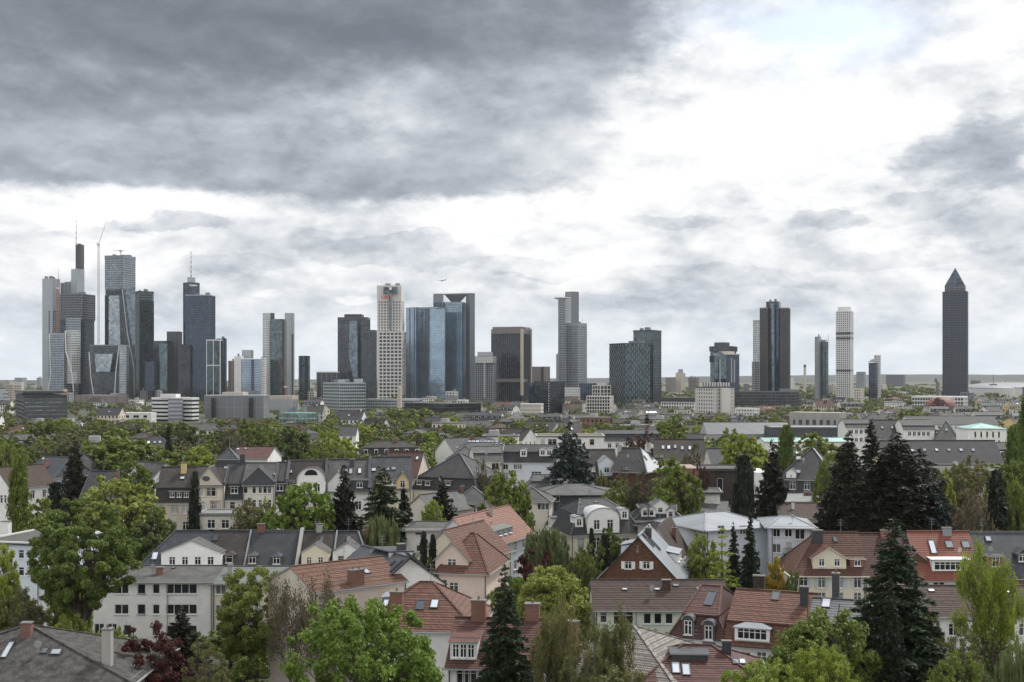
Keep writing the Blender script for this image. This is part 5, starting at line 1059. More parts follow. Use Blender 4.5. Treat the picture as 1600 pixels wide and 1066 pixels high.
# white apartment building and its cream right-hand neighbour
h = H('apartment_house', 'long white three-storey block with dark low roof behind the tall ash tree', 'apartment building', 58, 332, 172, 12, 907, 884, 'gable', 'stucco_white', 'felt', ov=.6, fascia='grey_trim')
for y in (920, 952): h.win(y, [221], 1.15, 1.45, 1, 0, frame='grey_trim', panes=0).win(y, [244], 1.0, 1.45, 1, 0, panes=0).win(y, [283.5], 4.4, 1.45, 4, 0, panes=0).win(y, [100, 128], 2.6, 1.45, 3, 0, panes=0).win(y, [190], 2.0, 1.45, 2, 0, panes=0)
h.win(985, [155, 175], 1.4, 1.9, 2, 0, panes=0).win(985, [199, 244], 1.1, 1.5, 1, 0, panes=0).win(985, [283.5], 4.4, 1.45, 4, 0, panes=0)
h.build(); h.chimney(250, 897, 1.0, .7, .9, 'brick', 'f', 0).skylight('f', [(271, 888)], .6, .5).pipe([262])
h = H('apartment_house', 'cream end house with pale green-grey roof joined to the white three-storey block', 'apartment building', 332.6, 434, 172, 12, 909, 885, 'gable', 'stucco_cream', 'slate_green', ov=.6)
for y in (921, 953): h.win(y, [319.5 + 24], .0, 0) if 0 else h.win(y, [345], 1.5, 1.45, 2, 0).win(y, [376, 404], 1.2, 1.45, 2, 0)
h.win(985, [345, 390], 1.5, 1.5, 2, 0).build(); h.chimney(360, 896, .7, .6, 1.1, 'concrete', 'f', 0).skylight('f', [(368, 891)], .8, .7)
# row with slate roofs and white pediments
h = H('terraced_house', 'end-of-row house with blue slate hip and wide white pediment of four windows', 'house', 214, 316, 190, 11, 889, 829, 'hipl', 'stucco_white', 'slate_blue', Dr=195.5)
h.grid('f', 4, [1.2, 4.3], 1.1, 1.6).build(); h.dormer('f', [(299, 889)], 9.4, 2.7, 'gable', flush=.25, rise=1.9, win=(1.0, 1.3, 2), nwin=4, gap=2.0, winz=.75, wall='stucco_white', rm='slate_grey', zb=h.ze - .1).skylight('f', [(242, 869)], 1.0, 1.6)
h = H('terraced_house', 'row house with speckled brown-black roof and one small dormer', 'house', 316.5, 381, 190, 11, 889, 829, 'gable', 'stucco_white', 'slate_brown', Dr=195.5, cornice=False)
h.grid('f', 3, [1.2, 4.3], 1.1, 1.6).build(); h.skylight('f', [(337, 840)], .9, 1.4, 'solar_glass').dormer('f', [(358, 882)], 1.5, 1.5, 'hip', rm='slate_brown', wall='slate_wall', win=(1.1, 1.2, 1)).party('r', .25, .15)
h = H('terraced_house', 'row house with dark blue slate roof and two small white-framed dormers', 'house', 381.5, 463, 190, 11, 891, 829, 'gable', 'stucco_cream', 'slate_blue', Dr=195.5)
h.win(905, [438], 1.3, 2.0, 2).win(938, [395, 438], 1.3, 1.8, 2).build(); h.dormer('f', [(394, 883), (432, 884)], 1.35, 1.5, 'hip', rm='slate_blue', wall='slate_wall', win=(1.1, 1.3, 2)).chimney(408, 829, 1.2, .6, 1.0, 'brick', 'f', 0).party('r', .5, .5, 'concrete')
h = H('terraced_house', 'row house with brown-black roof above a narrow cream pedimented bay', 'house', 463.5, 519, 190, 11, 889, 830, 'gable', 'stucco_cream', 'slate_brown', Dr=195.5)
h.win(903, [463, 471], 1.0, 1.4, 1).win(938, [480, 505], 1.3, 1.8, 2).build(); h.dormer('f', [(492, 900)], 4.2, 3.9, 'gable', flush=.3, rise=1.3, win=(.8, 1.2, 2), nwin=2, gap=1.8, winz=1.9, wall='stucco_cream', rm='slate_grey', zb=h.ze - 1.2).skylight('f', [(503, 843)], .6, 1.3, 'pane_mid').party('r', .25, .15).chimney(499, 829, .9, .6, 1.0, 'concrete', 'f', 1)
h = H('terraced_house', 'right-hand end house of the pedimented row with white bay and hipped slate roof', 'house', 519.5, 577, 190, 11, 889, 830, 'hipr', 'stucco_white', 'slate_dark', Dr=195.5)
h.win(938, [530, 555], 1.3, 1.8, 2).build(); h.dormer('f', [(543, 900)], 4.6, 4.0, 'gable', flush=.35, rise=1.4, win=(1.0, 1.2, 1), nwin=2, gap=2.1, winz=2.1, wall='stucco_white', rm='slate_grey', zb=h.ze - 1.2).skylight('f', [(545, 842)], .8, 1.2, 'pane_mid').chimney(573, 850, .6, .6, 2.8, 'brick', 'r', 1)
# long mansard terrace in the middle distance
h = H('terraced_house', 'dark-roofed beige end house of the long mansard terrace with three white attic windows', 'house', 244, 301, 243, 12, 785, 730, 'mansard', 'stucco_beige', 'slate_brown', ym=762, inset=1.3, Dr=248, rot=4)
h.win(795, [273, 290], 1.25, 2.0, 2, surround='stone_trim').win(823, [257, 273, 290], 1.25, 2.0, 2).build(); h.dormer('f', [(269, 779), (280, 779), (291, 779)], 1.2, 1.5, 'flat', wall='slate_wall', rm='slate_brown', win=(.9, 1.1, 2)).skylight('uf', [(285, 747)], 1.0, .9).chimney(287, 738, 1.0, .7, 1.8, 'stucco_yellow', 'uf', 2).skylight('uf', [(247, 752)], .5, 1.3)
h = H('terraced_house', 'beige gable-fronted terrace house with an oval window in its pediment', 'house', 301, 350, 242, 12, 757, 729, 'gable', 'stucco_beige', 'slate_brown', Dr=247, rot=4, cornice=False)
h.win(769, [326, 333.5], .9, 1.7, 1, surround='stone_trim').win(791, [317], 1.0, 1.8, 1).win(791, [333, 340], .95, 1.9, 2, surround='stone_trim').win(769, [314], .9, 1.7, 1).win(820, [318, 338], 1.2, 1.8, 2).build()
h.dormer('f', [(326, 757)], 5.3, .2, 'gable', flush=.3, rise=3.3, win=(0, 0, 0), wall='stucco_beige', rm='slate_brown', zb=h.ze).party('r', .3, .2, 'slate_wall')
m = MB(); m.prism([(.75 * math.cos(6.2832 * i / 16), .5 * math.sin(6.2832 * i / 16)) for i in range(16)], 0, .06); m2 = m.obj('oval_window', 'pane_dark', h.root); p = h.ray(322, 748, (0, -h.W / 2 - .34, 0), (0, -1, 0)); m2.location = p; m2.rotation_euler = (R(90), 0, 0)
h = H('terraced_house', 'narrow terrace house with grey slate mansard and one attic window', 'house', 350, 380, 243, 12, 780, 723, 'mansard', 'stucco_warm', 'slate_dark', ym=756, inset=1.3, Dr=249, rot=4)
h.win(792, [363, 378], 1.1, 2.0, 1).win(820, [363], 1.1, 2.0, 1).build(); h.dormer('f', [(366, 773)], 1.9, 1.7, 'flat', wall='slate_wall', rm='slate_dark', win=(1.4, 1.4, 2)).skylight('uf', [(354, 731)], 1.1, .8).chimney(379, 722, 1.0, .7, 1.5, 'slate_wall', 'uf', 1)
h = H('terraced_house', 'white stucco terrace house with blue-grey flared roof and two small roof hatches', 'house', 380, 429, 243, 12, 756, 723, 'gable', 'stucco_warm', 'slate_grey', Dr=249, rot=4)
for y, hh in ((765, 1.6), (788, 1.8), (815, 1.8)): h.win(y, [384, 397, 406.5, 414, 421], .8, hh, 1)
h.build(); h.dormer('f', [(404, 755)], 6.0, .6, 'gable', flush=.2, rise=2.9, win=(0, 0, 0), wall='slate_wall', rm='slate_blue', zb=h.ze).skylight('f', [(430, 741)], .8, .8).party('r', .3, .15, 'slate_wall')
h = H('terraced_house', 'narrow white terrace house with slate hung attic between two white gabled neighbours', 'house', 429, 447, 244, 12, 775, 722, 'mansard', 'stucco_warm', 'slate_dark', ym=752, inset=1.3, Dr=250, rot=4)
h.win(790, [437], 1.1, 1.9, 2).build(); h.dormer('f', [(437, 769)], 1.7, 1.7, 'flat', wall='slate_wall', rm='slate_dark', win=(1.4, 1.4, 2)).party('r', .5, .35, 'zinc_dark')
h = H('terraced_house', 'white terrace house with round-headed gable window under a brown-black roof', 'house', 447.5, 508, 246, 12, 770, 718, 'gable', 'stucco_white', 'slate_brown', Dr=253, rot=5)
h.win(790, [470, 495], 1.2, 1.9, 2).build(); h.dormer('f', [(486, 769)], 5.6, 2.4, 'arch', flush=.25, rise=2.6, win=(1.1, 1.6, 2), nwin=2, gap=2.5, winz=.2, wall='stucco_white', rm='slate_brown', zb=h.ze).skylight('f', [(442 + 3, 731), (454, 737)], .8, 1.0).party('r', .5, .4, 'zinc_dark').dormer('f', [(458, 766)], 1.9, 1.9, 'flat', wall='slate_wall', rm='slate_brown', win=(1.4, 1.4, 2))
m = MB(); m.prism([(1.3 * math.cos(math.pi * i / 12), 1.1 * math.sin(math.pi * i / 12)) for i in range(13)], 0, .06); m2 = m.obj('lunette_window', 'pane_dark', h.root); m2.location = h.ray(486, 742.5, (0, -h.W / 2 - .29, 0), (0, -1, 0)); m2.rotation_euler = (R(90), 0, 0)
h = H('terraced_house', 'white-gabled terrace house with tiny round window and three bright roof lights', 'house', 508.5, 577, 250, 12, 766, 717, 'gable', 'stucco_white', 'slate_grey', Dr=257, rot=5)
h.win(790, [520, 560], 1.2, 1.8, 2).build(); h.dormer('f', [(528, 766)], 4.2, 1.6, 'gable', flush=.25, rise=2.3, win=(0, 0, 0), wall='stucco_white', rm='slate_dark', zb=h.ze).skylight('f', [(541, 737), (548, 736.5), (562, 736)], .8, 1.5).party('r', .6, .5, 'zinc_dark').chimney(550, 728, .9, .6, 1.3, 'slate_wall', 'f', 0).dormer('f', [(562, 764)], 3.2, 1.9, 'flat', wall='slate_wall', rm='zinc_dark', win=(1.2, 1.2, 2))
h = H('terraced_house', 'ochre yellow terrace house with two pointed gables and slate roof', 'house', 577.5, 642, 254, 13, 762, 713, 'gable', 'stucco_cream', 'slate_blue', Dr=262, rot=6)
h.win(778, [600, 630], 1.2, 1.8, 2).build(); h.dormer('f', [(597, 762), (629, 762)], 2.6, 1.5, 'gable', flush=.25, rise=1.7, win=(1.0, 1.5, 2), winz=.0, wall='stucco_yellow', rm='slate_dark', zb=h.ze).dormer('f', [(613, 760)], 2.4, 1.4, 'flat', wall='stucco_white', rm='slate_dark', win=(.9, 1.1, 2), nwin=2).skylight('f', [(584, 734), (605, 733), (615, 732)], 1.0, 1.0)
h = H('villa', 'large grey slate pyramid-roofed villa at the right end of the long terrace', 'house', 645, 745, 262, 15, 766, 708, 'mansard_hip', 'stucco_warm', 'slate_dark', ym=746, inset=1.0, ridge=0, Dr=269, rot=-24)
h.grid('f', 4, [8.5], 1.1, 1.6).grid('r', 3, [8.5], 1.1, 1.6).build(); h.dormer('f', [(655, 759), (668, 760), (700, 760)], 1.6, 1.3, 'flat', wall='slate_wall', rm='zinc_dark', win=(1.1, 1.0, 1)).dormer('r', [(730, 757)], 1.3, 1.3, 'gable', wall='white_trim', rm='zinc', win=(.9, 1.0, 1)).skylight('uf', [(672, 731)], .5, .6)
h = H('terraced_house', 'steep red-brown roofed house behind the ochre gables', 'house', 596, 650, 280, 12, 745, 705, 'gable', 'stucco_beige', 'tile_maroon', Dr=287, rot=-12).build(); h.skylight('f', [(640, 716), (652, 716)], .7, 1.1)
h = H('terraced_house', 'grey-brown hipped roof house with beige wall behind the pyramid-roofed villa', 'house', 695, 757, 300, 12, 722, 697, 'hip', 'stucco_beige', 'slate_grey', Dr=306); h.win(734, [719], 1.3, 1.8, 1).build()
h = H('apartment_house', 'grey-roofed house with balconies left of the pale blue block', 'apartment building', 742, 785, 288, 13, 720, 698, 'mansard', 'stucco_warm', 'slate_grey', ym=708, rot=8); h.win(727, [774], 1.8, 2.2, 2).win(750, [774, 756], 1.8, 2.2, 2).build(); h.skylight('uf', [(770, 694), (776, 694), (783, 694)], .6, 1.2)
h = H('apartment_house', 'pale blue-white block with three arched roof dormers beside the spreading cedar', 'apartment building', 785, 868, 290, 12, 722, 695, 'mansard', 'stucco_blue', 'slate_dark', ym=706, rot=-4)
h.win(728, [790, 806, 812], 1.2, 1.8, 2).win(744, [790], 1.2, 1.8, 2).win(742, [838], 2.4, 1.6, 3).build(); h.dormer('f', [(818, 714), (848, 713), (858, 713)], 1.6, 1.6, 'arch', wall='white_trim', rm='zinc_dark', win=(1.1, 1.2, 2)).party('l', .2, .2)
# timbered house with bright metal gable roof
h = H('timbered_house', 'dark timbered house with steep brown roof right of the cedar', 'house', 900, 966, 305, 12, 742, 702, 'gable', 'timber_dark', 'slate_brown', rot=6); h.win(733, [926, 943, 958], 1.4, 1.3, 2).build(); h.dormer('f', [(948, 740)], 3.6, 3.0, 'gable', wall='stucco_blue', rm='zinc', win=(1.3, 1.3, 2), flush=.4)
h = H('timbered_house', 'dark house whose right roof slope is bright white metal with three hatches', 'house', 966, 1000, 300, 13, 736, 700, 'hipr', 'shingle_brown', 'slate_dark', rot=-28, wm=9); h.win(735, [978], 1.4, 1.3, 2).build(); h.chimney(968, 704, .8, .8, 1.2, 'concrete', 'f', 0)
sl = MB(); slope(sl, [add(p, (0, 0, .05)) for p in h.S['r']], 0, thick=.03); sl.obj('metal_roof', 'zinc_white', h.root); h.skylight('r', [(998, 717), (1008, 716), (1017, 715)], .8, 1.5, 'pane_dark')
h = H('terraced_house', 'brown-roofed house with three bright roof lights behind the round green trees', 'house', 1022, 1100, 345, 12, 716, 686, 'gable', 'stucco_beige', 'slate_brown', rot=-8); h.win(714, [1030, 1075], 2.2, 1.2, 2).build(); h.skylight('f', [(1036, 699), (1045, 699), (1055, 698), (1066, 700), (1078, 700)], .9, 1.6)
h = H('apartment_house', 'long white flat-roofed block with roof terrace planting behind the cedar', 'apartment building', 839, 944, 400, 14, 683, None, 'flat', 'stucco_white', 'felt', ov=.3, fascia='stucco_warm', rot=0); h.win(691, [848, 860, 866, 885, 905, 925], 1.6, 2.0, 1).build()
h = H('terraced_house', 'dark slate roofed long house behind the copper-red tree', 'house', 935, 1030, 420, 12, 689, 672, 'mansard', 'stucco_white', 'slate_blue', ym=678, rot=4); h.grid('f', 6, [h.ze - 2.4], 1.2, 1.6).build()
# low grey roofs in the centre
h = H('villa', 'low villa with broad grey hipped roof and white dormer group in the centre', 'house', 842, 958, 255, 12, 770, 756, 'hip', 'slate_wall', 'slate_grey', ov=1.2, rot=2); h.win(778, [856, 870], 1.2, 1.5, 2).build()
h = H('villa', 'brown-grey villa top storey with curved white dormers above the low grey roof', 'house', 820, 900, 268, 12, 764, 742, 'mansard_hip', 'stucco_warm', 'slate_grey', ym=752, ridge=7, rot=0).build(); h.dormer('f', [(877, 762)], 3.4, 1.5, 'arch', wall='white_trim', rm='zinc_dark', win=(1.1, 1.1, 2), rise=.5).dormer('f', [(864, 762), (892, 761)], 1.2, 1.3, 'arch', wall='white_trim', rm='zinc_dark', win=(.8, 1.0, 2))
h = H('gabled_house', 'small grey roofed house with white verandah left of the mansard villa', 'house', 800, 858, 246, 9, 782, 762, 'hip', 'stucco_warm', 'slate_grey', rot=-8); h.win(790, [845, 852], 1.4, 1.8, 2).build()
h = H('gabled_house', 'low dark roofed house with curved reddish ridge left of the green-gold tree', 'house', 716, 768, 238, 10, 785, 760, 'hip', 'stucco_white', 'slate_dark', rot=6); h.win(800, [726, 738, 750], 1.3, 2.2, 1).build(); h.chimney(722, 770, .8, .8, 1.2, 'brick', 'f', 1)
h = H('gabled_house', 'small mossy grey roofed house with white gable below the pyramid-roofed villa', 'house', 632, 680, 232, 11, 796, 770, 'gabley', 'stucco_warm', 'slate_grey', rot=-40, wm=8); h.win(790, [636], 1.0, 1.3, 2).build()
# big mansard villa with baroque gable
h = H('mansion', 'grand mansard villa with curved white baroque gable and tall windows', 'mansion', 893, 1001, 226, 17, 834, 778, 'mansard_hip', 'stucco_cream', 'slate_dark', ym=803, inset=1.9, ridge=5, Dr=235, rot=14, ov=.7)
h.win(849, [908, 932, 955, 978], 1.5, 2.1, 2).win(878, [908, 932, 955, 978], 1.5, 1.9, 2)
h.grid('l', 5, [h.ze - 3.6, 1.0], 1.4, 2.1).build()
h.dormer('f', [(943, 825)], 6.2, 2.8, 'arch', flush=.25, rise=1.9, wall='stucco_white', rm='zinc_white', win=(1.2, 1.8, 2), nwin=2, gap=2.6, winz=.7, zb=h.ze + .15).dormer('f', [(905, 824), (976, 812)], 1.5, 1.7, 'arch', wall='white_trim', rm='zinc', win=(1.0, 1.3, 2)).dormer('l', [(859, 824)], 1.7, 1.8, 'arch', wall='white_trim', rm='zinc_dark', win=(1.0, 1.4, 2)).skylight('uf', [(906, 787), (931, 785)], .6, .6).skylight('ul', [(875, 789)], .5, .5)
# brick gable house
h = H('brick_gable_house', 'steep gabled house faced in brown shingle with two white-shuttered windows', 'house', 934, 1062, 176, 14, 906, 838, 'gabley', 'shingle_brown', 'zinc', ov=.5, Dr=176, rot=-13, fascia='dark_trim', course=0)
h.win(883, [981.5, 1010], 1.0, 1.15, 2, shut='white_trim').win(857, [996], .25, .9, 1, 0, frame='grey_trim').build()
h.dormer('r', [(1062, 878)], 5.5, 1.6, 'flat', wall='stucco_white', rm='zinc', win=(1.0, 1.0, 2), nwin=2, rise=.5).skylight('r', [(1012, 845), (1022, 850)], 1.2, 2.6, 'solar_glass').chimney(1013, 838, .9, .9, 1.2, 'slate_wall', 'r', 1).dormer('l', [(945, 868)], 4, 1.4, 'flat', wall='stucco_blue', rm='zinc', win=(0, 0, 0), rise=.5)
h = H('gabled_house', 'brown-tiled gabled house rising behind the shingled gable', 'house', 1000, 1056, 196, 14, 872, 822, 'gabley', 'stucco_warm', 'tile_brown', ov=.4, rot=-16, Dr=196); h.build(); h.chimney(1034, 842, .7, .7, 1.8, 'brick', 'r', 1).skylight('r', [(1030, 850), (1038, 856)], .8, 1.4)
# long brown tiled house in front
h = H('long_house', 'long low house with speckled brown tile roof and mint green wall', 'house', 930, 1140, 158, 11, 950, 906, 'gable', 'stucco_mint', 'tile_brown', ov=.5, course=.38, Dr=163.5)
h.win(967, [1011.5, 1028, 1045.5], 1.0, 1.35, 1, 0).win(965, [943], .9, 1.4, 1).win(966, [974], 2.6, 1.7, 2).win(1004, [1053, 1023], 1.1, 1.6, 1, 0).build(); h.skylight('f', [(976, 921), (1027, 921), (1056, 915)], .8, .6).skylight('f', [(1095, 920)], 1.2, .75).chimney(1041, 921, 1.1, .6, 1.2, 'tile_brown', 'f', 0).pipe([994])
h = H('red_house', 'small dark brick house with low roof directly below the shuttered gable', 'house', 1062, 1100, 168, 8, 896, 884, 'flat', 'brick', 'zinc_dark', ov=.3, wm=4).build() if 0 else None
# red mansard house right of centre
h = H('mansard_house', 'big red-tiled mansard house with two arched dormers and white gutter line', 'house', 1048, 1135, 139, 14, 997, 914, 'mansard_hip', 'stucco_blue', 'tile_maroon', ym=960, inset=1.3, ridge=2.4, course=.36, rot=-22, Dr=146, ov=.5, fascia='grey_trim')
h.win(1022, [1072], 1.1, 2.0, 2, shut='white_trim').win(1022, [1115], 1.1, 2.0, 2).build()
h.dormer('f', [(1075, 993), (1107, 1001)], 1.35, 1.75, 'arch', wall='zinc_dark', rm='zinc_dark', win=(.9, 1.6, 2), rise=.55, winz=.1, ov=.12).skylight('uf', [(1110, 936)], 1.0, 3.0, 'solar_glass')
h = H('mansard_house', 'orange-red tiled house with wide white five-pane dormer joined to the maroon mansard house', 'house', 1136, 1262, 135.7, 14, 1012, 922, 'mansard', 'stucco_white', 'tile_red', ym=973, inset=1.5, course=.36, rot=-21, Dr=143, ov=.5)
h.win(1030, [1165, 1190], 1.1, 1.6, 2).build(); h.dormer('f', [(1175, 1003)], 3.9, 1.55, 'hip', wall='white_trim', rm='zinc', win=(3.3, 1.2, 5), rise=.75, winz=.25).skylight('uf', [(1212, 932)], .9, 1.7, 'pane_mid').chimney(1186, 911, 1.3, .7, .8, 'tile_brown', 'uf', 0).chimney(1257, 945, .9, .7, 2.0, 'slate_wall', 'uf', 0)
h = H('metal_roofed_house', 'dark blue-grey metal roof with one framed roof light right of the orange-red tiles', 'house', 1263, 1335, 133, 13, 992, 934, 'gable', 'stucco_blue', 'zinc_dark', rot=-20, Dr=140, ov=.4, course=.5); h.build(); h.skylight('f', [(1291, 943)], 1.0, 1.9).chimney(1306, 921, .8, .8, 1.8, 'slate_wall', 'f', 1)
# nearest red roof bottom centre-right
h = H('hipped_house', 'red-tiled hipped roof at the bottom edge with two bright lights and flat dormer', 'house', 985, 1215, 117, 15, 1082, 1006, 'hip', 'stucco_white', 'tile_maroon', rot=-4, Dr=125, ridge=3, course=.36, ov=.5); h.build(); h.skylight('f', [(1056, 1044), (1072, 1047)], .85, 2.0).skylight('f', [(1150, 1034), (1160, 1034)], .7, 1.0).dormer('f', [(1078, 1032)], 3.6, .7, 'flat', rm='zinc_dark', wall='zinc_dark', win=(0, 0, 0)).chimney(1135, 1018, .9, .5, 1.0, 'zinc_dark', 'f', 0)
# cream house with red roof and its neighbours
h = H('terraced_house', 'cream house with red hipped roof and cream gable dormer with shutters', 'house', 1240, 1352, 190, 12, 897, 831, 'hipl', 'stucco_cream', 'tile_red', rot=-1, course=.4, Dr=196, ov=.5, fascia='stucco_cream')
h.win(909.5, [1256, 1284, 1312, 1340], 1.2, 1.9, 2, shut='shutter_grey').win(935, [1256, 1284, 1312, 1340], 1.2, 1.8, 2).build(); h.dormer('f', [(1296, 889)], 5.2, 1.8, 'gable', wall='stucco_cream', rm='tile_maroon', win=(.9, 1.2, 2), nwin=2, gap=2.4, winz=.4, rise=1.6, ov=.35).dormer('f', [(1340, 887)], 2.3, 1.4, 'flat', wall='brick', rm='tile_maroon', win=(1.0, 1.2, 2)).skylight('f', [(1305, 843)], .7, 1.1, 'pane_mid').chimney(1277, 845, 1.6, .9, 1.6, 'slate_wall', 'f', 0)
h = H('terraced_house', 'row house with dark maroon tiles hidden behind the big spruce', 'house', 1352.6, 1438, 190, 12, 899, 833, 'gable', 'stucco_cream', 'tile_maroon', course=.4, Dr=196, ov=.5); h.win(912, [1368, 1395, 1425], 1.2, 1.7, 2).build(); h.chimney(1384, 838, 1.6, .7, .9, 'brick', 'f', 2).dormer('f', [(1432, 890)], 3, 1.6, 'gable', wall='shingle_brown', rm='tile_maroon', win=(0, 0, 0))
h = H('terraced_house', 'bright red-roofed row house with three roof lights above a white six-window dormer', 'house', 1438.6, 1533, 189, 12, 902, 830, 'gable', 'stucco_white', 'tile_fresh', course=.4, Dr=195, ov=.5)
h.win(914, [1463, 1471], 1.0, 1.2, 1, 0).win(914, [1505, 1514], 1.0, 1.2, 1, 0).win(938, [1463, 1505], 1.2, 1.6, 2).build(); h.dormer('f', [(1485, 893)], 5.7, 1.9, 'flat', wall='stucco_white', rm='white_trim', win=(5.0, 1.3, 6), rise=.15, winz=.2, ov=.25).skylight('f', [(1457, 855)], 1.0, 2.6).skylight('f', [(1483, 851), (1509, 851)], 1.3, 1.4).chimney(1479, 834, 1.4, .7, .9, 'zinc', 'f', 1)
h = H('terraced_house', 'slate-roofed brick row house at the right edge beside the bright red roof', 'house', 1533.6, 1625, 189, 12, 900, 831, 'gable', 'brick', 'slate_blue', Dr=195, ov=.4); h.win(935, [1550, 1580], 1.2, 1.6, 2).build(); h.skylight('f', [(1544, 842)], 1.0, 1.1, 'roof_glass').dormer('f', [(1556, 888)], 2.4, 1.9, 'flat', wall='brick', rm='slate_blue', win=(1.2, 1.5, 2)).dormer('f', [(1598, 880)], 1.8, 1.6, 'gable', wall='slate_wall', rm='slate_blue', win=(1.2, 1.2, 2))
h = H('long_house', 'long brown-roofed low house at the right edge in front of the red row', 'house', 1395, 1640, 160, 11, 960, 914, 'gable', 'stucco_white', 'tile_brown', course=.38, Dr=166, ov=.5); h.win(984, [1420, 1450, 1490, 1530, 1578, 1600], 1.3, 1.6, 2).build(); h.skylight('f', [(1455, 923), (1575, 925)], .8, .6)
h = H('garage', 'flat dark-roofed garage at the bottom right corner', 'garage', 1508, 1600, 118, 9, 1068, None, 'flat', 'stucco_white', 'bitumen', base=None, ov=.2, rot=-14, wm=8) ; h.ze = 3.2; h.out = {k: [(0, -.5), (v[1][0], -.5), (v[1][0], 3.2), (0, 3.2)] for k, v in h.out.items()}; h.build()
# modern white villa with zinc hip roof
h = H('modern_villa', 'modern white villa with pale zinc hipped roof and grey balcony band', 'villa', 1104, 1206, 208, 15, 823, 799, 'hip', 'stucco_blue', 'zinc', rot=24, Dr=216, ov=.9, ridge=4, fascia='grey_trim'); 
h.win(828, [1127, 1161], 1.3, 1.5, 2).grid('f', 4, [5.2], 1.3, 1.6).grid('l', 3, [5.0, 8.2], 1.2, 1.5).build()
h = H('modern_villa', 'right wing of the white zinc-roofed villa with a small barred balcony', 'villa', 1205, 1268, 203, 13, 822, 806, 'hip', 'stucco_blue', 'zinc', rot=-6, Dr=210, ov=.9, ridge=2)
h.win(832, [1213.5, 1232], 1.2, 1.5, 2, 0).win(834, [1250], 1.6, 1.9, 2, 0).win(857, [1213.5], 1.4, 1.5, 2, 0).win(858, [1233], 1.1, 2.2, 1, 0).win(857, [1192, 1252], 1.0, 1.5, 1, 0).win(885, [1213, 1233, 1250], 1.2, 1.6, 2, 0).build()
q = h.ray(1232, 866, (0, -h.W / 2 - .5, 0), (0, -1, 0)); m = MB(); m.box(q[0] - .8, q[0] + .8, -h.W / 2 - .7, -h.W / 2 - .01, q[2] - .1, q[2] + .05)
for i in range(9): m.box(q[0] - .8 + i * .19, q[0] - .76 + i * .19, -h.W / 2 - .7, -h.W / 2 - .66, q[2] + .051, q[2] + 1.0)
m.box(q[0] - .82, q[0] + .82, -h.W / 2 - .72, -h.W / 2 - .64, q[2] + 1.001, q[2] + 1.06); m.obj('balcony', 'black_metal', h.root)
m = MB(); m.box(-h.L / 2 - .6, h.L * .25, -h.W / 2 - 1.0, -h.W / 2 - .01, 6.6, 7.1); m.obj('balcony_band', 'grey_trim', h.root)
h = H('flat_roofed_house', 'low building with flat grey roof and parapet railing left of the zinc-roofed villa', 'house', 1055, 1112, 215, 14, 830, 813, 'hip', 'stucco_warm', 'felt', rot=22, ov=.6, ridge=6); h.win(845, [1075, 1095], 1.3, 1.4, 2).build()
h = H('gabled_house', 'brown-grey tiled house between the shingled gable and the flat grey roof', 'house', 1035, 1090, 222, 12, 838, 812, 'gable', 'stucco_grey', 'tile_brown', rot=-30).build(); h.skylight('f', [(1050, 822)], .6, .9)
h = H('slate_house', 'dark slate house with small white gable dormers right of the mansard villa', 'house', 992, 1070, 236, 11, 812, 788, 'mansard_hip', 'slate_wall', 'slate_dark', ym=800, ridge=8, rot=0); h.win(817, [1005, 1030], 1.0, 1.3, 2).build(); h.dormer('f', [(1008, 808), (1018, 808), (1048, 810)], 1.5, 1.6, 'gable', wall='white_trim', rm='zinc_dark', win=(.9, 1.1, 1)).dormer('f', [(1032, 803)], 3.4, 1.6, 'gable', wall='stucco_white', rm='zinc', win=(1, 1, 1))
h = H('long_house', 'grey mossy roofed outbuildings between the round trees and the dark cypress', 'house', 1050, 1145, 252, 10, 800, 783, 'gable', 'stucco_grey', 'slate_grey', rot=4); h.grid('f', 5, [h.ze - 2.4], 1.2, 1.4).build()
h = H('modern_house', 'dark flat-roofed modern house with white end wall and brick chimney', 'house', 1092, 1178, 268, 12, 736, None, 'flat', 'timber_dark', 'felt', ov=.4, fascia='zinc_dark', rot=0); h.win(758, [1125, 1165], 1.3, 3.0, 1, 0).build(); m = MB(); m.box(h.L / 2 + .003, h.L / 2 + 3.4, -h.W / 2 - .4, h.W / 2, 6, h.ze - .3); m.obj('side_block', 'stucco_white', h.root); m = MB(); m.box(-h.L / 2 - 3.6, -h.L / 2 - .01, -h.W / 2 - .3, h.W / 2, 0, h.ze + .6); m.obj('brick_block', 'brick', h.root)
h = H('flat_roofed_house', 'small white house with overgrown roof terrace below the dark modern house', 'house', 1092, 1125, 256, 9, 772, None, 'flat', 'stucco_white', 'slate_grey', rot=-6).build()
h = H('pyramid_house', 'slate-clad villa with steep grey pyramid roof and wide shed dormer', 'house', 1222, 1300, 282, 14, 748, 700, 'hip', 'slate_wall', 'slate_dark', rot=-24, ridge=.4, ov=.5, Dr=289, wm=13.0)
h.grid('f', 3, [h.ze - 2.6], 1.4, 1.8).grid('r', 3, [h.ze - 2.6], 1.2, 1.8).build(); h.dormer('r', [(1275, 741)], 4.2, 1.2, 'flat', wall='timber_dark', rm='slate_grey', win=(1.0, .8, 2), nwin=3, rise=.8).dormer('f', [(1236, 747)], 2.2, 1.4, 'gable', wall='stucco_white', rm='slate_grey', win=(.5, .5, 1)).skylight('f', [(1248, 716), (1247, 737)], 1.3, 1.2)
h = H('flat_roofed_house', 'white low flat-roofed building with cluttered pale roof left of the dark pines', 'house', 1184, 1300, 262, 16, 783, 771, 'gable', 'stucco_white', 'felt_pale', rot=2, ov=.5); h.win(793, [1215, 1240, 1270], 1.4, 1.4, 2).build(); h.chimney(1218, 775, .8, .8, .8, 'concrete', 'f', 0).chimney(1262, 774, 1.6, .8, .6, 'brick', 'f', 0)
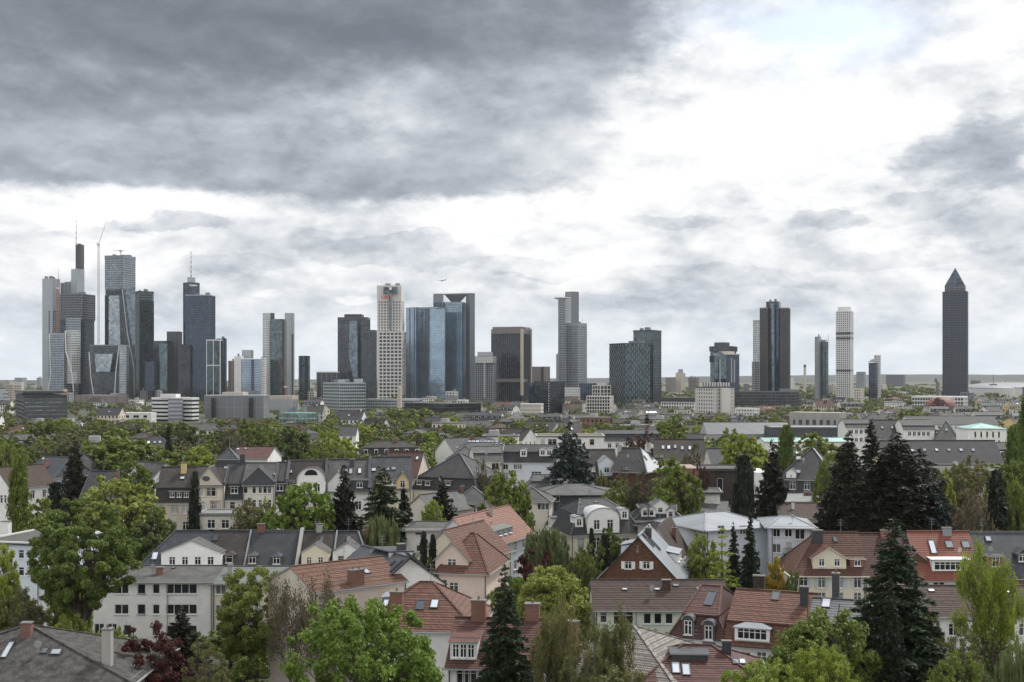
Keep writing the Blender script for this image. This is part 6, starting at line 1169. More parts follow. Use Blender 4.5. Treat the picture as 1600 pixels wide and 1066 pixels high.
h = H('gabled_house', 'brown-tiled house with cream wall directly left of the dark pines', 'house', 1222, 1312, 232, 12, 808, 786, 'gable', 'stucco_cream', 'tile_brown', rot=-2); h.win(822, [1245, 1290], 1.2, 1.4, 2).build(); h.chimney(1239, 795, .5, .5, 1.3, 'stucco_white', 'f', 0).chimney(1284, 790, 1.4, .6, .6, 'zinc_dark', 'f', 0)
# centre red roofs
h = H('gabled_house', 'pale house gable with flat dark roof behind the pink house', 'house', 633, 738, 203, 10, 826, 815, 'hip', 'stucco_white', 'felt', ov=.5, ridge=8); h.win(834, [654], 1.2, .5, 1, 0).win(857, [656], 1.2, 1.1, 1, 0).build(); h.chimney(712, 824, .8, .8, 1.0, 'brick', 'f', 0)
h = H('gabled_house', 'pink corner house with rounded red-tiled gable and one shuttered window', 'house', 684, 760, 170, 13, 893, 832, 'hip', 'stucco_pink', 'tile_red', rot=-12, ridge=.6, Dr=177, course=.38, ov=.45)
h.win(918, [709], 1.3, 1.4, 2).win(914, [694], .9, 1.5, 1).win(945, [709, 741], 1.4, 1.6, 2).grid('r', 4, [6.2, 3.0], 1.1, 1.5).build(); h.dormer('f', [(706, 891)], 4.8, 1.6, 'gable', flush=-.9, wall='stucco_pink', rm='tile_red', win=(1.3, 1.2, 2), rise=2.4, winz=.4, ov=.35)
h = H('terraced_house', 'orange-tiled row house with cream front receding behind the pink corner house', 'house', 758, 778, 188, 9.5, 866, 822, 'gable', 'stucco_cream', 'tile_orange', rot=66, course=.4, wm=14, Dr=189); h.grid('f', 4, [h.ze - 2.4, h.ze - 5.6, 1.0], 1.1, 1.6).grid('l', 2, [6], 1.1, 1.5).build(); h.skylight('l', [(752, 838)], .7, 1.4) if 'l' in h.S else None
h = H('terraced_house', 'row house with pink-orange tiles, solar strips and green-grey front roof', 'house', 780, 806, 207, 9.5, 843, 802, 'gable', 'stucco_blue', 'tile_pink', rot=66, course=.4, wm=22, Dr=206); h.grid('f', 5, [h.ze - 2.4, h.ze - 5.6, 1.0], 1.1, 1.6).grid('l', 2, [6], 1.1, 1.5).build(); h.dormer('f', [(786, 838)], 8, 1.3, 'flat', wall='zinc', rm='slate_green', win=(.9, .7, 1), nwin=4, rise=.5).chimney(768, 806, .7, .7, 1.5, 'stone_trim', 'f', 2)
h = H('gabled_house', 'dark red-brown steep roof with beige chimney at the far end of the receding row', 'house', 800, 820, 226, 11, 835, 800, 'gable', 'stucco_warm', 'tile_brown', rot=66, course=0, wm=9).build()
h = H('gabled_house', 'orange-brown tiled house with tall beige side wall behind the bare twiggy trees', 'house', 540, 590, 146, 11, 915, 872, 'gable', 'stucco_beige', 'tile_orange', rot=40, course=.38, ov=.3, wm=13, Dr=153).build(); h.chimney(556, 912, 1.8, 1.0, 1.6, 'brick', 'f', 2).skylight('f', [(572, 893)], .9, 1.2)
h = H('modern_house', 'dark metal-roofed modern house with long roof lights and white dormers', 'house', 590, 690, 152, 13, 915, 860, 'gabley', 'stucco_white', 'zinc_dark', rot=34, ov=.3, wm=10, Dr=158, fascia='dark_trim'); h.build(); h.skylight('l', [(600, 893), (612, 892), (622, 889)], .35, 4.0).dormer('r', [(682, 918)], 5, 2.0, 'flat', wall='white_trim', rm='zinc_dark', win=(1.0, 1.5, 1), nwin=3, rise=.2).chimney(627, 875, 1.0, .8, 2.0, 'slate_wall', 'r', 0).skylight('r', [(652, 880), (660, 888), (646, 873)], .8, 2.6, 'roof_glass')
h = H('hipped_house', 'broad terracotta hipped roof with tall brick chimney and two roof windows', 'house', 560, 742, 133, 13, 982, 908, 'hip', 'stucco_white', 'tile_red', rot=-6, ridge=1.5, Dr=140, course=.38, ov=.5); h.build(); h.chimney(620, 952, 1.4, 1.0, 1.9, 'brick', 'f', 1).skylight('f', [(679, 944)], .95, 1.5).skylight('f', [(657, 946)], 1.0, 1.6, 'solar_glass').skylight('f', [(603, 943)], .7, 1.3).dormer('l', [(578, 936)], 3.0, 1.3, 'flat', wall='zinc', rm='zinc', win=(1.0, 1.0, 1), nwin=2, rise=.2)
h = H('mansard_house', 'maroon-tiled house with white triple window dormer left of the near spruce', 'house', 700, 850, 122, 12, 1040, 963, 'gable', 'stucco_white', 'tile_maroon', rot=-7, course=.36, Dr=129, ov=.5); h.win(1057, [723, 735], 1.3, 1.6, 2).win(1050, [840], 1.6, 1.8, 3).build(); h.dormer('f', [(724, 1032)], 2.7, 1.9, 'flat', wall='white_trim', rm='tile_maroon', win=(.68, 1.4, 2), nwin=3, gap=.78, rise=.5).chimney(748, 967, 1.5, .9, 1.9, 'brick', 'f', 1).chimney(832, 965, 1.5, 1.0, 1.4, 'brick', 'f', 1)
h = H('pyramid_house', 'house with pale tiled pyramid roof behind bare branches near the bottom centre', 'house', 858, 1022, 122, 15, 1052, 962, 'hip', 'stucco_white', 'tile_pale', rot=-30, ridge=.4, course=.36, Dr=134, wm=15.5, ov=.5); h.build(); h.chimney(893, 998, 1.4, .9, 1.8, 'brick', 'f', 1).skylight('f', [(872, 1010)], .6, 1.2)
# left side houses
h = H('apartment_house', 'white flat-roofed house with roof terrace furniture at the left edge', 'apartment building', -30, 75, 193, 14, 851, None, 'flat', 'stucco_blue', 'felt', rot=-14, fascia='white_trim', ov=.5); h.win(866, [20, 33, 46, 60], 1.0, 1.4, 1).win(893, [20, 33, 46, 60], 1.0, 1.4, 1).grid('r', 4, [h.ze - 2.6, h.ze - 5.6], 1.1, 1.4).build(); h.chimney(10, 826, 1.4, 1.0, 1.2, 'stucco_white', None, 0)
h = H('gabled_house', 'blue-slate roofed house with small white porch gable at left', 'house', 32, 84, 292, 14, 745, 714, 'hip', 'stucco_blue', 'slate_blue', rot=-20, ridge=8); h.win(757, [50, 62], 1.2, 1.9, 2).grid('r', 3, [h.ze - 2.5, h.ze - 5.8], 1.2, 1.7).build(); h.skylight('f', [(47, 716), (68, 717)], .8, 1.0).chimney(37, 722, .8, .8, 1.8, 'brick', 'f', 1)
h = H('terraced_house', 'grey-roofed turreted house with beige bays left of the big green tree', 'house', 76, 108, 300, 13, 748, 708, 'hip', 'stucco_beige', 'slate_grey', rot=-30, ridge=3); h.grid('f', 3, [h.ze - 2.6, h.ze - 6], 1.2, 2.0, surround='stone_trim').grid('r', 3, [h.ze - 2.6, h.ze - 6], 1.2, 2.0).build(); h.dormer('f', [(86, 741)], 2.0, 2.0, 'gable', win=(1.1, 1.4, 2)); h.dormer('r', [(104, 738)], 1.4, 1.6, 'gable', win=(.9, 1.2, 1))
h = H('gabled_house', 'white curved-gable house half cut off at the left edge', 'house', -25, 14, 268, 12, 760, 728, 'gabley', 'stucco_white', 'tile_brown', rot=-30, wm=9); h.win(780, [8, 2], .9, 1.8, 1).grid('r', 3, [h.ze - 3], 1.0, 1.8).build()
h = H('gabled_house', 'charcoal-roofed house with slim red chimney among the trees at left', 'house', 128, 192, 276, 11, 776, 736, 'hip', 'stucco_white', 'slate_dark', rot=10, ridge=7, Dr=281).build(); h.chimney(184, 752, .6, .6, 2.6, 'brick', 'f', 0)
h = H('gabled_house', 'grey tiled house with white lattice dormer behind the slim red chimney', 'house', 172, 228, 292, 12, 758, 722, 'gable', 'stucco_white', 'slate_grey', rot=-38, wm=13).build(); h.dormer('f', [(206, 745)], 3.0, 2.0, 'gable', wall='white_trim', win=(.8, 1.3, 2), nwin=2)
h = H('turreted_house', 'house with dark pointed turret roof behind the long terrace', 'house', 348, 362, 325, 5.5, 716, 700, 'hip', 'slate_wall', 'slate_blue', ridge=0, wm=5.4, ov=.4).build(); m = MB(); m.tube((0, 0, h.zr - .2), (0, 0, h.zr + 2.6), .12, .03, 6); m.obj('finial', 'zinc', h.root)
h = H('terraced_house', 'dark red-brown roofed house with curved white gables behind the turret', 'house', 360, 418, 345, 12, 715, 698, 'gable', 'stucco_white', 'tile_maroon', rot=-8).build(); h.skylight('f', [(372, 702), (384, 701)], .9, .9)
h = H('garden_house', 'long white single-storey annexe behind the slate row, half hidden by shrubs', 'annexe', 312, 428, 222, 7, 806, None, 'flat', 'stucco_warm', 'felt_pale', ov=.25, rot=3); h.win(819, [330, 352, 372, 395, 415], 1.4, 1.6, 2).build()
# parked cars
def car(label, x, y, D, rz, paint):
    plain('paint_' + paint[0], paint[1], .25, .3, var=.03) if 'paint_' + paint[0] not in MATS else None
    t = thing('parked_car', label, 'car', (WX(x, D), D, 0.1), R(rz)); m = MB()
    P = [(-2.2, .35), (-2.15, .8), (-1.5, .95), (-.9, 1.42), (.8, 1.45), (1.5, .98), (2.2, .85), (2.25, .4)]
    m.ext([(a, -.85, b) for a, b in P], (0, 1.7, 0)); m.obj('body', 'paint_' + paint[0], t)
    g = MB(); g.ext([(-1.38, -.87, .98), (-.85, -.87, 1.36), (.75, -.87, 1.38), (1.35, -.87, .99)], (0, 1.74, 0)); g.obj('window', 'pane_dark', t)
    for a in (-1.4, 1.4):
        for b in (-.9, .72): w = MB(); w.tube((a, b, .32), (a, b + .18, .32), .32, .32, 14); w.obj('wheel', 'black_metal', t)
car('silver parked car glimpsed left of the shuttered brown gable house', 927, 898, 186, 12, ('silver', (.4, .42, .44)))
car('dark parked car behind the silver one left of the shuttered brown gable', 936, 905, 193, 14, ('dark', (.03, .035, .04)))
# broad roofs and buildings beyond, each at its place
def far_roof(label, xl, xr, D, W, ye, yr, roof='gable', wall='stucco_warm', rm='slate_dark', rot=0, nx=6, name='apartment_house', cat='apartment building', rows=2, sky=0, **k):
    h = H(name, label, cat, xl, xr, D, W, ye, yr, roof, wall, rm, rot=rot, deep=False, **k)
    h.grid('f', nx, [h.ze - 2.5 - 3.1 * i for i in range(rows) if h.ze - 2.6 - 3.1 * i > .5], 1.2, 1.6); h.build()
    for i in range(sky):
        if 'f' in h.S: h.skylight('uf' if 'uf' in h.S else 'f', [(xl + (xr - xl) * (.2 + .6 * (i + .5) / sky), (ye + yr) / 2 - 2)], 1.1, 1.3)
    return h
h = far_roof('long slate-roofed school building behind the dark pines', 1378, 1568, 390, 14, 722, 688, rot=2, wall='stucco_cream', rm='slate_dark', nx=14, sky=6)
far_roof('white house front with grey roof, left one of two before the long slate school', 1322, 1362, 470, 12, 668, 655, 'mansard', 'stucco_white', 'slate_dark', nx=4, ym=662); far_roof('white house front with grey roof, nearer the teal-roofed white building', 1412, 1460, 470, 13, 671, 656, 'mansard', 'stucco_white', 'slate_dark', nx=5, ym=665)
far_roof('broad dark slate roof joining the two white fronts', 1360, 1412, 476, 14, 684, 656, 'gable', 'stucco_white', 'slate_dark', sky=2, rot=0); far_roof('dark pyramid slate roof left of the teal-roofed white building', 1458, 1500, 465, 15, 690, 657, 'hip', 'stucco_white', 'slate_grey', sky=1, rot=-20)
far_roof('long black roofed row behind the white fronts on the right', 1420, 1560, 560, 13, 662, 650, 'gable', 'stucco_white', 'slate_dark', nx=12)
h = H('apartment_house', 'white block with shallow teal copper roof at right', 'apartment building', 1512, 1573, 440, 16, 669, 661, 'hip', 'stucco_white', 'copper_green', rot=-6, ov=.3, deep=False); h.grid('f', 5, [h.ze - 3.5, h.ze - 6.6], .7, 2.2, 1, 0).build()
h = H('sports_hall', 'very long blue-grey metal hall roof right of the cream flats', 'hall', 1105, 1238, 560, 22, 678, 660, 'gable', 'stucco_grey', 'zinc_dark', ov=.3, deep=False, fascia='zinc'); h.grid('f', 12, [h.ze - 4], 1.0, 2.6, 1, 0).build()
h = H('sports_hall', 'long blue-grey flat hall in front of the concrete school block', 'hall', 1205, 1320, 540, 20, 669, None, 'flat', 'zinc_dark', 'zinc', ov=.3, deep=False, rot=-3); h.grid('f', 12, [h.ze - 6.5], .8, 3.0, 1, 0).build()
h = H('low_hall', 'low teal-green roofed hall with white wall behind the tall poplar', 'hall', 1195, 1330, 440, 14, 690, 684, 'gable', 'stucco_white', 'copper_green', ov=.3, deep=False).build()
far_roof('big dark slate ridge roof left of the ribbed tower with white gable edge', 715, 770, 900, 18, 655, 645, 'gable', nx=8, rot=8); far_roof('dark roofed row right of the white gable edge below the black glass cube', 772, 832, 880, 18, 658, 649, 'gable', nx=8)
far_roof('grey long roof behind the middle treetops', 640, 738, 620, 14, 684, 669, nx=10, rm='slate_brown'); far_roof('grey terrace with party walls behind the middle treetops', 520, 640, 700, 13, 676, 664, nx=12, rm='slate_dark')
far_roof('white gabled house low among the trees left of centre', 530, 556, 500, 10, 679, 666, 'gable', 'stucco_white', nx=2)
far_roof('hipped roof covered in bright roof lights left of the pale blue block', 715, 795, 360, 14, 700, 684, 'hip', 'stucco_warm', 'slate_grey', sky=8, nx=6)
far_roof('white cubic penthouse building left of the cedar', 806, 830, 640, 12, 657, None, 'flat', 'stucco_white', 'felt', nx=3) if 0 else None
# ------------------------------------------------------------------ tree kinds at three sizes of leaf (near, middle, far)
SPEC = {
 'ash':    lambda s, q: broad(s, 16, 12, .40, q(56000), q(391, 1), 0.135 * q.k, 'leaf_green', 0.70, gaps=.36, top=.5, flat=.5, limbn=7, trunk=.38),
 'round':  lambda s, q: broad(s, 14, 11, .12, q(44000), q(323, 1), 0.135 * q.k, 'leaf_green', 0.78, gaps=.08, top=.52, flat=.62),
 'dark':   lambda s, q: broad(s, 14, 11, .12, q(40000), q(306, 1), 0.135 * q.k, 'leaf_dark', 0.78, gaps=.1, top=.55),
 'bright': lambda s, q: broad(s, 12, 11, .1, q(64000), q(646, 1), 0.126 * q.k, 'leaf_bright', 0.59, gaps=.0, top=.5, flat=.7),
 'yellow': lambda s, q: broad(s, 13, 11, .14, q(30000), q(340, 1), 0.135 * q.k, 'leaf_yellow', 0.67, gaps=.22, top=.55, flat=.75),
 'olive':  lambda s, q: broad(s, 13, 11, .14, q(26000), q(340, 1), 0.126 * q.k, 'leaf_olive', 0.70, gaps=.2, top=.55, flat=.7, bark='bark_pale'),
 'rust':   lambda s, q: broad(s, 12, 11, .14, q(22000), q(323, 1), 0.117 * q.k, 'leaf_rust', 0.70, gaps=.2, top=.55, flat=.7, bark='bark_pale'),
 'willow': lambda s, q: broad(s, 10, 10, .16, q(34000), q(255, 1), 0.117 * q.k, 'leaf_willow', 0.59, gaps=.05, top=.45, droop=2.4, flat=.7),
 'copper': lambda s, q: broad(s, 8, 9, .08, q(26000), q(221, 1), 0.117 * q.k, 'leaf_copper', 0.67, gaps=.08, top=.6, flat=.45),
 'redleaf':lambda s, q: broad(s, 11, 11, .14, q(26000), q(289, 1), 0.126 * q.k, 'leaf_red', 0.67, gaps=.12, top=.55),
 'gold':   lambda s, q: broad(s, 5, 4.5, .05, q(9000), q(153, 1), 0.090 * q.k, 'leaf_gold', 0.37, gaps=.1, top=.6, upright=.3),
 'shrub':  lambda s, q: broad(s, 5, 7, .03, q(16000), q(204, 1), 0.108 * q.k, 'leaf_dark', 0.59, gaps=.05, top=.7, flat=.7, trunk=.3),
 'shrubl': lambda s, q: broad(s, 5, 6, .03, q(14000), q(187, 1), 0.108 * q.k, 'leaf_yellow', 0.55, gaps=.08, top=.7, flat=.7, trunk=.3),
 'larch':  lambda s, q: conifer(s, 14, 8, q(22000), 'leaf_bright', .05, .15 * q.k, .8, .8, .05, .9),
 'spruce': lambda s, q: conifer(s, 18, 8.5, q(68000), 'needle_dark', .05, .22 * q.k, .5, .8, .30, 1.1),
 'spruceg':lambda s, q: conifer(s, 18, 9, q(66000), 'needle_green', .05, .21 * q.k, .5, .72, .28, 1.15),
 'yew':    lambda s, q: conifer(s, 13, 9, q(40000), 'needle_brown', .03, .235 * q.k, .4, .55, -.25, 1.1, .12),
 'pine':   lambda s, q: conifer(s, 20, 12, q(76000), 'needle_brown', .02, .30 * q.k, .45, .5, .12, 1.6, .34),
 'cedar':  lambda s, q: conifer(s, 15, 15, q(80000), 'needle_blue', .06, .26 * q.k, .6, .55, .02, 1.4, .2),
 'cypress':lambda s, q: column(s, 14, 3.2, q(16000), 'needle_dark', .14 * q.k, .03, .75),
 'thuja':  lambda s, q: column(s, 14, 6, q(30000), 'needle_dark', .16 * q.k, .02, .6),
 'poplar': lambda s, q: column(s, 18, 5, q(26000), 'leaf_green', .15 * q.k, .06, .5),
 'twig':   lambda s, q: twiggy(s, 14, 9, q(22000), 'leaf_olive', .115 * q.k),
 'airy':   lambda s, q: twiggy(s, 15, 9, q(21000), 'leaf_bright', .12 * q.k, 'bark', 4, .7),
 'twigb':  lambda s, q: twiggy(s, 12, 9, q(6000), 'leaf_rust', .10 * q.k),
}
class Q:
    def __init__(s, lod): s.l = lod; s.k = (1, 1.9, 3.1)[lod]
    def __call__(s, n, c=0): return int(n * ((1, .8, .4)[s.l] if c else (1, .25, .06)[s.l]))
PROTO = {}; WF = {'pine': 1.3, 'yew': 1.15, 'cedar': 1.15, 'spruce': 1.1, 'spruceg': 1.15}
NV = {0: 1, 1: 2, 2: 3}
def proto(kind, lod, v):
    v = v % NV[lod]
    if kind in ('twig', 'twigb', 'airy') and lod == 2: kind = 'rust' if kind == 'twigb' else 'olive'
    if (kind, lod, v) not in PROTO: PROTO[(kind, lod, v)] = SPEC[kind](sum(map(ord, kind)) + 31 * v + 7 * lod, Q(lod))
    return PROTO[(kind, lod, v)]
rt = random.Random(99)
CAT = {'shrub': 'shrub', 'shrubl': 'shrub', 'gold': 'shrub'}
NAME = {'spruce': 'spruce_tree', 'spruceg': 'fir_tree', 'yew': 'yew_tree', 'pine': 'pine_tree', 'cedar': 'cedar_tree', 'cypress': 'cypress_tree', 'thuja': 'conifer_tree', 'poplar': 'poplar_tree', 'willow': 'willow_tree', 'copper': 'maple_tree', 'larch': 'larch_tree', 'shrub': 'shrub', 'shrubl': 'shrub', 'gold': 'shrub'}
def tree(kind, label, x, yt, D, wpx, lod=None, v=0, rz=None, group=None, h=None):
    if kind == 'pine': lod = 0
    lod = lod if lod is not None else (0 if D < 172 else (1 if D < 430 else 2))
    c, t, (Hh, Ww) = proto(kind, lod, v)
    hh = h or ZH(yt, D); sz = hh / Hh; sx = wpx * D / F / Ww * WF.get(kind, 1.0)
    o = thing(NAME.get(kind, 'tree'), label, CAT.get(kind, 'tree'), (WX(x, D), D, 0), rz if rz is not None else rt.uniform(0, 6.28), group)
    for n, me in (('crown', c), ('trunk', t)): link(n, me, o, scale=(sx, sx, sz))
    OCC.append((WX(x, D), D, wpx * D / F * .36)); return o
TR = [  # kind, label, photo column, top row, distance, width in photo pixels [, variant]
 ('ash', 'tall spreading ash tree with bare forked trunk in front of the white three-storey block', 131, 782, 145, 158),
 ('bright', 'fresh green tree cut off by the left edge beside the ash', -6, 856, 150, 70), ('poplar', 'narrow dark green poplar near the left edge', 30, 712, 225, 34),
 ('yellow', 'yellow-green feathery tree behind the top of the ash', 182, 748, 222, 130), ('dark', 'dark bushy tree between the feathery tree and the terrace', 235, 795, 205, 75, 1),
 ('round', 'broad dark green tree below the left houses', 62, 782, 215, 60), ('thuja', 'blue-dark conifer by the blue-slate house', 88, 757, 240, 44), ('round', 'big rounded green tree mass behind the slim red chimney', 160, 684, 315, 125, 1),
 ('round', 'second rounded tree joined right of the big green mass', 238, 688, 325, 100), ('yew', 'dark conifer top poking out of the big green mass', 117, 700, 285, 44), ('bright', 'bright green round tree behind the dark-roofed end of the terrace', 316, 700, 330, 68),
 ('round', 'small green tree right of the white lattice dormer', 214, 712, 268, 60), ('bright', 'large dome-shaped fresh green tree in front of the terrace', 474, 757, 212, 108), ('yew', 'brown-black conifer right of the dome-shaped tree', 538, 748, 214, 62),
 ('spruceg', 'broad deep green fir in front of the ochre gables', 598, 744, 204, 92), ('spruce', 'darker fir half hidden right of the broad fir', 632, 775, 212, 50, 1), ('willow', 'pale green weeping tree above the right end of the pedimented row', 592, 812, 198, 66),
 ('cypress', 'thin black cypress in front of the beige gable-fronted house', 305, 740, 222, 23), ('olive', 'sparse green tree in front of the white stucco terrace house', 388, 782, 214, 70), ('shrubl', 'light green bush before the white stucco terrace house', 415, 790, 216, 46),
 ('bright', 'lime green round bush above the pale flat-roofed gable', 672, 785, 212, 50), ('yew', 'dark feathery conifer behind the lime green bush', 690, 764, 222, 76, 1), ('round', 'full green tree with reddish shoots left of the mansard villa', 797, 740, 224, 74, 1),
 ('cedar', 'wide blue-black cedar in front of the pale blue block', 890, 684, 272, 96), ('dark', 'dark green tree pair behind the brown-grey villa, left half', 952, 765, 238, 56), ('round', 'large dark green tree in the centre right', 1062, 718, 250, 70),
 ('larch', 'paler pointed tree in front of the large dark green tree', 1030, 722, 240, 62), ('thuja', 'tall dark columnar conifer by the modern dark house', 1162, 716, 232, 42), ('yew', 'black-green conifer right of the columnar one', 1207, 708, 240, 60),
 ('bright', 'pale chestnut in new leaf high behind the dark conifers', 1168, 681, 330, 84), ('poplar', 'dark narrow tree behind the slate pyramid villa', 1229, 666, 345, 31, 1), ('yellow', 'yellow-green tree left of the black pines', 1290, 712, 262, 40),
 ('round', 'green tree above the slate pyramid roof', 1284, 678, 350, 70), ('pine', 'leftmost of the tall black pines, broad at its foot', 1326, 698, 214, 76), ('spruce', 'highest pointed black conifer of the pine group', 1362, 678, 222, 84),
 ('pine', 'widest black pine in the middle of the pine group', 1402, 700, 216, 130, 1), ('pine', 'black pine with drooping right side', 1438, 722, 222, 100), ('cedar', 'blue-tinged cedar boughs right of the black pines', 1452, 748, 214, 84),
 ('yellow', 'bright yellow-green tree squeezed right of the black pines', 1476, 735, 222, 44), ('olive', 'olive tree with visible limbs right of the yellow-green one', 1512, 716, 240, 72), ('twigb', 'bare brown twiggy tree left of the pointed dark conifer', 1518, 765, 208, 66),
 ('cypress', 'pointed dark conifer standing alone near the right edge', 1557, 738, 212, 44), ('yellow', 'yellow leafed tree right of the pointed dark conifer', 1590, 752, 216, 50), ('round', 'soft green tree behind the pointed dark conifer', 1572, 722, 250, 60),
 ('poplar', 'tall poplar at the right edge rising above the roofs', 1603, 625, 260, 26), ('poplar', 'paler poplar left of the tall edge poplar', 1583, 668, 275, 28, 1),
 ('spruceg', 'huge dark spruce with wide lower boughs in the right foreground', 1398, 838, 128, 162), ('spruce', 'slim brownish spruce just before the huge spruce', 1392, 928, 118, 66), ('airy', 'light airy tree right of the huge spruce', 1546, 850, 141, 92), ('olive', 'grey-green bush under the airy tree', 1500, 985, 132, 90),
 ('bright', 'big vivid green maple at the bottom centre-left', 594, 945, 104, 222), ('spruceg', 'dark green fir at the bottom centre', 789, 908, 119, 98), ('round', 'dense green tree before the cream end house', 384, 890, 149, 112),
 ('twigb', 'tall bare twiggy tree before the orange-brown house', 512, 905, 131, 96), ('twigb', 'second bare twiggy tree left of the first', 458, 900, 137, 84), ('copper', 'dark purple-leaved maple at the lower left', 248, 978, 128, 128), ('yew', 'dark conifer bush behind the purple maple', 283, 962, 140, 84),
 ('olive', 'olive-green bushy tree right of the purple maple', 332, 1008, 124, 80), ('olive', 'rusty green tree above the bottom left roof', 44, 918, 146, 84), ('bright', 'green tree between the rusty one and the ash trunk', 108, 915, 152, 70), ('yellow', 'yellow-green bush above the weathered roof ridge', 100, 965, 138, 74),
 ('yellow', 'yellow-green bush by the concrete chimney', 182, 985, 135, 46), ('yellow', 'tall green-gold tree right of the centre fir', 868, 886, 160, 118), ('bright', 'small green tree left of the green-gold tree', 815, 905, 166, 46), ('twig', 'sparse olive tree with many stems in front of the pale pyramid roof', 868, 945, 116, 100),
 ('twig', 'bare many-stemmed tree right of the sparse olive tree', 958, 958, 118, 96), ('olive', 'low brown-green thicket at the bottom edge', 960, 1040, 108, 150), ('willow', 'grey-green weeping bush below the mansard villa', 856, 828, 206, 72), ('copper', 'dark red maple beside the cream receding row', 834, 860, 184, 66),
 ('shrub', 'dark green rounded shrub before the mansard villa', 915, 852, 200, 56), ('shrub', 'lower dark shrub by the parked cars', 905, 872, 186, 50, 1), ('thuja', 'ivy-dark column against the mansard villa wall', 924, 828, 206, 13), ('thuja', 'small round conifer against the mansard villa wall', 944, 838, 204, 22),
 ('yellow', 'lime green tree right of the shuttered brown gable', 1098, 836, 186, 58), ('larch', 'light green larch with level boughs beside the shuttered gable', 1128, 838, 175, 72), ('spruce', 'left of two dark spruces before the modern villa', 1146, 832, 184, 34, 1), ('spruce', 'right of two dark spruces before the modern villa', 1172, 818, 178, 42),
 ('gold', 'golden yellow shrub before the modern villa', 1212, 872, 182, 38), ('shrub', 'dark green bush right of the golden shrub', 1236, 893, 180, 28), ('cypress', 'left of two slim dark junipers by the pale gable', 662, 834, 176, 20), ('cypress', 'right of two slim dark junipers by the pale gable', 676, 838, 177, 20, 1), ('shrub', 'dark shrub joining the two slim junipers', 670, 875, 176, 38),
 ('yellow', 'broad yellow-green tree in front of the blue-grey metal roof', 1278, 957, 119, 148), ('bright', 'yellow-green canopy at the bottom edge below the red roof lights', 1172, 1036, 106, 140), ('bright', 'fresh green canopy at the bottom edge right of centre', 1290, 1022, 108, 110, 0), ('yellow', 'light bush at the bottom edge right of the huge spruce', 1490, 1022, 112, 84),
 ('olive', 'round olive-brown tree filling the gap before the pale pyramid roof', 905, 985, 110, 84), ('round', 'leafy tree between the pink house and the maroon roof', 778, 925, 152, 44), ('round', 'green tree below the long brown tiled roof, left of its windows', 985, 975, 150, 50), ('dark', 'dark green tree beside the right modern villa wing', 1262, 852, 200, 34), ('round', 'mid green tree between the slate house and the shuttered gable', 958, 826, 215, 40),
 ('willow', 'pale feathery tree in the bottom right corner', 1600, 1005, 112, 76), ('round', 'green tree behind the five-pane dormer house', 1012, 985, 146, 52), ('round', 'green bush before the mint green wall', 1042, 992, 150, 62), ('dark', 'dark bush below the mint green wall', 1070, 1005, 148, 34),
 ('dark', 'dark bush left of the airy tree', 1452, 955, 140, 50), ('shrub', 'shrub at the foot of the white three-storey block', 215, 985, 152, 50), ('redleaf', 'rust-red tree right of the cream grid building far off', 1468, 622, 1300, 26), ('redleaf', 'copper-red tree behind the metal-roofed timbered house', 1005, 675, 400, 54),
 ('round', 'large green tree behind the copper-red tree', 1046, 649, 520, 60), ('yellow', 'yellow-green tree right of the large mid green tree', 1142, 670, 440, 40), ('dark', 'dark tree behind the black glass cube', 808, 658, 560, 32), ('rust', 'twiggy brown tree before the brown roof with bright lights', 1078, 695, 300, 50), ('twigb', 'bare brown tree before the pale balconied house', 762, 720, 262, 46),
 ('olive', 'brownish olive tree below the timbered house', 968, 742, 262, 50), ('rust', 'budding brown tree against the dark brick wall by the bright metal roof', 1000, 738, 256, 56), ('olive', 'olive crown below the cedar right', 940, 738, 270, 30), ('redleaf', 'small red-leaved tree by the dark modern house', 1096, 724, 262, 26), ('yellow', 'large olive crowns below the blue glass towers, left', 618, 638, 900, 38), ('yellow', 'large olive crowns below the blue glass towers, right', 656, 638, 905, 48),
 ('round', 'green tree in front of the grey terrace with party walls', 600, 672, 520, 64), ('dark', 'dark tree left of the grey long roof', 574, 676, 540, 34), ('yellow', 'yellow-green tree above the terrace middle', 516, 686, 360, 60), ('dark', 'dark green crown above the terrace middle', 460, 668, 400, 60), ('round', 'green crown above the terrace, left of the dark one', 398, 664, 420, 56),
 ('rust', 'brown-green crown above the dark-roofed terrace end', 362, 672, 400, 58), ('dark', 'big dark green crown left of the brown-green one', 300, 662, 450, 64), ('cypress', 'black pointed conifer above the big green mass', 263, 668, 380, 14), ('yellow', 'broad yellow-green crown at left middle', 182, 667, 470, 50), ('olive', 'olive crown left of the yellow-green one', 110, 680, 420, 80), ('dark', 'dark tree above the left houses', 62, 656, 480, 56), ('round', 'green crown at the left edge middle', 14, 690, 400, 60),
 ('yellow', 'yellow-green crown above the blue-slate house', 10, 690, 330, 40), ('yellow', 'pale crown by the slate school', 1420, 640, 700, 40),
]
TT = []
for a in TR: TT.append(tree(a[0], a[1], *a[2:6], v=(a[6] if len(a) > 6 else 0)))
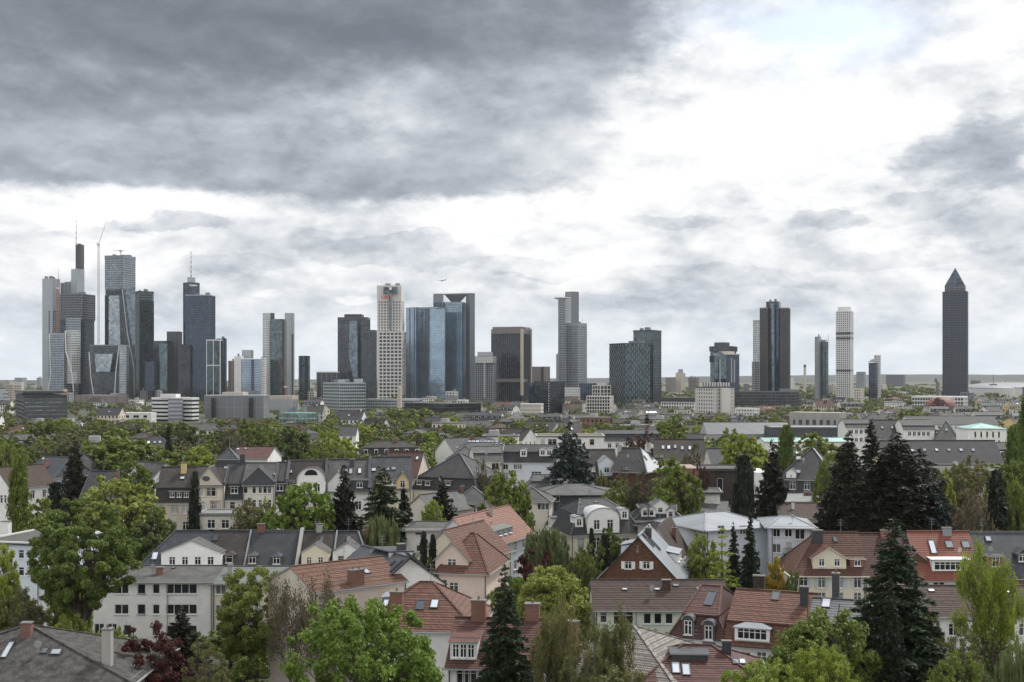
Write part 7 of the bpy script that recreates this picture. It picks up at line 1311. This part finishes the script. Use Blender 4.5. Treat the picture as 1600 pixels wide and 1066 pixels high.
# ------------------------------------------------------------------ the sea of roofs and trees between the named houses and the towers
ZONES = [(60, 'the left edge'), (150, 'the stepped grey tower'), (250, 'the green-black tower'), (345, 'the round black tower'), (440, 'the pale-columned tower'), (570, 'the charcoal slab tower'), (640, 'the stone grid tower'), (735, 'the blue glass towers'), (845, 'the ribbed brown tower'), (935, 'the stepped crown tower'), (1050, 'the slatted glass block'), (1160, 'the cream high-rise flats'), (1245, 'the granite tower'), (1345, 'the white residential tower'), (1440, 'the small canopy tower'), (1530, 'the pencil-shaped tower'), (9999, 'the right edge')]
def zone(x): return next(n for q, n in ZONES if x < q)
rf = random.Random(2024)
def free(x, y, r):
    for (a, b, c) in OCC:
        if (a - x) ** 2 + (b - y) ** 2 < (r + c) ** 2: return False
    return True
GEN = []
CLEAR = [(23, 118, 1100, 654), (238, 312, 1050, 660), (186, 240, 1020, 655), (320, 418, 1120, 653), (420, 466, 1350, 640), (436, 496, 900, 660), (505, 572, 1350, 641), (571, 656, 1380, 636), (616, 632, 1050, 640), (632, 752, 1250, 643), (742, 834, 1700, 627), (826, 884, 1150, 645), (813, 850, 1120, 644), (917, 960, 1200, 643), (950, 1036, 1500, 629), (1033, 1092, 1350, 636), (1086, 1149, 1180, 645), (1149, 1250, 1450, 633), (1149, 1188, 1050, 648), (1235, 1322, 760, 664), (1105, 1322, 560, 684), (1424, 1514, 1500, 634), (1448, 1494, 1400, 634), (0, 1600, 1700, 614), (1376, 1570, 390, 726), (600, 690, 900, 652)]
def low_enough(px, hw, Y, top):
    y = HY + F * (CH - top) / Y; lim = 0
    for (a, b, D, yb) in CLEAR:
        if Y < D and px + hw > a and px - hw < b: lim = max(lim, yb)
    return y - lim, lim
ROOFN = {'slate_dark': 'dark slate', 'slate_blue': 'blue slate', 'slate_grey': 'pale grey', 'slate_brown': 'brown', 'tile_maroon': 'maroon tiled', 'tile_brown': 'brown tiled', 'tile_red': 'red tiled', 'felt': 'grey felt', 'felt_pale': 'pale felt'}
WALLN = {'stucco_white': 'white', 'stucco_warm': 'ivory', 'stucco_cream': 'cream', 'stucco_beige': 'beige', 'stucco_grey': 'grey', 'stucco_blue': 'bluish white', 'brick': 'brick', 'stucco_yellow': 'yellow'}
def place_house(X, Y, rot):
    L, W = rf.uniform(12, 22), rf.uniform(10, 13); r = math.hypot(L, W) / 2
    if not free(X, Y, r * .82): return False
    rm = rf.choices(list(ROOFN)[:7], (10, 6, 6, 6, 2, 3, 1))[0]; wall = rf.choices(list(WALLN), (10, 7, 5, 4, 3, 3, 1, 1))[0]; kd = rf.choices(('gable', 'hip', 'mansard_hip', 'mansard', 'flat'), (8, 4, 4, 4, 2))[0]
    h0 = rf.uniform(8, 11.5); rise = {'gable': rf.uniform(4, 5.6), 'hip': rf.uniform(3.5, 5), 'mansard_hip': 4.6, 'mansard': 4.8, 'flat': 0}[kd]
    if kd == 'flat': rm = rf.choice(('felt', 'felt_pale')); h0 += 3
    x = CX + F * X / Y; D = Y
    top = h0 + rise + (2.5 if kd == 'flat' else .6); dy, lim = low_enough(x, L / 2 * F / Y, Y, top)
    if dy < 0:
        h0 += dy * Y / F
        if h0 < 5: return False
    h = House('house', '', 'house', x - 5, x + 5, D, W, HY + F * (CH - h0) / D, None, kd if kd != 'flat' else 'flat', wall, rm, rot=math.degrees(rot), gz=h0 + rise, wm=L, deep=False, inset=1.4, gut=False, cornice=Y < 600, ym=None) if kd != 'flat' else House('house', '', 'house', x - 5, x + 5, D, W, HY + F * (CH - h0) / D, None, 'flat', wall, rm, rot=math.degrees(rot), wm=L, deep=False, gut=False, ov=.3)
    if Y < 900:
        zs = [z for z in (h.ze - 2.6, h.ze - 5.8) if z > 1]
        if Y < 560: h.grid('f', int(L / 2.6), zs, 1.1, 1.6, m=.05); h.grid('r' if X < 0 else 'l', 3, zs, 1.1, 1.6)
    h.build()
    if Y >= 560:   # windows far smaller than can be picked apart: one piece of geometry
        m = MB()
        for z in (h.ze - 2.4, h.ze - 5.5):
            if z < 1: continue
            for i in range(int(L / 2.4)):
                u = -L / 2 + L * (i + .5) / int(L / 2.4); m.box(u - .5, u + .5, -W / 2 - .05, -W / 2 + .1, z, z + 1.6)
            for s_ in (-1, 1):
                for i in range(3): y_ = -W / 2 + W * (i + .5) / 3; m.box(s_ * L / 2 - .06, s_ * L / 2 + .06, y_ - .5, y_ + .5, z, z + 1.6)
        m.obj('window_row', 'pane_dark', h.root, kind='stuff')
    k0 = 'uf' if 'uf' in h.S else 'f'
    if kd != 'flat':
        if 'mansard' in kd:
            p = h.S['f']; n = int(L / 3.4)
            for i in range(n):
                u = -L / 2 + L * (i + .5) / n; w_ = MB(); w_.box(-.65, .65, -.1, 1.6, 0, 1.5, 0); w_.box(-.5, .5, -.14, -.101, .2, 1.35, 1); o = w_.obj('dormer', ['white_trim', 'pane_dark'], h.root, (u, -h.W / 2 + .35, h.ze + .5))
        elif rf.random() < .6:
            n = rf.randint(1, 4); uu, vv, nn = h.basis('f'); mt = Matrix((uu, vv, nn)).transposed().to_4x4(); p = h.S['f']; c = [sum(q[i] for q in p) / len(p) for i in range(3)]
            key = ('skylight', 1.1, 1.5, 'roof_glass', 'dark_trim')
            if key not in WIN: h.skylight('f', [(x, HY + F * (CH - c[2]) / D)], 1.1, 1.5); n -= 1
            for i in range(n):
                o = link('skylight', WIN[key][0], h.root); q = add(c, uu, (i - (n - 1) / 2) * rf.uniform(1.8, 2.6)); o.matrix_local = Matrix.Translation(q) @ mt; link('pane', WIN[key][1], o)
        for i in range(rf.choice((1, 1, 2))):
            c = MB(); u = rf.uniform(-.4, .4) * L * (.5 if 'hip' in kd else 1); c.box(-.55, .55, -.35, .35, -1.5, 1.2, 0); c.box(-.62, .62, -.42, .42, 1.201, 1.32, 1); c.obj('chimney', [rf.choice(('brick', 'stucco_warm', 'slate_wall', 'brick')), 'concrete'], h.root, (u, rf.uniform(-1.2, 1.2), h.zr - .2))
    else:
        c = MB(); c.box(-2.5, 1.5, -1.5, 1.8, 0, 2.2); c.obj('roof_room', 'stucco_grey', h.root, (rf.uniform(-3, 3), 0, h.zr))
    kn = {'gable': 'gabled', 'hip': 'hipped', 'mansard_hip': 'mansard', 'mansard': 'mansard', 'flat': 'boxy'}[kd]
    h.root['lab'] = f'{WALLN[wall]} {kn} house with {ROOFN[rm]} roof'; GEN.append(h.root); return True
# terraces in bent rows, streets between
rows = [345, 378, 412, 450, 492, 540, 592, 650, 715, 785, 860, 945, 1040, 1150, 1280, 1430]
for ri, Y0 in enumerate(rows):
    half = Y0 * .45; X = -half + rf.uniform(0, 15); rot = rf.uniform(-.25, .25)
    while X < half:
        px = CX + F * X / Y0
        # the left half is parkland up close, the right half is roofs
        green = .74 if px < 480 else (.5 if px < 760 else .36)
        if Y0 > 700: green *= .8
        if rf.random() < .10: rot = rf.uniform(-.7, .7)
        if rf.random() > green: place_house(X, Y0 + rf.uniform(-9, 9), rot)
        X += rf.uniform(15, 21) * (1 if Y0 < 900 else 1.5)
TREEN = {'round': 'round green tree', 'dark': 'dark green tree', 'bright': 'fresh green tree', 'yellow': 'yellow-green tree', 'olive': 'olive tree', 'rust': 'brown budding tree', 'spruce': 'dark conifer', 'poplar': 'narrow tall tree', 'redleaf': 'red-leaved tree', 'shrub': 'dark bush', 'shrubl': 'light bush', 'twigb': 'bare brown tree'}
nt_ = 0; FAR = []
for i in range(5200):
    Y = 330 * (1750 / 330) ** rf.random(); X = rf.uniform(-.44, .44) * Y; px = CX + F * X / Y
    w = rf.uniform(8, 15); hh = rf.uniform(9, 16) if Y < 900 else rf.uniform(8, 13)
    if px > 760 and Y < 800 and rf.random() < .3: continue
    if not free(X, Y, w * .30): continue
    dy, lim = low_enough(px, w / 2 * F / Y, Y, hh)
    if dy < 0: hh += dy * Y / F
    if hh < 3.5: continue
    kd = rf.choices(('round', 'dark', 'bright', 'yellow', 'olive', 'rust', 'spruce', 'poplar', 'redleaf'), (7, 6, 3, 4, 7, 3, 1.2, .6, .4))[0]
    if kd == 'poplar': w = 4
    if kd == 'spruce': w = 7
    OCC.append((X, Y, w * .38))
    if Y > 760: FAR.append((X, Y, w, hh, kd)); continue
    OCC.pop(); o = tree(kd, '', px, 0, Y, w * F / Y, h=hh, v=i); o['lab'] = TREEN[kd]; GEN.append(o); nt_ += 1
# beyond 760 m the crowns are a few pixels each and past counting: one object per leaf colour
def far_trees():
    for mat, kinds in (('leaf_dark', ('round', 'dark', 'poplar')), ('needle_green', ('spruce',)), ('leaf_olive', ('olive', 'yellow')), ('leaf_rust', ('rust', 'redleaf')), ('leaf_green', ('bright',))):
        rng = np.random.default_rng(5); Cs = []; Ns = []; S_ = []
        for (X, Y, w, hh, kd) in FAR:
            if kd not in kinds: continue
            n = 95 if Y > 1750 else 165; nc = 12; d = rng.normal(size=(nc, 3)); d /= np.linalg.norm(d, axis=1, keepdims=True); d[:, 2] = np.abs(d[:, 2]) * 1.2 - .25
            cc = d * rng.uniform(.45, .8, (nc, 1)); i = rng.integers(0, nc, n); q = rng.normal(size=(n, 3)); q /= np.linalg.norm(q, axis=1, keepdims=True)
            P = cc[i] + q * .34 * rng.random((n, 1)) ** .4; Cs.append(P * np.array([w / 2, w / 2, hh * .5]) + np.array([X, Y, hh * .5])); Ns.append(q + d[i] * .5 + rng.normal(size=(n, 3)) * .4 + np.array([0, 0, .4])); S_.append(np.full(n, w * .066))
        if Cs:
            Cs = np.concatenate(Cs); Ns = np.concatenate(Ns); S_ = np.concatenate(S_); link('tree_cover', quads_mesh('tree_cover', Cs, Ns, S_, S_ * .75, mat), kind='stuff')
for i in range(600):
    Y = 1750 * (6000 / 1750) ** rf.random(); X = rf.uniform(-.45, .45) * Y; w = rf.uniform(25, 70)
    if free(X, Y, 25): FAR.append((X, Y, w, rf.uniform(9, 16), rf.choice(('olive', 'dark', 'dark', 'round'))))
far_trees()
# garden trees and bushes between the near houses
for i in range(1500):
    Y = 105 * (330 / 105) ** rf.random(); X = rf.uniform(-.45, .45) * Y; px = CX + F * X / Y; w = rf.uniform(4, 8); hh = rf.uniform(3, 6.5)
    if not free(X, Y, w * .42): continue
    kd = rf.choices(('shrub', 'shrubl', 'dark', 'round', 'olive', 'twigb'), (5, 2, 3, 3, 2, 1))[0]; o = tree(kd, '', px, 0, Y, w * F / Y, h=hh, v=i, lod=1 if Y > 130 else 0); o['lab'] = TREEN[kd]; GEN.append(o)
# leave out what no line of sight from the photograph reaches
def prune():
    from mathutils.bvhtree import BVHTree
    bpy.context.view_layer.update(); V = []; P = []; own = []; base = 0; gen = {o.name: i for i, o in enumerate(GEN)}
    for r in THINGS + GEN:
        if r.type != 'EMPTY': continue
        g = gen.get(r.name, -1)
        for c in r.children:
            n = c.name.split('.')[0]
            if c.type != 'MESH': continue
            if n == 'crown':
                sx, _, sz = c.scale; mn = np.array(c.bound_box).reshape(8, 3); w = (mn[:, :2].max() - mn[:, :2].min()) / 2 * sx * .62; z0, z1 = mn[:, 2].min() * sz, mn[:, 2].max() * sz; lx, ly = r.location.x, r.location.y; co = []
                zz = [(z0, .3), (z0 + (z1 - z0) * .35, 1), (z0 + (z1 - z0) * .7, .85), (z0 + (z1 - z0) * .93, .25)]
                for z, k in zz: co += [(lx + w * k * math.cos(t * math.pi / 4), ly + w * k * math.sin(t * math.pi / 4), z) for t in range(8)]
                fs = [(j * 8 + i, j * 8 + (i + 1) % 8, j * 8 + 8 + (i + 1) % 8, j * 8 + 8 + i) for j in range(3) for i in range(8)] + [tuple(range(24, 32))]
            elif n in ('wall', 'roof', 'body', 'tower_block'):
                m = c.matrix_world; co = [m @ v.co for v in c.data.vertices]; fs = [tuple(p.vertices) for p in c.data.polygons]
            else: continue
            V += [tuple(q) for q in co]; P += [tuple(base + k for k in f) for f in fs]; own += [g] * len(fs); base += len(co)
    bvh = BVHTree.FromPolygons(V, P); org = Vector((0, 0, CH)); rp = random.Random(1); keep = []; dead = []
    F_of = {}
    for k, g in enumerate(own):
        if g >= 0: F_of.setdefault(g, []).append(k)
    for i, o in enumerate(GEN):
        seen = 0; fs = F_of.get(i, [])
        if not fs: keep.append(o); continue
        for k in range(60):
            f = P[rp.choice(fs)]; wts = [rp.random() for _ in f]; t = sum(wts); p = Vector([sum(V[j][q] * w_ for j, w_ in zip(f, wts)) / t for q in range(3)]); d = p - org; L_ = d.length
            u, v = CX + F * p.x / p.y, HY + F * (CH - p.z) / p.y
            if not (-4 < u < 1604 and v < 1068): continue
            hit = bvh.ray_cast(org, d.normalized(), L_ + 2)
            if hit[2] is None or own[hit[2]] == i: seen += 1
            if seen >= 3: break
        if seen >= (3 if o.location.y > 330 else 2): keep.append(o)
        else:
            if o in THINGS: THINGS.remove(o)
            dead += list(o.children_recursive) + [o]
    GEN[:] = keep; bpy.data.batch_remove(dead)
prune()
# ------------------------------------------------------------------ labels that tell the many apart
GZ = [(90, 'the weathered roof'), (215, 'the ash tree'), (330, 'the three-storey block'), (450, 'the cream end house'), (560, 'the orange-brown house'), (690, 'the terracotta roof'), (800, 'the pink house'), (930, 'the pale pyramid roof'), (1080, 'the shuttered gable'), (1200, 'the modern villa'), (1350, 'the cream shuttered house'), (9999, 'the bright red roof')]
def finish_labels():
    by = {}
    for o in THINGS:
        if o.get('zone'): o['lab'] = o['label']; GEN.append(o); del o['zone']
    for o in GEN:
        x = CX + F * o.location.x / o.location.y; d = o.location.y
        if 'px' in o: del o['px']
        if d < 330: z = ('in gardens before ' if d < 190 else 'in gardens behind ') + next(n for q, n in GZ if x < q)
        else: z = ('close ' if d < 430 else 'midway ' if d < 620 else 'far ' if d < 1000 else 'farthest ') + 'below ' + zone(x)
        by.setdefault((o['lab'], z), []).append((x, o))
    ORD = ['leftmost', 'second', 'third', 'fourth', 'fifth', 'sixth', 'seventh', 'eighth', 'ninth', 'tenth', 'eleventh', 'twelfth', 'thirteenth', 'fourteenth', 'fifteenth', 'sixteenth', 'seventeenth', 'eighteenth', 'nineteenth', 'twentieth']
    for (lab, z), L_ in by.items():
        L_.sort(key=lambda q: q[0]); n = len(L_)
        for i, (x, o) in enumerate(L_):
            if n == 1: o['label'] = f'{lab} {z}'
            elif n == 2: o['label'] = ('left ' if i == 0 else 'right ') + f'of two, {lab} {z}'
            else: o['label'] = ('rightmost' if i == n - 1 else ORD[min(i, 19)] + (' from left' if i else '')) + f' {lab} {z}'
            k = lab.split(' ')[-1]; o['group'] = 'garden shrubs and small trees' if o.location.y < 330 else ('trees between the city roofs' if 'tree' in lab or 'conifer' in lab else ('houses of the city quarter' if 'house' in lab else 'buildings on the far plain'))
            del o['lab']
finish_labels()
# ------------------------------------------------------------------ the air: thin even haze
def haze():
    m = bpy.data.materials.new('haze'); m.use_nodes = True; nt = m.node_tree; nt.nodes.clear(); o = nt.nodes.new('ShaderNodeOutputMaterial'); v = nt.nodes.new('ShaderNodeVolumePrincipled')
    v.inputs['Color'].default_value = (.88, .93, 1, 1); v.inputs['Density'].default_value = HAZE; v.inputs['Anisotropy'].default_value = 0; nt.links.new(v.outputs[0], o.inputs['Volume']); m.cycles.homogeneous_volume = True if hasattr(m.cycles, 'homogeneous_volume') else None
    b = MB(); b.box(-9000, 9000, -200, 13500, -1.2, 330); me = bpy.data.meshes.new('haze'); me.from_pydata(b.v, [], b.f); me.materials.append(m); q = link('haze', me, kind='stuff')
HAZE = 2.4e-5
if HAZE: haze()
